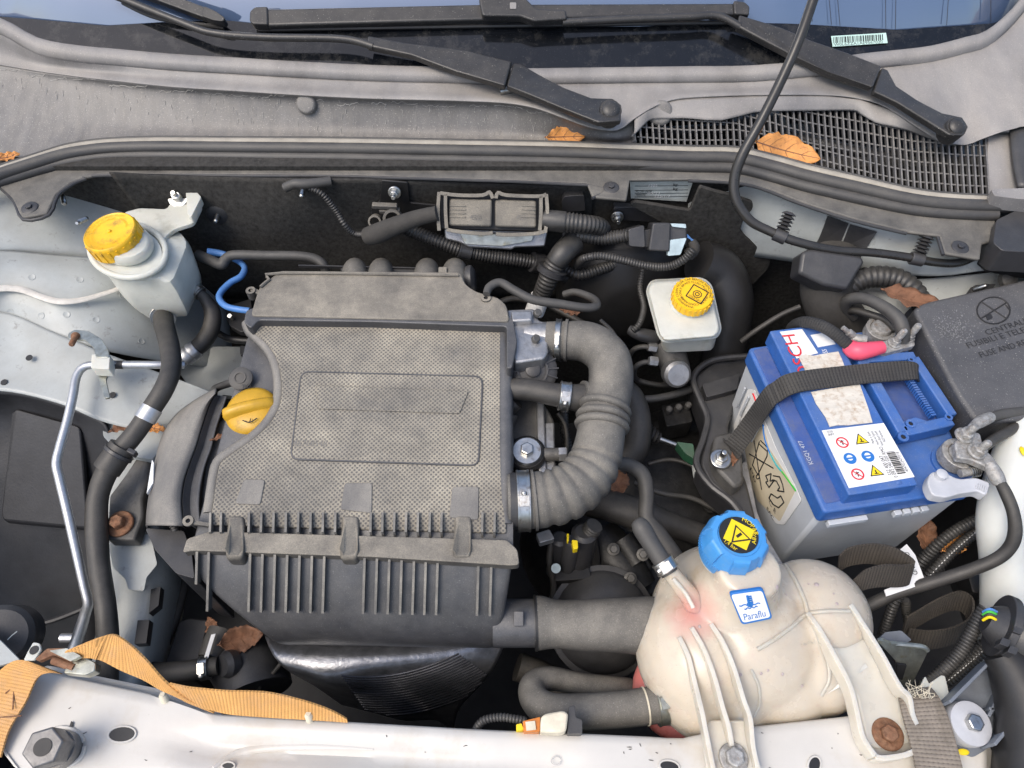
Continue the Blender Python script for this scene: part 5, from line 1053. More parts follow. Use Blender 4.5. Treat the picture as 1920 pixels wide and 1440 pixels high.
# battery tray
ty = thing('battery_tray', 'black plastic battery tray with zinc stud left of the battery', 'battery tray', p(1360, 830, .70))
M().slab(rnd([(1300, 706), (1335, 678), (1402, 668), (1408, 690), (1385, 735), (1365, 800), (1375, 850), (1400, 900), (1420, 980), (1400, 985), (1370, 940), (1330, 905), (1312, 870), (1322, 815), (1325, 780), (1312, 745)], 8), .745, .05).build('tray_wall', K['blk'], ty, bevel=.004)
M().tube([p(*q) for q in ((1402, 668, .762), (1335, 676, .758), (1300, 706, .755), (1312, 748, .752), (1326, 785, .75), (1318, 825, .75), (1306, 868, .75), (1330, 908, .75), (1372, 942, .75), (1402, 985, .745))], .0045, 8, 5).build('rim', K['blk'], ty)
M().slab(rnd([(1340, 815), (1372, 808), (1392, 850), (1396, 905), (1378, 915), (1345, 880), (1335, 850)], 8), .768, .03).build('stud_mount', K['castd'], ty, bevel=.004)
M().slab(rnd([(1316, 720), (1388, 700), (1382, 730), (1325, 745)], 4), .756, .02).build('step', K['blk'], ty, bevel=.002)
q = p(1350, 862, .772); mb = M().bolt(q, (0, -.1, 1), .0085, .007, 1.6, .004); mb.lathe(q, (0, -.1, 1), [(.0042, .008), (.0042, .022), (.003, .024)], 12); mb.build('stud_nut', K['steel'], ty, bevel=.0005)
M().tube([p(*q) for q in ((1304, 865, .71), (1312, 905, .70), (1340, 930, .70), (1372, 950, .70), (1378, 965, .70))], .006, 8).build('steel_edge', K['sil'], ty)
M().slab(rnd([(1378, 880), (1400, 862), (1420, 960), (1440, 1010), (1470, 1060), (1455, 1062), (1420, 1000)], 4), .74, .02).build('clamp_foot', K['cast'], ty, bevel=.002)
leaf('thin dry brown leaf sliver in the battery tray', (1377, 857), .77, .03, 70, curl=.5, k='leafb', seed=21, wd=.3)

# terminals
tp_ = thing('battery_terminal', 'corroded battery terminal clamp with pink heat shrink cable beside the fuse box', 'battery terminal', p(1660, 640, ZL), 'battery terminals')
q = p(1642, 632, ZL); M().lathe(q, ZU, [(.013, 0), (.0125, .02), (.011, .022)], 28).build('post', K['lead'], tp_)
M().ring(q + ZU * .004, ZU, .0132, .0185, .014, 30).build('clamp_ring', K['lead'], tp_, bevel=.001)
M().tube([p(1592, 630, .884), p(1606, 636, .884), p(1622, 640, .884)], [.004, .007, .008], 12, 3).build('clamp_ear', K['lead'], tp_); M().lathe(p(1597, 628, .888), V((-.8, .3, .5)), [(.005, -.002), (.005, .006), (.0032, .007), (.0032, .016)], 12).build('clamp_bolt', K['lead'], tp_)
M().slab(rnd([(1650, 640), (1712, 630), (1716, 648), (1660, 662), (1640, 655)], 4), .893, .008).build('cable_plate', K['lead'], tp_, bevel=.001)
for a, b_ in ((1676, 644), (1702, 634)):
    q = p(a, b_, .893); mb = M().bolt(q, ZU + V((.1, 0, 0)), .006, .006, 1.35, .002); mb.lathe(q, ZU + V((.1, 0, 0)), [(.0042, .007), (.0042, .024), (.003, .026)], 12); mb.build('stud', K['lead'], tp_, bevel=.0005)
M().tube([p(*q) for q in ((1592, 650, .89), (1606, 658, .894), (1628, 656, .896), (1654, 651, .896))], [.0095, .0115, .010, .008], 14, 4).build('pink_sleeve', K['pinkheat'], tp_)
hose('battery_cable', 'braided black cable leading from the pink sleeve over the battery edge', 'cable', [(1598, 653, .892), (1582, 640, .898), (1560, 622, .902), (1535, 609, .90), (1508, 604, .89), (1488, 612, .865), (1480, 630, .83)], [10, 11, 11.5, 11.5, 11, 11, 11], 'braid')
hose('battery_cable', 'thick grey taped cable arching above the pink sleeved terminal', 'cable', [(1694, 640, .893), (1692, 618, .905), (1682, 596, .91), (1655, 575, .908), (1620, 560, .90), (1592, 562, .885), (1585, 578, .865), (1600, 595, .85)], [11, 13, 13, 12, 11, 11, 11, 10], 'hose2')
hose('battery_cable', 'thinner dark cable beneath the grey taped cable', 'cable', [(1680, 620, .885), (1660, 600, .885), (1625, 588, .88), (1598, 582, .87), (1590, 590, .85)], [7, 7, 7, 7, 7], 'hose')
tn = thing('battery_terminal', 'grey quick release battery terminal with lever at the front corner', 'battery terminal', p(1780, 880, ZL), 'battery terminals')
q = p(1782, 868, ZL); M().lathe(q, ZU, [(.0125, 0), (.012, .024), (.0105, .026)], 28).build('post', K['lead'], tn)
M().lathe(q - ZU * .0, ZU, [(.022, 0), (.022, .003)], 30).build('post_base', K['bblue'], tn)
M().ring(q + ZU * .008, ZU, .0127, .0195, .015, 30).build('clamp_ring', K['lead'], tn, bevel=.001)
M().slab(rnd([(1738, 905), (1745, 885), (1770, 882), (1785, 893), (1800, 898), (1830, 895), (1858, 905), (1850, 930), (1835, 920), (1800, 925), (1775, 933), (1748, 928)], 8), .892, .014).build('release_lever', K['grey'], tn, bevel=.003, seg=3)
M().lathe(p(1762, 893, .892), ZU, [(.006, 0), (.006, .006), (.0045, .007)], 20).build('lever_pin', K['grey'], tn)
for i in range(5): M().obox(p(1832 + i * 4, 906 + i * 1.5, .8925), p(1830 + i * 4, 916 + i * 1.5, .8925), .0013, .001).build('lever_ridge', K['grey'], tn)
sa, sb_ = p(1800, 888, .884), p(1836, 882, .884); M().tube([sa, sb_], .0045, 12, 2).build('spring_bolt', K['lead'], tn)
for i in range(5): M().ring(sa.lerp(sb_, .45 + i * .1), (sb_ - sa), .0045, .0068, .0012, 16).build('spring_coil', K['steel'], tn)
M().slab(rnd([(1790, 830), (1812, 805), (1838, 812), (1845, 840), (1868, 862), (1858, 878), (1822, 862), (1795, 858)], 5), .90, .010).build('cable_plate', K['lead'], tn, bevel=.0015)
for a, b_ in ((1806, 818), (1830, 848)):
    q = p(a, b_, .90); mb = M().bolt(q, ZU + V((.15, 0, 0)), .0078, .007, 1.3, .003); mb.lathe(q, ZU + V((.15, 0, 0)), [(.0042, .009), (.0042, .02), (.003, .022)], 12); mb.build('stud', K['lead'], tn, bevel=.0005)
for pts, r_ in (([(1818, 805, .90), (1840, 790, .90), (1858, 782, .898)], [.004, .007, .006]), ([(1855, 868, .90), (1866, 890, .897), (1874, 905, .893)], [.006, .008, .007])): M().tube([p(*a) for a in pts], r_, 12, 4).build('crimp_lug', K['lead'], tn)
hose('battery_cable', 'black cable from the quick release terminal running behind the fuse box', 'cable', [(1850, 786, .898), (1880, 777, .897), (1920, 772, .895), (1990, 765, .89)], [9, 10, 10, 10], 'hose2')
hose('battery_cable', 'second black cable below the one running behind the fuse box', 'cable', [(1840, 842, .895), (1870, 820, .89), (1920, 795, .885), (1990, 775, .88)], [9, 10, 10, 10], 'hose')
gc = hose('ground_cable', 'thick black earth cable sweeping from the terminal across the white filler neck', 'cable', [(1871, 898, .894), (1886, 925, .893), (1900, 962, .885), (1903, 1000, .87), (1892, 1028, .855), (1865, 1050, .84), (1810, 1072, .82), (1740, 1094, .80), (1680, 1112, .785), (1620, 1140, .77)], [9, 11, 11, 12, 12, 12, 12, 12, 12, 12], 'hose')
M().slab([(1688, 1030), (1700, 1020), (1716, 1040), (1736, 1092), (1722, 1098), (1662, 1118), (1658, 1106), (1700, 1090), (1702, 1070)], .80, .0012).build('paper_tag', K['paper'], gc)
T('GROUND', 0, 0, 0, .006, 'ink', gc, 'tag_lettering', ZU, q0=p(1694, 1036, .801), q1=p(1712, 1078, .801))

# ================================================================ FUSE BOX
fb = thing('fuse_box', 'black fuse and relay box cover with moulded lettering beside the battery', 'fuse box', p(1850, 700, .80))
FQ, FN = p(1830, 670, .905), V((-.03, -.10, 1)).normalized()
def pf(x, y, o=0): return pp(x, y, FQ + FN * o, FN)
M().prism([pf(a, b_) for a, b_ in rnd([(1712, 578), (1735, 566), (1850, 540), (1930, 522), (2060, 500), (2080, 780), (1930, 785), (1832, 793), (1790, 730)], 18, 6)], -FN * .075).build('cover', K['fuse'], fb, bevel=.010, seg=4)
M().prism([pf(a, b_, -.055) for a, b_ in rnd([(1694, 590), (1712, 572), (1800, 560), (2060, 520), (2080, 810), (1930, 800), (1825, 812), (1800, 780)], 8)], -FN * .012).build('skirt', K['blk'], fb, bevel=.002)
M().tube([pf(1885, 572, 0)] + [pf(*q, .0006) for q in ellp(1863, 582, 31, 25, 0, 24)] + [pf(1894, 582, .0006)], .0009, 6, 1).build('moulded_circle', K['blk2'], fb)
for a, b_ in (((1840, 566), (1888, 598)), ((1838, 598), (1886, 568))): M().tube([pf(*a, .0005), pf(*b_, .0005)], .0009, 6, 2).build('moulded_cross', K['blk2'], fb)
M().prism([pf(*q, .0008) for q in rnd([(1848, 592), (1858, 588), (1862, 596), (1852, 600)], 2)], -FN * .0008).build('moulded_nozzle', K['blk2'], fb)
for s_, a, b_, h in (('CENTRALINA', (1851, 629), (1950, 599), .0075), ('FUSIBILI E TELERUTTORI', (1816, 653), (1992, 604), .0075), ('FUSE AND RELAY BOX', (1840, 671), (1986, 629), .0075)):
    T(s_, 0, 0, 0, h, 'blk2', fb, 'moulded_lettering', FN, q0=pf(*a), q1=pf(*b_), proud=.0006)
rs = random.Random(77); mb = M()
for k_ in range(260):
    a = rs.gauss(1790, 20); b_ = rs.gauss(618, 15); L = rs.uniform(.6, 3); an = rs.uniform(0, 6.3); wd = rs.uniform(.4, 1.5)
    mb.prism([pf(a + math.cos(an + t) * L * m_, b_ + math.sin(an + t) * L * m_, .0004) for t, m_ in ((0, 1), (1.5, wd * .3), (3.1, .8), (4.6, wd * .3))], FN * .0002)
sc0 = mb.build('scuff_marks', K['scuff'], fb, smooth=False); sc0['kind'] = 'stuff'
q = p(1836, 540, .893); mb = M().lathe(q, (.4, -.3, .8), [(.0035, -.006), (.0035, .008), (.0022, .010)], 12); mb.build('stud', K['steel'], fb); M().slab(rnd([(1818, 540), (1830, 534), (1868, 532), (1858, 545), (1824, 550)], 3), .886, .01).build('stud_foot', K['blk'], fb, bevel=.001)
M().lathe(p(1890, 524, .898), (.2, -.5, .8), [(.012, -.004), (.012, .003), (.008, .006)], 24).build('cap_screw', K['castd'], fb)
M().slab(rnd([(1800, 800), (1860, 800), (1930, 810), (1930, 860), (1880, 850)], 6), .84, .05).build('lower_housing', K['blk2'], fb, bevel=.003)
M().lathe(p(1883, 833, .862), ZU, [(.012, -.004), (.012, .004), (.008, .006)], 20).build('drain_plug', K['hose2'], fb)
# ducts and boots behind the battery
cb = thing('cable_boot', 'black rubber boot with square cap behind the battery', 'rubber boot', p(1560, 570, .80))
M().tube([p(*q) for q in ((1560, 480, .88), (1558, 505, .875), (1550, 540, .865), (1556, 575, .845), (1575, 600, .82), (1590, 640, .79))], [.036, .036, .034, .032, .034, .036], 20, 6).build('boot', K['tape'], cb)
M().prism([pp(a, b_, p(1555, 495, .922), V((0, -.55, .83)).normalized()) for a, b_ in rnd([(1504, 472), (1520, 466), (1616, 480), (1622, 492), (1612, 506), (1590, 543), (1545, 535), (1498, 512)], 6)], V((0, .018, -.03))).build('cap', K['blk'], cb, bevel=.004)
hose('corrugated_duct', 'thick corrugated black duct arching over behind the battery', 'duct', [(1590, 545, .87), (1608, 527, .88), (1640, 519, .885), (1680, 523, .885), (1708, 540, .88), (1725, 562, .87), (1738, 590, .85)], [17, 20, 21, 21, 20, 19, 18], 'cond', corr=(11, 2.6), seg=20)
leaf('red brown leaf wrapped on the corrugated duct beside the fuse box', (1706, 563), .902, .075, -20, curl=.5, k='leafb', seed=31, wd=.55, roll=-10)
wh = hose('washer_hose', 'black washer tube rising from the bay across the cowl and up past the glass', 'hose', [(1850, 470, .925), (1800, 492, .92), (1755, 492, .922), (1700, 482, .925), (1640, 474, .928), (1560, 468, .93), (1490, 452, .935), (1440, 432, .94), (1405, 412, .948), (1380, 375, .965), (1377, 335, .985), (1392, 290, 1.01), (1425, 230, 1.04), (1465, 150, 1.075), (1500, 70, 1.11), (1535, -30, 1.15), (1570, -120, 1.19)], [7, 8, 8, 8, 8, 8, 8.5, 8.5, 9, 9.5, 10, 10, 9.5, 9.5, 9.5, 9.5, 9.5], 'glosshose', n=6)
for t, dy in ((.41, 0), (.17, 0)):
    c, a, r = on(wh, t); M().ring(c - a * .008, a, r, r + .003, .016, 20).build('fir_clip', K['blk'], wh, bevel=.0008)
    u = V((.25, .5, .6)).normalized()
    for i in range(5): M().lathe(c + u * (r + .003 + i * .0045), u, [(.004, 0), (.0095, .001), (.007, .003), (.004, .0045)], 14).build('clip_fin', K['blk'], wh)

# ---------------------------------------------------------------- brake reservoir, master cylinder, booster
br_ = thing('brake_fluid_reservoir', 'milky brake fluid reservoir with printed yellow cap', 'brake reservoir', p(1285, 640, .80))
o1 = [(1214, 545), (1222, 528), (1315, 523), (1332, 535), (1350, 618), (1342, 632), (1245, 640), (1236, 628)]
M().rings([pr(rsamp([(1232, 570), (1238, 550), (1325, 545), (1342, 640), (1336, 657), (1248, 661), (1240, 650)], 8), .80), pr(rsamp([(1228, 565), (1235, 545), (1325, 540), (1344, 632), (1338, 648), (1246, 652), (1240, 642)], 8), .815), pr(rsamp(o1, 10), .838), pr(rsamp(o1, 10), .862), pr(rsamp([(1222, 546), (1228, 533), (1312, 528), (1328, 538), (1345, 616), (1338, 627), (1248, 634), (1240, 626)], 10), .866)], 2).build('tank', K['milk'], br_, ang=50)
M().tube([p(a, b_, .846) for a, b_ in rsamp(o1, 10)] + [p(*rsamp(o1, 10)[0], .846)], .0028, 8, 2).build('seam', K['milk'], br_)
q = p(1291, 572, .862); ax = V((.02, -.14, 1)).normalized(); rr = 37.5 * mpp(p(1291, 566, .89))
M().lathe(q, ax, [(rr * 1.02, 0), (rr * 1.02, .006), (rr * .95, .008), (rr * .95, .014)], 36).build('neck', K['milk'], br_)
cp = M().lathe(q + ax * .012, ax, [(rr, 0), (rr, .013), (rr * .96, .0155), (rr * .2, .0155)], 60).build('screw_cap', K['yel'], br_)
u, v_ = V((1, 0, 0)), ax.cross(V((1, 0, 0))).normalized(); u = v_.cross(ax)
for k in range(24):
    a = 2 * math.pi * k / 24; d_ = u * math.cos(a) + v_ * math.sin(a); M().obox(q + ax * .013 + d_ * rr, q + ax * .0255 + d_ * rr, .0028, .0022, d_).build('grip_ridge', K['yel'], cp, smooth=False)
tq = q + ax * .0276
for s_, r_, a0 in (('WARNING! CLEAN FILLER CAP BEFORE REMOVING', rr * .80, 4.6), ('USE ONLY BRAKE FLUID FROM A SEALED CONTAINER', rr * .62, 3.9)): T(s_, 0, 0, 0, .0031, 'ink', cp, 'cap_lettering', ax, arc=(tq, r_, a0, u, v_), proud=.0003)
d1 = (u * .8 - v_ * .55).normalized(); d2 = ax.cross(d1)
sqc = tq + u * rr * .18 - v_ * rr * .05
mb = M(); h_ = rr * .42
for i in range(4):
    cs = [(-1, -1), (1, -1), (1, 1), (-1, 1)]; a, b_ = cs[i], cs[(i + 1) % 4]; mb.obox(sqc + (d1 * a[0] + d2 * a[1]) * h_ + ax * .0003, sqc + (d1 * b_[0] + d2 * b_[1]) * h_ + ax * .0003, .0014, .0004, ax)
mb.ring(sqc + ax * .0001, ax, rr * .2, rr * .24, .0004, 8); mb.ring(sqc + ax * .0001, ax, rr * .08, rr * .12, .0004, 16); mb.build('cap_emblem', K['ink'], cp, smooth=False)
T('TUTELA TOP 4', 0, 0, 0, .003, 'ink', cp, 'cap_lettering', ax, q0=sqc - d2 * h_ * .85 - d1 * h_ * .8, q1=sqc - d2 * h_ * .85 + d1 * h_ * .8, proud=.0003)
mc = thing('brake_master_cylinder', 'grimy metal brake master cylinder with pipes under the milky reservoir', 'master cylinder', p(1265, 700, .73))
M().tube([p(1240, 640, .785), p(1262, 675, .77), p(1270, 715, .755)], [.02, .021, .019], 20, 3).build('cylinder', K['castd'], mc)
M().lathe(p(1268, 700, .775), V((.1, -.7, .6)), [(.019, -.01), (.019, .006), (.015, .010)], 28).build('end_cap', K['cast'], mc)
for k, (a, b_) in enumerate(((1230, 652), (1232, 678))):
    M().bolt(p(a, b_, .79), (-1, 0, .2), .007, .012, 0).build('pipe_union', K['cast'], mc)
hose('brake_pipe', 'thin dark brake pipe curling from the upper union of the master cylinder', 'pipe', [(1228, 652, .79), (1205, 650, .79), (1188, 656, .78), (1178, 672, .75), (1180, 690, .70)], 5, 'hose2')
hose('brake_pipe', 'thin dark brake pipe curling from the lower union of the master cylinder', 'pipe', [(1230, 679, .785), (1205, 680, .785), (1190, 692, .77), (1195, 712, .73), (1240, 722, .72), (1290, 718, .70)], 5, 'hose2')
hose('gear_cable', 'grey cable sheath passing under the master cylinder', 'cable', [(1170, 742, .74), (1200, 748, .74), (1240, 745, .74), (1290, 732, .73), (1330, 715, .72)], 7, 'hose2')
hose('sensor_plug', 'black angled sensor plug left of the master cylinder', 'plug', [(1180, 618, .81), (1195, 625, .81), (1215, 630, .805), (1232, 632, .80)], [9, 12, 13, 11], 'blk')
bo = thing('brake_booster', 'big black round brake booster shell against the firewall', 'brake booster', py(1200, 600, .20))
M().lathe(py(1175, 570, .225), V((.05, -1, .12)), [(.105, -.06), (.105, -.02), (.10, -.008), (.085, 0), (.055, .018), (.04, .022)], 56).build('shell', K['blk2'], bo, ang=50)
bd = tag(M().tube([p(1310, 490, .85), p(1345, 510, .83), p(1365, 560, .80), p(1362, 620, .76), p(1350, 700, .70)], [.03, .035, .036, .034, .032], 20, 5).build('black_duct', K['blk2'], None), 'smooth black duct curving down behind the brake fluid reservoir', 'duct')
hose('clutch_pipe', 'thin black pipe rising behind the battery to the rubber boot', 'pipe', [(1390, 640, .80), (1420, 618, .82), (1465, 590, .84), (1500, 575, .85)], 5, 'hose')
# ================================================================ FRONT CROSSMEMBER (white paint)
ZX = .80
TE = curve([(-200, 1262), (0, 1262), (18, 1258), (70, 1256), (160, 1275), (300, 1304), (400, 1338), (480, 1344), (660, 1354), (900, 1368), (1100, 1376), (1280, 1384), (1340, 1370), (1600, 1342), (1680, 1330), (1760, 1330), (1800, 1370), (1850, 1400), (1900, 1440)])
fx = thing('front_crossmember', 'white painted steel front crossmember with holes along the bottom', 'crossmember', p(900, 1420, .70))
xs_ = list(range(-40, 401, 40)) + list(range(440, 1861, 60)) + [1850, 1900]; xs_ = sorted(set(x for x in xs_ if x <= 1850))
def bump_(x, y):   # pressed relief: long swage and bead
    z = 0
    z -= .011 * math.exp(-((y - (1405 + .05 * (x - 400))) / 22) ** 2) * (1 / (1 + math.exp(-(x - 360) / 40))) * (1 / (1 + math.exp((x - 900) / 60)))
    z += .009 * math.exp(-(((x - 600) / 130) ** 2 + ((y - 1470) / 40) ** 2))
    z += .006 * math.exp(-(((x - 330) / 50) ** 2 + ((y - 1440) / 40) ** 2))
    z -= .005 * math.exp(-(((x - 1020) / 60) ** 2 + ((y - 1440) / 30) ** 2))
    return z
mb = M(); rows = []
for k in range(19):
    row = []
    for x in xs_:
        e0 = TE(x)
        if k == 0: row.append(p(x, e0 + 5, ZX - .03) + V((0, .002, 0)))
        elif k == 1: row.append(p(x, e0, ZX - .004))
        elif k == 2: row.append(p(x, e0 + 4, ZX))
        else: y = lerp(e0 + 4, 1600, ((k - 2) / 16)); row.append(p(x, y, ZX + bump_(x, y)))
    rows.append(row)
XL = curve([(1250, 76), (1300, 55), (1350, 25), (1390, 5), (1420, 18), (1450, 45), (1600, 60)])
for r_ in rows:
    for i, q in enumerate(r_):
        d_ = (q - CAM); yy = 720 - FPX * d_.dot(UP) / d_.dot(FW); xl = p(XL(yy), yy, q.z).x
        if q.x < xl: q.x = xl - .0002 * (len(xs_) - i) * 0
xm = M().loft(rows, 2, 1).build('top_panel', K['wht'], fx, ang=60, solid=.002, off=-1)
M().loft([[p(x, TE(x) - 12 if 60 < x < 420 else TE(x) + 3, ZX - .028) for x in range(60, 421, 30)], [p(x, TE(x) + 10, ZX - .03) for x in range(60, 421, 30)]], 2, 2).build('back_flange', K['wht'], fx, solid=.002)
def flat_hole(px, z=ZX + .0012, nm='hole'):
    return M().prism([p(a, b_, z) for a, b_ in px], V((0, 0, .0006))).build(nm, K['ink'], fx, smooth=False)
for cx_, cy_, rx, ry, rt in ((229, 1377, 24, 13, -.12), (1255, 1437, 17, 9, .2), (1527, 1434, 10, 14, .2), (428, 1436, 10, 5, 0)):
    flat_hole(ellp(cx_, cy_, rx, ry, rt, 20)); z = ZX + .001 + bump_(cx_, cy_)
    M().tube([p(a, b_, z) for a, b_ in ellp(cx_, cy_, rx + 2, ry + 2, rt, 20)] + [p(cx_ + (rx + 2) * math.cos(rt), cy_ + (rx + 2) * math.sin(rt), z)], .0012, 6, 1).build('hole_rim', K['wht'], fx)
flat_hole([(125, 1377), (134, 1352), (138, 1355), (132, 1380)])
q = p(124, 1407, ZX - .004); d_ = p(80, 1401, ZX + .052) - q; HL = d_.length; d_.normalize()
mb = M().lathe(q, d_, [(.0172, 0), (.0172, HL * .5)], 32); mb.build('stop_base', K['gun'], fx)
M().lathe(q + d_ * HL * .45, d_, [(.0178, 0), (.0178, HL * .52), (.0168, HL * .55)], 6, .4).build('hex_stop', K['gun'], fx, bevel=.001)
M().lathe(q + d_ * (HL + .0002), d_, [(.0078, 0), (.0078, .0006)], 24).build('stop_hole', K['ink'], fx)
M().tube([p(a, b_, ZX + .001) for a, b_ in ellp(118, 1400, 40, 36, 0, 28)], .0022, 6, 1).build('embossed_ring', K['wht'], fx)
for a, b_ in ((312, 1316), (582, 1352)):
    q = p(a, b_, ZX - .004); dd = V((.05, .25, 1)).normalized(); M().lathe(q, dd, [(.0042 if i % 2 else .0034, i * .0012) for i in range(13)] + [(.0025, .017)], 12).build('threaded_stud', K['ivory'], fx)
M().tube([p(a, b_, ZX + bump_(a, b_) + .0005) for a, b_ in ((400, 1440), (440, 1415), (500, 1402), (600, 1400), (700, 1405))], [.002, .004, .004, .003, .001], 8, 4, flat=.5).build('pressed_bead', K['wht'], fx)
M().tube([p(a, b_, ZX + .0006) for a, b_ in ellp(1042, 1427, 9, 8, 0, 16)], .0006, 6, 1).build('spot_weld', K['wht'], fx)
rs = random.Random(4); 
for k in range(24):
    x, y = rs.choice([(rs.uniform(640, 1000), rs.uniform(1372, 1435)), (rs.uniform(1420, 1640), rs.uniform(1350, 1440)), (rs.uniform(1000, 1320), rs.uniform(1385, 1438)), (rs.uniform(60, 400), rs.uniform(1300, 1440))])
    if y < TE(x) + 12: continue
    L = rs.uniform(2, 11); a = rs.uniform(-.5, .5) + (1.4 if rs.random() < .3 else 0); z = ZX + bump_(x, y) + .0003
    M().tube([p(x, y, z), p(x + L * .5 * math.cos(a) + rs.uniform(-1, 1), y + L * .5 * math.sin(a) + rs.uniform(-1.5, 1.5), z), p(x + L * math.cos(a), y + L * math.sin(a), z)], [.0002, .0005, .0002], 5, 2).build('scratch', K['castd'], fx)

# ---------------------------------------------------------------- orange ratchet strap
os_ = thing('ratchet_strap', 'worn orange webbing strap with rusty buckle lying over the crossmember', 'strap', p(200, 1290, .80))
M().ribbon2([(50, 1238, .832), (25, 1240, .83), (0, 1258, .824), (-35, 1300, .815), (-60, 1350, .808), (-70, 1420, .804)], [(118, 1264, .824), (92, 1262, .828), (70, 1272, .826), (48, 1318, .82), (18, 1368, .812), (2, 1420, .806)], .0025, 6).build('front_tail', K['webo'], os_, ang=60)
M().ribbon2([(122, 1222, .85), (150, 1210, .856), (177, 1199, .862), (200, 1192, .864)], [(136, 1234, .84), (155, 1233, .842), (172, 1233, .844), (180, 1236, .843)], .0022, 6).build('upper_fold', K['webo'], os_, ang=60)
M().ribbon2([(177, 1200, .864), (208, 1190, .864), (226, 1195, .862), (250, 1213, .856), (277, 1240, .848), (302, 1269, .838), (325, 1290, .829), (348, 1308, .821), (395, 1331, .806)], [(172, 1233, .842), (192, 1238, .84), (229, 1257, .834), (271, 1275, .828), (300, 1292, .822), (325, 1303, .818), (342, 1311, .815), (356, 1318, .812), (402, 1336, .802)], .0022, 8).build('twisted_run', K['webo'], os_, ang=60)
M().ribbon2([(318, 1281, .832), (345, 1287, .834), (367, 1290, .834), (423, 1295, .832), (500, 1298, .83), (567, 1313, .824), (617, 1330, .814), (650, 1347, .804)], [(338, 1309, .816), (362, 1320, .812), (385, 1327, .81), (430, 1338, .806), (500, 1344, .804), (567, 1348, .803), (617, 1351, .802), (652, 1354, .801)], .0022, 8).build('long_tail', K['webo'], os_, ang=60)
bu = M(); bu.slab(rnd([(118, 1262), (128, 1243), (160, 1233), (180, 1242), (178, 1258), (160, 1266)], 4), .84, .012); bu.build('buckle_side', K['zinc'], os_, bevel=.001)
M().slab(rnd([(66, 1236), (88, 1216), (120, 1215), (155, 1232), (135, 1242), (100, 1228), (72, 1240)], 3), .842, .006).build('buckle_frame', K['rust'], os_, bevel=.001)
M().slab(rnd([(92, 1220), (125, 1215), (152, 1230), (132, 1240)], 3), .850, .005).build('buckle_bar', K['zinc'], os_, bevel=.001)
M().tube([p(100, 1238, .838), p(140, 1252, .838)], .004, 10, 2).build('buckle_pin', K['rust'], os_)
for pts in ([(10, 1300), (50, 1270)], [(12, 1272), (48, 1306)], [(28, 1258), (24, 1330)], [(0, 1345), (40, 1342)]): M().tube([p(a, b_, .8215) for a, b_ in pts], .0007, 5, 2).build('stitching', K['rust'], os_)
eb = tag(M().slab(rnd([(44, 1238), (50, 1225), (62, 1204), (74, 1206), (77, 1218), (64, 1238)], 3), .835, .003).build('eye_bracket', K['milk'], None, bevel=.0006), 'small pale tab with a bolt hole beside the strap buckle', 'bracket')
M().lathe(p(64, 1219, .8352), ZU, [(.0045, 0), (.0045, .0004)], 18).build('tab_hole', K['ink'], eb)
ap = tag(M().slab(rnd([(-80, 1150), (0, 1200), (38, 1238), (-10, 1250), (-100, 1240)], 4), .83, .004).build('side_plate', K['sil'], None, bevel=.001), 'pale painted plate corner next to the orange strap', 'plate')
hl = thing('headlamp_plug', 'black headlamp rear cover with pale stitched edge by the wheel arch liner', 'headlamp cover', p(20, 1190, .75))
M().lathe(p(2, 1192, .80), V((.3, -.3, .9)), [(.032, -.04), (.032, 0), (.027, .006), (.010, .008)], 32).build('cover', K['blk'], hl); M().tube([p(a, b_, .812) for a, b_ in ((14, 1200), (22, 1192), (32, 1184))], .0006, 5, 2).build('edge_line', K['smoke'], hl)
tag(M().tube([p(115, 1196, .66), p(140, 1196, .66)], .006, 10, 2).build('pipe_stub', K['alu'], None), 'short grey pipe stub in front of the wheel arch liner', 'pipe')

# ---------------------------------------------------------------- lower left: hoses, canister
rh = thing('thermostat_housing', 'black plastic thermostat housing with clamped hose under the air box', 'thermostat', p(430, 1250, .62))
M().tube([p(445, 1230, .66), p(470, 1260, .66), p(480, 1300, .66)], [.04, .043, .043], 24, 3).build('canister', K['blk'], rh)
M().tube([p(418, 1182, .69), p(408, 1205, .69), p(396, 1235, .69)], [.017, .017, .016], 16, 3).build('neck', K['hose2'], rh)
M().slab([(396, 1190), (404, 1188), (390, 1234), (382, 1235)], .715, .001).build('bar_sticker', K['paper'], rh)
M().lathe(p(425, 1246, .705), V((-.6, -.4, .7)), [(.015, -.01), (.016, 0), (.012, .006)], 20).build('spigot', K['blk'], rh)
rhh = hose('coolant_hose', 'black coolant hose with zinc clamp entering the thermostat housing', 'hose', [(270, 1262, .69), (310, 1262, .70), (350, 1258, .705), (385, 1252, .705), (410, 1248, .705)], [20, 20, 19, 18, 17], 'hose', seg=20); clamp(rhh, .76, 16, 'steel', grow=1.1)
tag(M().slab(rnd([(300, 1270), (335, 1165), (355, 1158), (392, 1162), (388, 1180), (365, 1275)], 5), .67, .08).build('relay_block', K['blk'], None, bevel=.004), 'ribbed black plastic block beside the chassis rail', 'plastic block')
hose('lower_pipe', 'dark pipe running down beside the chassis rail', 'pipe', [(350, 1080, .66), (332, 1150, .66), (310, 1210, .65), (285, 1280, .63)], 9, 'hose2')
leaf('brown folded leaf lying under the front edge of the air box', (452, 1198), .70, .05, 15, curl=1.3, k='leafb', seed=41, roll=20, wd=.6)
leaf('second brown leaf half hidden behind the thermostat neck', (402, 1184), .69, .032, 120, curl=.9, k='leafb', seed=42, roll=-15, wd=.5)
leaf('red brown leaf scrap under the silver hose band', (232, 800), .812, .035, 40, curl=.9, k='leafb', seed=43, wd=.5)
leaf('orange leaf scrap beside the timing belt cover', (288, 803), .812, .03, -15, curl=.9, k='leaf', seed=44, wd=.4)
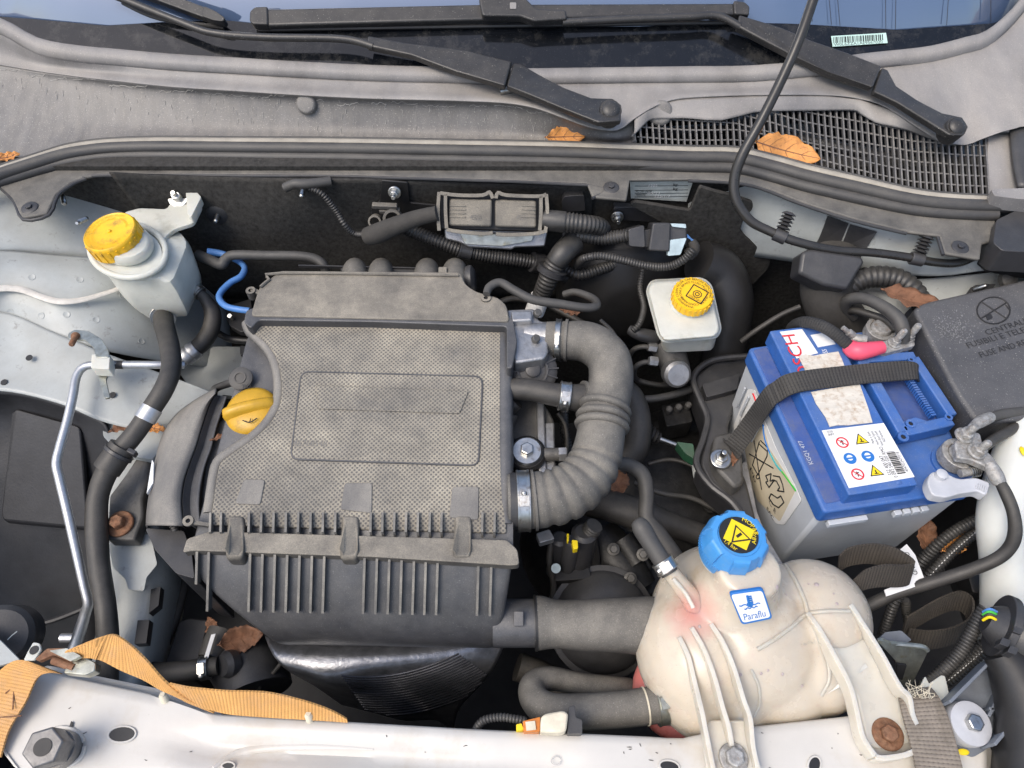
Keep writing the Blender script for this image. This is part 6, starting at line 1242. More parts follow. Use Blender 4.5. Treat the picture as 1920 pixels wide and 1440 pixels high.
leaf('dry twig like leaf scrap under the oil cap', (418, 818), .845, .03, 30, curl=.6, k='leafb', seed=45, wd=.25)

# exhaust heat shield and ribbed cover under the air box
hs = thing('exhaust_heat_shield', 'shiny dark steel exhaust heat shield under the air box', 'heat shield', p(640, 1250, .55))
mb = M().loft(G_([[(495, 1190, .70), (600, 1195, .71), (760, 1200, .71), (880, 1205, .71), (945, 1210, .69)], [(512, 1228, .715), (600, 1234, .725), (720, 1236, .722), (850, 1240, .705), (925, 1252, .68)], [(540, 1256, .705), (620, 1278, .71), (700, 1270, .70), (800, 1272, .68), (900, 1285, .64)], [(590, 1285, .64), (660, 1300, .64), (730, 1310, .62), (800, 1310, .60), (860, 1330, .56)], [(640, 1320, .58), (700, 1335, .57), (760, 1350, .55), (820, 1350, .52), (850, 1380, .48)]]), 6, 6)
mb.build('shield', K['shield'], hs, ang=80, solid=.002)
sh_ = surf([o for o in hs.children if o.name.startswith('shield')][0])
for k in range(17):
    t = k / 16; row = []
    for i in range(15):
        u = i / 14; x = lerp(lerp(640, 690, t), lerp(860, 930, t), u); y = lerp(1266, 1338, t) - (u ** 1.6) * lerp(40, 62, t) + 10 * math.sin(math.pi * u)
        q = sh_(x, y, .0006)[0]
        if q is not None: row.append(q)
    if len(row) > 5: M().tube(row, .0011, 6, 1).build('pressed_ridge', K['fins'], hs)
hose('wire_lead', 'thin black wire hanging from the heat shield corner', 'wire', [(530, 1240, .70), (512, 1262, .69), (490, 1280, .68), (486, 1310, .66)], 4, 'hose')
sv_ = thing('radiator_hose_elbow', 'thick dusty radiator hose bending back under the coolant tank', 'hose', p(1100, 1320, .70))
rhA = hose('hose_body', '', '', [(1250, 1318, .76), (1180, 1328, .76), (1100, 1334, .76), (1035, 1332, .76), (1003, 1312, .755), (1000, 1285, .745), (1030, 1272, .735), (1090, 1282, .72), (1180, 1292, .70)], [33, 33, 32, 31, 28, 25, 22, 20, 20], 'duct', seg=28, parent=sv_)
clamp(rhA, .045, 18, 'zinc', grow=1.08); band(rhA, .09, 3, 'ivory', 'paint_ring', 1.01)
hose('wiring_conduit', 'short grey conduit curving into the orange and ivory connector', 'conduit', [(890, 1372, .78), (905, 1352, .79), (935, 1345, .793), (965, 1348, .793), (985, 1352, .79)], 8, 'cond', corr=(6, 2))
oc_ = thing('temperature_sensor_plug', 'orange and ivory sensor plug by the crossmember edge', 'connector', p(1020, 1365, .79))
M().slab(rnd([(968, 1358), (978, 1356), (982, 1368), (968, 1370)], 2), .808, .012).build('plug_nose', K['lyel'], oc_, bevel=.001); M().slab(rnd([(980, 1352), (1013, 1344), (1012, 1372), (982, 1372)], 2), .812, .016).build('plug_body', K['orange'], oc_, bevel=.001)
M().slab(rnd([(1014, 1345), (1022, 1338), (1056, 1332), (1066, 1338), (1062, 1370), (1050, 1374), (1013, 1372)], 5), .82, .02).build('ivory_shell', K['ivory'], oc_, bevel=.003)
M().slab(rnd([(1066, 1325), (1078, 1322), (1080, 1345), (1092, 1350), (1092, 1375), (1064, 1375)], 3), .815, .02).build('clip', K['blk'], oc_, bevel=.002); M().obox(p(986, 1362, .813), p(1004, 1360, .813), .008, .002).build('window', K['ivory'], oc_)

# ================================================================ COOLANT TANK
ct = thing('coolant_tank', 'aged translucent white coolant expansion tank with blue cap and bolted legs', 'coolant tank', p(1400, 1300, .72))
def es(mb, x, y, z, rx, ry, rz, rot=0): mb.ell(p(x, y, z), (rx, ry, rz), Matrix.Rotation(rot, 3, 'Z'))
mb = M()
es(mb, 1325, 1222, .772, .078, .079, .066); es(mb, 1335, 1254, .762, .076, .078, .060); es(mb, 1400, 1180, .785, .080, .088, .062); es(mb, 1522, 1160, .785, .062, .066, .060); es(mb, 1520, 1232, .770, .060, .062, .056); es(mb, 1440, 1250, .765, .078, .066, .055)
mb.lathe(p(1360, 1150, .775), V((.0, .10, 1)), [(.082, -.02), (.079, .015), (.066, .038), (.050, .058), (.040, .074), (.034, .088), (.032, .112)], 40)
tk = mb.build('tank', K['tank'], ct, remesh=.003, smoothit=9)
mb = M(); es(mb, 1296, 1296, .712, .068, .060, .032); es(mb, 1440, 1275, .722, .078, .06, .036)
mb.build('lower_half', K['pink'], ct, remesh=.004, smoothit=4)
from mathutils.bvhtree import BVHTree
bpy.context.view_layer.update(); _bv = BVHTree.FromObject(tk, bpy.context.evaluated_depsgraph_get())
def ps(x, y, o=0):
    d = ray(x, y).normalized(); h = _bv.ray_cast(CAM - WL[tk.name], d)
    if h[0] is None: return p(x, y, .80), -FW
    n_ = h[1] if h[1].dot(d) < 0 else -h[1]; return h[0] + WL[tk.name] + n_ * o, n_
def sline(pts, r_, nm, k='tankrib', n=4):
    c_ = catmull([V((a, b_, 0)) for a, b_ in pts], n); M().tube([ps(q.x, q.y, -r_ * 1.2)[0] for q in c_], r_ * 2.1, 10, 1).build(nm, K['tank'], ct, ang=80)
sline([(1472, 1058), (1490, 1085), (1508, 1125), (1514, 1150)], .0014, 'seam')
sline([(1420, 1218), (1450, 1200), (1485, 1175), (1512, 1152), (1550, 1146), (1598, 1146)], .0013, 'seam')
sline([(1520, 1160), (1538, 1200), (1552, 1240), (1555, 1275), (1540, 1305)], .0012, 'seam')
sline([(1408, 1255), (1422, 1285), (1424, 1320), (1414, 1345)], .001, 'seam')
sline([(1285, 1078), (1292, 1100), (1310, 1120)], .001, 'seam')
for k_, (a, b_, r_) in enumerate(((1457, 1101, 4.5), (1531, 1096, 4.5), (1569, 1132, 3), (1451, 1127, 2.2), (1467, 1264, 3), (1504, 1286, 3.4), (1440, 1257, 2.6), (1427, 1263, 3), (1388, 1265, 3.2), (1312, 1175, 3), (1516, 1095, 2), (1563, 1113, 2), (1474, 1115, 2.2))):
    q, n_ = ps(a, b_, .0001); M().ell(q, (r_ * mpp(q), r_ * mpp(q), .0006), n_.to_track_quat('Z', 'Y').to_matrix(), 14, 6).build('moulding_bubble', K['bub'], ct)
sm = [(1210, 1190), (1206, 1240), (1222, 1300), (1262, 1352), (1330, 1374), (1420, 1364), (1500, 1340), (1560, 1302), (1608, 1240)]
M().tube([p(a, b_, .738) for a, b_ in sm], .0042, 10, 5).build('lower_seam', K['tankrib'], ct)
# cap
q = p(1366, 1034, .868); ax = V((.03, .0, 1)).normalized(); rr = 57 * mpp(p(1366, 1020, .90))
u = V((1, 0, 0)); v_ = ax.cross(u).normalized(); u = v_.cross(ax)
M().lathe(q, ax, [(rr * .98, -.006), (rr * .98, .006), (rr * .9, .010)], 40).build('neck_ring', K['tankrib'], ct)
cpb = M().lathe(q, ax, [(rr * 1.03, .0), (rr * 1.06, .006), (rr * 1.05, .017), (rr * .98, .022), (rr * .93, .036), (rr * .86, .040), (rr * .72, .0405), (rr * .68, .0385), (rr * .2, .0385)], 64).build('cap', K['bluecap'], ct, ang=50)
for k in range(6):
    a = 2 * math.pi * k / 6 + .45; d_ = u * math.cos(a) + v_ * math.sin(a); tn_ = ax.cross(d_)
    M().rings([[q + d_ * (rr * r_) + ax * h + tn_ * (s_ * w_) for s_, w_ in ((-1, .008), (-.5, .008), (.5, .008), (1, .008))] + [q + d_ * (rr * .8) + ax * h + tn_ * (s_ * .009) for s_ in (1, -1)] for r_, h in ((1.065, .018), (1.045, .026), (.985, .035), (.90, .0402))], 2).build('cap_lug', K['bluecap'], cpb, ang=60)
for k in range(72):
    a = 2 * math.pi * k / 72; d_ = u * math.cos(a) + v_ * math.sin(a); M().obox(q + ax * .0075 + d_ * rr * 1.075, q + ax * .017 + d_ * rr * 1.055, .0013, .0012, d_).build('knurl', K['bluecap'], cpb, smooth=False)
cq = q + ax * .0388 + v_ * .002
dc = M().lathe(cq, ax, [(rr * .645, 0), (rr * .645, .0006)], 48).build('cap_decal', K['ink'], cpb, smooth=False)
e1, e2 = (u * .86 - v_ * .5).normalized(), (u * .5 + v_ * .86).normalized(); dq = cq + ax * .0007
M().prism([dq + (e1 * a + e2 * b_) * rr * .40 for a, b_ in ((-1, -1), (1, -1), (1, 1), (-1, 1))], ax * .0003).build('decal_square', K['lyel'], dc, smooth=False)
tri = lambda k_: [dq + ax * .0004 + (u * math.cos(t) + v_ * math.sin(t)) * rr * k_ - v_ * rr * .05 for t in (math.pi / 2 + .15, math.pi * 7 / 6 + .15, math.pi * 11 / 6 + .15)]
M().prism(tri(.40), ax * .0002).build('decal_triangle', K['ink'], dc, smooth=False); M().prism([a + ax * .0003 for a in tri(.30)], ax * .0002).build('decal_triangle', K['lyel'], dc, smooth=False)
M().obox(dq + ax * .0009 - u * rr * .1 - v_ * rr * .1, dq + ax * .0009 + u * rr * .08 + v_ * rr * .02, .003, .0003, ax).build('decal_figure', K['ink'], dc)
for s_, a0 in (('1,4 bar', 4.0), ('A876', 6.05), ('MOPAR', .95)): T(s_, 0, 0, 0, .0042, 'lyel', dc, 'decal_lettering', ax, arc=(dq, rr * .52, a0 + (.0 if s_ != 'MOPAR' else .25), u, v_), proud=.0003) if s_ == 'MOPAR' else T(s_[::1], 0, 0, 0, .0042, 'lyel', dc, 'decal_lettering', ax, q0=dq + (u * math.cos(a0) + v_ * math.sin(a0)) * rr * .56 - (u * math.cos(a0 + 1.57) + v_ * math.sin(a0 + 1.57)) * .007, q1=dq + (u * math.cos(a0) + v_ * math.sin(a0)) * rr * .56 + (u * math.cos(a0 + 1.57) + v_ * math.sin(a0 + 1.57)) * .007, proud=.0003)
# temperature label
TQ, TN = ps(1407, 1137, .0012); TN = (TN + V((0, -.15, .5))).normalized(); TQ = TQ + TN * .0048
def ptl(x, y, o=0): return pp(x, y, TQ + TN * o, TN)
lb = M().prism([ptl(a, b_) for a, b_ in rnd([(1367, 1113), (1431, 1104), (1449, 1160), (1391, 1172)], 7)], -TN * .004).build('label', K['lblue'], ct, bevel=.0004)
M().prism([ptl(a, b_, .0006) for a, b_ in rnd([(1370.5, 1116), (1429, 1108), (1445, 1157), (1393, 1168)], 6)], -TN * .0006).build('label_face', K['paper'], lb)
T('Paraflu', 0, 0, 0, .0085, 'lblue', lb, 'label_lettering', TN, q0=ptl(1396, 1163, .0007), q1=ptl(1436, 1155, .0007), proud=.0004)
mb = M(); mb.tube([ptl(1405, 1136, .0012), ptl(1401, 1117, .0012)], .0013, 6, 2); mb.lathe(ptl(1406, 1133, .0008), TN, [(.0032, 0), (.0032, .0006)], 14)
for i in range(4): mb.tube([ptl(1402 + i * 1.0, 1119 + i * 3.6, .0012), ptl(1409 + i, 1118 + i * 3.6, .0012)], .0008, 5, 1)
for y0, x0, x1 in ((1136, 1386, 1425), (1142, 1396, 1420)): mb.tube([ptl(lerp(x0, x1, k / 10), y0 - k * .45 + 1.3 * math.sin(k * 1.9), .0012) for k in range(11)], .0006, 5, 2)
mb.build('thermometer_symbol', K['lblue'], lb)
# inlet and hose
cih = hose('overflow_hose', 'short black hose with wire clamp plugged into the coolant tank inlet', 'hose', [(1195, 978, .875), (1203, 990, .875), (1222, 1022, .868), (1240, 1050, .862), (1256, 1075, .857)], [13, 18, 17, 17, 17], 'hose2', seg=18); clamp(cih, .85, 22, 'steel', grow=1.12)
M().tube([p(1250, 1062, .858), p(1272, 1092, .848), p(1295, 1120, .835), p(1312, 1145, .82)], [.009, .0095, .011, .016], 16, 4).build('inlet_spout', K['tank'], ct)
M().tube([p(1262, 1085, .862), p(1285, 1112, .852), p(1300, 1140, .848)], .0022, 8, 3).build('inlet_rib', K['tankrib'], ct)
# ribs running into the front legs
for pts, w_ in (([(1275, 1195, .84), (1290, 1230, .838), (1300, 1275, .835), (1312, 1330, .828), (1322, 1380, .818), (1336, 1450, .812)], .012), ([(1297, 1178, .845), (1317, 1215, .842), (1335, 1265, .838), (1350, 1320, .83), (1362, 1360, .82), (1368, 1395, .81)], .014), ([(1333, 1170, .848), (1352, 1205, .846), (1370, 1250, .842), (1390, 1310, .834), (1402, 1345, .825), (1408, 1400, .815), (1420, 1450, .81)], .014)):
    M().ribbon([(ps(q[0], q[1], .003)[0] if q[1] < 1300 else p(*q)) for q in pts], [V((0, -.006, .016)) * (.12 if i_ == 0 else .6 if i_ == 1 else 1) for i_ in range(len(pts))], .0042, 6).build('rib', K['tankrib'], ct, ang=60)
M().prism([p(a, b_, .812) for a, b_ in rnd([(1318, 1385), (1330, 1350), (1400, 1350), (1412, 1400), (1428, 1520), (1335, 1520)], 8)], V((0, 0, -.006))).build('leg_plate', K['tankrib'], ct, bevel=.0015)
q = p(1375, 1422, .812); M().bolt(q, (0, 0, 1), .0095, .007, 1.5, .003).build('leg_bolt', K['lead'], ct, bevel=.0008)
# right leg: ribbed plate sloping down to the bolt
def strip(pts, w_, th, nm, k='tankrib'): return M().ribbon([p(*q) for q in pts], w_, th, 6).build(nm, K[k], ct, ang=60)
mb = M().loft(G_([[(1515, 1148, .832), (1560, 1135, .83), (1600, 1130, .825)], [(1545, 1190, .83), (1590, 1180, .828), (1620, 1175, .82)], [(1582, 1260, .822), (1620, 1245, .822), (1655, 1240, .818)], [(1600, 1300, .81), (1650, 1290, .81), (1690, 1285, .808)], [(1612, 1345, .806), (1660, 1338, .805), (1700, 1330, .805)], [(1625, 1400, .804), (1670, 1402, .804), (1722, 1385, .804)]]), 4, 4)
mb.build('leg_plate', K['tankrib'], ct, solid=.004, ang=60)
for pts in ([(1514, 1150, .845), (1535, 1185, .842), (1560, 1235, .838), (1588, 1290, .83), (1600, 1335, .82), (1612, 1385, .812), (1635, 1420, .81)], [(1592, 1135, .838), (1620, 1180, .834), (1650, 1235, .83), (1680, 1290, .822), (1698, 1310, .818), (1705, 1345, .812), (1722, 1385, .81), (1720, 1405, .81)], [(1635, 1420, .81), (1650, 1424, .81), (1690, 1418, .81), (1720, 1405, .81)]):
    M().ribbon([(ps(q[0], q[1], .002)[0] if q[1] < 1200 and q[0] < 1600 else p(*q)) for q in pts], [V((0, 0, .018)) * (.15 if i_ == 0 and pts[0][1] < 1200 else .6 if i_ == 1 and pts[0][1] < 1200 else 1) for i_ in range(len(pts))], .0046, 6).build('rib', K['tankrib'], ct, ang=60)
M().ribbon([p(*q) for q in ((1545, 1300, .80), (1580, 1280, .81), (1620, 1250, .818))], V((0, 0, .014)), .004, 5).build('rib', K['tankrib'], ct)
q = p(1664, 1377, .806); mb = M().lathe(q, ZU, [(.0155, 0), (.0155, .0015), (.0135, .0025)], 28); mb.bolt(q + ZU * .002, ZU, .0085, .006, 0); mb.build('leg_bolt', K['rust'], ct, bevel=.0008)
T('MADE IN ITALY', 0, 0, 0, .004, 'tankrib', ct, 'moulded_mark', TN, q0=pp(1490, 1215, p(1512, 1210, .834), TN), q1=pp(1530, 1203, p(1512, 1210, .834), TN), proud=.001)
rs = random.Random(11)

# ================================================================ right front: webbing, brackets, plugs
ws_ = thing('webbing_strap', 'frayed brown grey webbing strap draped over the crossmember end', 'strap', p(1740, 1380, .80))
M().ribbon([p(1712, 1292, .80), p(1722, 1310, .816), p(1735, 1345, .818), p(1748, 1390, .818), p(1760, 1440, .818), p(1775, 1520, .818)], [V((.035, .004, 0)), V((.040, .004, 0)), V((.044, .002, 0)), V((.044, -.002, 0)), V((.044, -.004, 0)), V((.044, -.004, 0))], .003, 6).build('band', K['webg'], ws_, ang=60)
for k in range(22):
    a = p(1712 + rs.uniform(-10, 35), 1300 + rs.uniform(-4, 10), .82); M().tube([a, a + V((rs.uniform(-.006, .008), rs.uniform(-.004, .008), rs.uniform(.002, .008))), a + V((rs.uniform(-.008, .014), rs.uniform(-.004, .014), rs.uniform(.002, .01)))], [.0004, .0003, .0002], 4, 3).build('frayed_thread', K['ivory'], ws_)
wb = thing('webbing_loop', 'dark brown webbing folded into a loop in front of the battery', 'strap', p(1640, 1080, .78))
M().ribbon([p(1572, 1060, .80), p(1590, 1045, .81), p(1630, 1038, .82), p(1670, 1045, .825), p(1703, 1065, .825), p(1708, 1075, .822), p(1690, 1080, .822), p(1650, 1080, .825), p(1615, 1090, .82), p(1590, 1110, .80)], [V((.004, -.012, -.026)), V((.002, -.012, -.026)), V((0, -.012, -.026)), V((0, -.012, -.026)), V((.002, -.012, -.028)), V((.002, -.014, -.028)), V((.0, -.014, -.028)), V((0, -.014, -.028)), V((0, -.014, -.026)), V((0, -.014, -.026))], .0024, 6).build('band', K['web2'], wb, ang=60)
wb2 = thing('webbing_loop', 'black webbing ring lying deep behind the zinc bracket', 'strap', p(1760, 1170, .70))
M().ribbon([p(1695, 1175, .73), p(1720, 1160, .735), p(1755, 1140, .74), p(1795, 1126, .745), p(1818, 1140, .745), p(1815, 1172, .74), p(1785, 1192, .735), p(1740, 1200, .73), p(1700, 1195, .72)], [V((0, -.014, -.024))] * 9, .0024, 6).build('band', K['web2'], wb2, ang=60)
for lbl, pts, r_ in (('corrugated conduit rising beside the battery front corner', [(1712, 1075, .72), (1735, 1045, .74), (1765, 1015, .76), (1800, 990, .77), (1850, 965, .78)], 11), ('corrugated conduit with white trace line under the earth cable', [(1728, 1095, .72), (1755, 1065, .74), (1790, 1030, .75), (1825, 1000, .76), (1865, 965, .77)], 11), ('steep corrugated conduit under the webbing loop', [(1688, 1115, .74), (1675, 1135, .73), (1664, 1165, .71), (1655, 1190, .69)], 10), ('second steep conduit beside the webbing ring', [(1698, 1125, .73), (1700, 1150, .71), (1708, 1180, .69)], 9), ('long black conduit rising to the side lamp plug', [(1730, 1290, .78), (1765, 1262, .79), (1800, 1225, .80), (1820, 1190, .81), (1838, 1155, .82), (1848, 1140, .825)], 13), ('parallel black conduit below the side lamp plug', [(1760, 1285, .76), (1790, 1262, .77), (1825, 1232, .78), (1860, 1200, .79), (1885, 1185, .80)], 14)):
    o = hose('wiring_conduit', lbl, 'conduit', pts, r_, 'cond', corr=(6.5, 2.2), seg=14)
    if 'white trace' in lbl or 'parallel' in lbl:
        P_, Q = HP[o.name]; M().tube([a + V((-.3, -.35, .85)).normalized() * (b_ * 1.02) for a, b_ in list(zip(P_, Q))[::8]], .0006, 5, 1).build('trace_line', K['paper'], o)
fn = hose('washer_filler_neck', 'tall white plastic washer filler neck at the fender side', 'filler neck', [(1935, 800, .875), (1915, 850, .865), (1892, 920, .85), (1880, 980, .83), (1882, 1050, .80), (1888, 1120, .77), (1888, 1200, .73), (1880, 1280, .69)], [52, 46, 46, 44, 40, 44, 46, 46], 'milkw', seg=28)
M().ell(p(1918, 846, .890), (.003, .006, .002)).build('yellow_glow', K['lyel'], fn)  # yellowish glow on the neck, painted as a small yellow blob
lp_ = thing('side_lamp_plug', 'black ribbed lamp plug with coloured wires at the fender side', 'connector', p(1890, 1200, .80))
M().tube([p(1850, 1160, .845), p(1885, 1178, .845), p(1925, 1195, .845), p(1990, 1225, .84)], [.014, .026, .030, .03], 20, 4).build('body', K['blk'], lp_)
M().ring(p(1872, 1172, .845), (p(1925, 1195, .845) - p(1885, 1178, .845)), .02, .033, .008).build('collar', K['blk'], lp_, bevel=.001)
for a, b_ in ((1880, 1195), (1895, 1210), (1905, 1172)): M().slab(rnd([(a, b_), (a + 16, b_ + 6), (a + 10, b_ + 18), (a - 6, b_ + 12)], 2), .876, .012).build('plug_rib', K['blk'], lp_, bevel=.002)
for i, k in enumerate(('tubeblue', 'lgrn', 'hose', 'lyel')): M().tube([p(1843, 1152 - 4 + i * 5, .852), p(1856, 1142 + i * 5, .86), p(1872, 1150 + i * 5, .858), p(1885, 1165 + i * 4, .85)], .0014, 8, 4).build('wire', K[k], lp_)
M().tube([p(1880, 1225, .84), p(1905, 1270, .835), p(1925, 1320, .83), p(1940, 1400, .82), p(1940, 1500, .81)], [.018, .024, .028, .034, .036], 18, 5).build('trunk', K['blk2'], lp_)
hb2 = thing('headlamp_bracket', 'grey blue plastic headlamp bracket with large zinc washer bolt', 'bracket', p(1830, 1340, .76))
M().slab(rnd([(1770, 1310), (1852, 1236), (1878, 1250), (1885, 1325), (1905, 1335), (1850, 1405), (1825, 1420), (1800, 1410), (1782, 1360)], 6), .802, .012).build('plate', K['brk'], hb2, bevel=.003)
for a, b_, h in (((1768, 1322), (1850, 1240), .03), ((1848, 1345), (1880, 1278), .014), ((1848, 1330), (1885, 1340), .014), ((1852, 1400), (1908, 1334), .026)): M().obox(p(*a, .803 + h / 2), p(*b_, .803 + h / 2), .003, h).build('stiffener', K['brk'], hb2, bevel=.0006)
q = p(1808, 1358, .806); M().lathe(q, V((.1, -.1, 1)), [(.021, -.004), (.0215, .006), (.0205, .011), (.012, .013)], 32).build('washer', K['grey'], hb2); M().bolt(q + V((.001, -.001, .012)), V((.1, -.1, 1)), .0085, .008, 0).build('bolt', K['steel'], hb2, bevel=.0007)
M().ell(p(1806, 1410, .806), (.006, .003, .001)).build('yellow_dab', K['lyel'], hb2)
zb = thing('zinc_bracket', 'bent yellowish zinc bracket with square hole beside the tank leg', 'bracket', p(1690, 1260, .76))
M().prism([pp(a, b_, p(1690, 1240, .80), V((.15, -.75, .6)).normalized()) for a, b_ in rnd([(1645, 1202), (1655, 1200), (1668, 1206), (1728, 1212), (1740, 1222), (1708, 1288), (1690, 1290), (1680, 1240)], 4)], V((0, .003, -.001))).build('plate', K['zinc'], zb, bevel=.0006)
M().tube([p(1645, 1203, .815), p(1668, 1207, .815), p(1726, 1212, .815), p(1739, 1220, .812)], .0028, 8, 4).build('rolled_edge', K['zinc'], zb)
M().prism([pp(a, b_, p(1690, 1240, .803), V((.15, -.75, .6)).normalized()) for a, b_ in ((1682, 1246), (1700, 1248), (1692, 1275), (1680, 1272))], V((0, .002, 0))).build('square_hole', K['ink'], zb)
zt = tag(M().slab(rnd([(1724, 1290), (1735, 1268), (1742, 1282), (1765, 1266), (1772, 1268), (1782, 1312), (1770, 1320), (1740, 1298)], 2), .803, .003).build('notched_plate', K['milk'], None, bevel=.0006), 'pale notched metal plate between strap and headlamp bracket', 'bracket')
tag(M().slab(rnd([(1640, 1205), (1660, 1185), (1690, 1182), (1710, 1200), (1690, 1210)], 4), .79, .02).build('latch_housing', K['brk'], None, bevel=.002), 'dark blue grey housing behind the bent zinc bracket', 'housing')
tag(M().slab(rnd([(1790, 1400), (1850, 1390), (1880, 1440), (1900, 1560), (1780, 1560)], 4), .782, .02).build('headlamp_mount', K['wht'], None, bevel=.002), 'white painted mount below the grey blue headlamp bracket', 'mount')
leaf('dry tan leaf wedged between conduits near the white filler neck', (1786, 1020), .745, .05, 30, curl=.8, k='leaf', seed=51, wd=.5)
leaf('brown leaf under the battery front edge by the conduits', (1736, 1010), .735, .05, 70, curl=.8, k='leafb', seed=52, wd=.5)
tag(M().slab(rnd([(1815, 1075), (1860, 1065), (1862, 1110), (1825, 1112)], 6), .745, .03).build('clip_block', K['blk2'], None, bevel=.003), 'black clip block with cobwebs beside the white filler neck', 'clip')

# ================================================================ depths of the engine bay between air box and battery
gb = thing('gearbox', 'dark grimy gearbox casing deep below the intake duct', 'gearbox', p(1200, 950, .45))
mb = M(); mb.ell(p(1230, 930, .56), (.15, .14, .10)); mb.ell(p(1120, 1020, .54), (.12, .12, .09)); mb.lathe(p(1310, 860, .60), V((.4, -.3, .8)), [(.09, -.1), (.09, 0), (.06, .02)], 28)
mb.build('casing', K['castk'], gb, remesh=.006, smoothit=3)
for a, b_, r_ in ((1250, 885, .026), (1270, 920, .012), (1300, 930, .010), (1330, 950, .012), (1215, 960, .014)): M().lathe(p(a, b_, .64), V((.1, -.2, 1)), [(r_, -.03), (r_, 0), (r_ * .8, .004)], 24).build('cover_plug', K['blk2'], gb)
for a, b_ in ((1200, 900), (1290, 880), (1340, 910), (1180, 1010), (1240, 1020)): M().bolt(p(a, b_, .64), V((0, -.2, 1)), .007, .006, 1.4).build('bolt', K['castk'], gb)
ec2 = hose('coolant_pipe', 'grey steel reinforced coolant pipe bending down beneath the intake duct', 'hose', [(1150, 868, .82), (1180, 872, .80), (1205, 890, .79), (1212, 925, .78), (1212, 970, .77), (1235, 1000, .76), (1275, 1060, .74), (1310, 1120, .70)], [12, 13, 14, 14, 14, 15, 17, 17], 'hose2', seg=18)
hose('coolant_hose', 'wide dark coolant hose crossing under the intake elbow', 'hose', [(1100, 940, .70), (1150, 950, .71), (1200, 965, .71), (1260, 985, .70), (1330, 1010, .68)], [28, 30, 30, 24, 22], 'hose', seg=20)
hose('big_black_hose', 'fat black hose behind the intake duct bellows', 'hose', [(1160, 720, .78), (1185, 745, .77), (1196, 790, .76), (1190, 840, .74), (1160, 870, .72)], [18, 22, 25, 26, 26], 'hose', seg=20)
sc_ = thing('shift_cable', 'gear shift cable end with rubber bellows and green clip', 'shift cable', p(1260, 830, .68))
M().tube([p(1195, 800, .74), p(1215, 812, .735), p(1235, 822, .73)], [.013, .013, .009], 14, 4, corr=(.006, .004)).build('bellows', K['blk2'], sc_)
M().tube([p(1235, 822, .73), p(1268, 834, .725)], .0035, 10, 2).build('rod', K['steel'], sc_)
M().slab(rnd([(1268, 828), (1300, 832), (1304, 862), (1285, 850)], 4), .735, .018).build('clip', K['green'], sc_, bevel=.002)
vc = thing('vacuum_canister', 'round black canister below the intake snorkel', 'canister', p(1130, 1160, .55))
M().lathe(p(1128, 1165, .66), V((.1, -.35, .9)), [(.06, -.06), (.066, -.03), (.066, .0), (.058, .022), (.03, .034)], 36).build('shell', K['blk'], vc, ang=60)
M().ring(p(1128, 1165, .66), V((.1, -.35, .9)), .062, .070, .008).build('seam_ring', K['blk'], vc)
ig = thing('ignition_plug_cluster', 'cluster of black plugs with yellow locking clip beside the air box', 'connector', p(1070, 1040, .68))
for a, b_, z, r_, L in ((1050, 1010, .74, .012, .07), (1072, 1015, .75, .010, .08), (1095, 1000, .75, .016, .09), (1060, 1050, .70, .014, .05)): M().lathe(p(a, b_, z), V((.05, .25, 1)), [(r_, -L), (r_, 0), (r_ * .7, .004)], 16).build('plug', K['blk'], ig)
M().slab(rnd([(1072, 1012), (1083, 1013), (1084, 1028), (1075, 1030)], 2), .775, .012).build('yellow_clip', K['lyel'], ig, bevel=.001); M().slab(rnd([(1063, 1000), (1067, 1001), (1066, 1016), (1063, 1015)], 1), .77, .006).build('yellow_wire', K['lyel'], ig)
M().slab(rnd([(1030, 1060), (1100, 1050), (1110, 1085), (1035, 1090)], 4), .70, .02).build('bracket', K['blk2'], ig, bevel=.002); M().lathe(p(1042, 1065, .72), (0, -.5, 1), [(.006, 0), (.006, .004)], 14).build('grey_button', K['ltgrey'], ig)
M().slab(rnd([(1005, 1000), (1030, 992), (1040, 1010), (1012, 1018)], 3), .78, .012).build('wrapped_tail', K['cast'], ig, bevel=.002)
hose('corrugated_stub', 'dark corrugated stub under the intake elbow', 'hose', [(1115, 985, .76), (1100, 1005, .74), (1085, 1020, .72)], [18, 17, 15], 'cond', corr=(6, 2))
for lbl, pts, r_ in (('dark hose dropping below the plug cluster', [(1098, 1000, .72), (1105, 1050, .68), (1110, 1110, .62)], 20), ('angled dark pipe deep behind the coolant tank inlet', [(1330, 1010, .66), (1325, 1060, .63), (1318, 1110, .60)], 16), ('dark hose low behind the radiator hose elbow', [(970, 1250, .62), (1020, 1270, .61), (1060, 1310, .60)], 26), ('upright dark pipe in the gap under the snorkel', [(1150, 1240, .60), (1160, 1290, .58), (1150, 1340, .56)], 24)):
    hose('dark_hose', lbl, 'hose', pts, r_, 'hose', seg=18)
leaf('brown leaf deep in the bay under the intake elbow', (1160, 905), .72, .05, 80, curl=.8, k='leafb', seed=61, wd=.5)
leaf('orange brown leaf behind the upright conduit', (1070, 583), .84, .03, 0, curl=.6, k='leafb', seed=63, wd=.6)
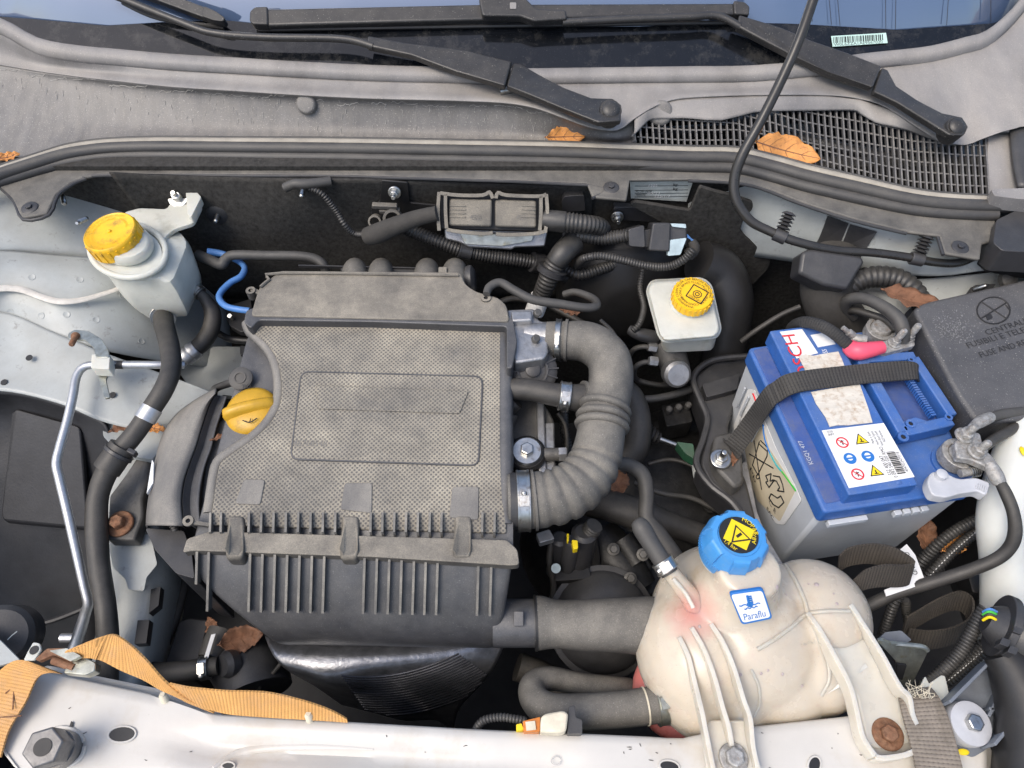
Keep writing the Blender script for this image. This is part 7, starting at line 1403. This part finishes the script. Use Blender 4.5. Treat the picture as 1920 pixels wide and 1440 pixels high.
for lbl, pts, r_, k in (('thin black wire loop under the breather hose', [(1045, 775, .80), (1060, 800, .79), (1062, 850, .78), (1050, 890, .77)], 4, 'hose'), ('ribbed black loom under the throttle body', [(1040, 720, .80), (1055, 760, .78), (1060, 815, .77), (1075, 870, .75)], 9, 'cond'),
        ('slim pipe crossing the gearbox', [(1190, 905, .69), (1240, 925, .69), (1300, 935, .68), (1360, 965, .67)], 5, 'hose2'), ('dark wire along the gearbox edge', [(1215, 870, .70), (1260, 862, .70), (1310, 880, .70), (1345, 915, .69)], 4, 'hose'), ('bundle of dark wires falling beside the plug cluster', [(1035, 1010, .74), (1030, 1050, .72), (1038, 1100, .69), (1030, 1150, .66)], 6, 'hose'),
        ('thin grey lead curving in front of the brake booster', [(1125, 600, .83), (1150, 625, .82), (1165, 660, .80), (1160, 700, .78)], 4, 'hose2'), ('dark lead running along the firewall foot', [(905, 585, .80), (960, 560, .80), (1030, 575, .79), (1100, 610, .78)], 6, 'hose')):
    hose('engine_wire', lbl, 'wire', pts, r_, k, corr=(6, 2) if k == 'cond' else None)
ab_ = thing('starter_motor', 'dark grimy starter motor low beside the gearbox', 'starter motor', p(1160, 1090, .55))
M().tube([p(1120, 1000, .66), p(1160, 1060, .65), p(1190, 1110, .64)], [.03, .034, .032], 20, 3).build('body', K['castk'], ab_)
M().tube([p(1165, 1010, .68), p(1195, 1055, .67)], [.016, .017], 16, 3).build('solenoid', K['castk'], ab_)
for a, b_ in ((1150, 1030), (1182, 1085), (1205, 1040)): M().bolt(p(a, b_, .69), (0, -.3, 1), .0055, .005, 1.5).build('nut', K['castd'], ab_)
vs_ = thing('valve_block', 'small black valve block with pipes left of the battery tray', 'valve block', p(1290, 780, .68))
M().slab(rnd([(1240, 760), (1290, 750), (1300, 790), (1250, 800)], 5), .70, .04).build('block', K['castk'], vs_, bevel=.004)
for a, b_ in ((1252, 772), (1270, 768), (1288, 764)): M().lathe(p(a, b_, .702), (0, -.2, 1), [(.005, 0), (.005, .012), (.003, .014)], 14).build('port', K['castd'], vs_)
mb = M(); mb.slab(rnd([(1120, 1030), (1200, 1010), (1225, 1060), (1190, 1110), (1130, 1100)], 8), .66, .05); mb.slab(rnd([(1190, 1060), (1260, 1050), (1280, 1110), (1210, 1120)], 8), .63, .05)
tag(mb.build('engine_bracket', K['castk'], None, bevel=.006), 'dark cast bracket deep beneath the coolant hose', 'bracket')
cw_ = thing('black_wire_frame', 'black steel bracket with small stud behind the blue vacuum tube', 'bracket', p(450, 640, .74))
M().slab(rnd([(420, 575), (470, 560), (478, 620), (450, 622), (430, 610)], 5), .80, .01).build('plate', K['blk2'], cw_, bevel=.002); M().lathe(p(436, 597, .802), (0, -.4, 1), [(.003, 0), (.003, .012)], 10).build('stud', K['steel'], cw_)
M().tube([p(395, 615, .78), p(430, 635, .78), p(480, 640, .78)], .005, 10).build('rod', K['blk2'], cw_); M().slab(rnd([(450, 648), (480, 650), (475, 668), (450, 664)], 2), .785, .012).build('foot', K['blk2'], cw_, bevel=.001)
struct(M().slab([(330, 690), (400, 650), (520, 650), (540, 760), (420, 740), (380, 760)], .735, .01).build('lower_shelf', K['sil'], None))
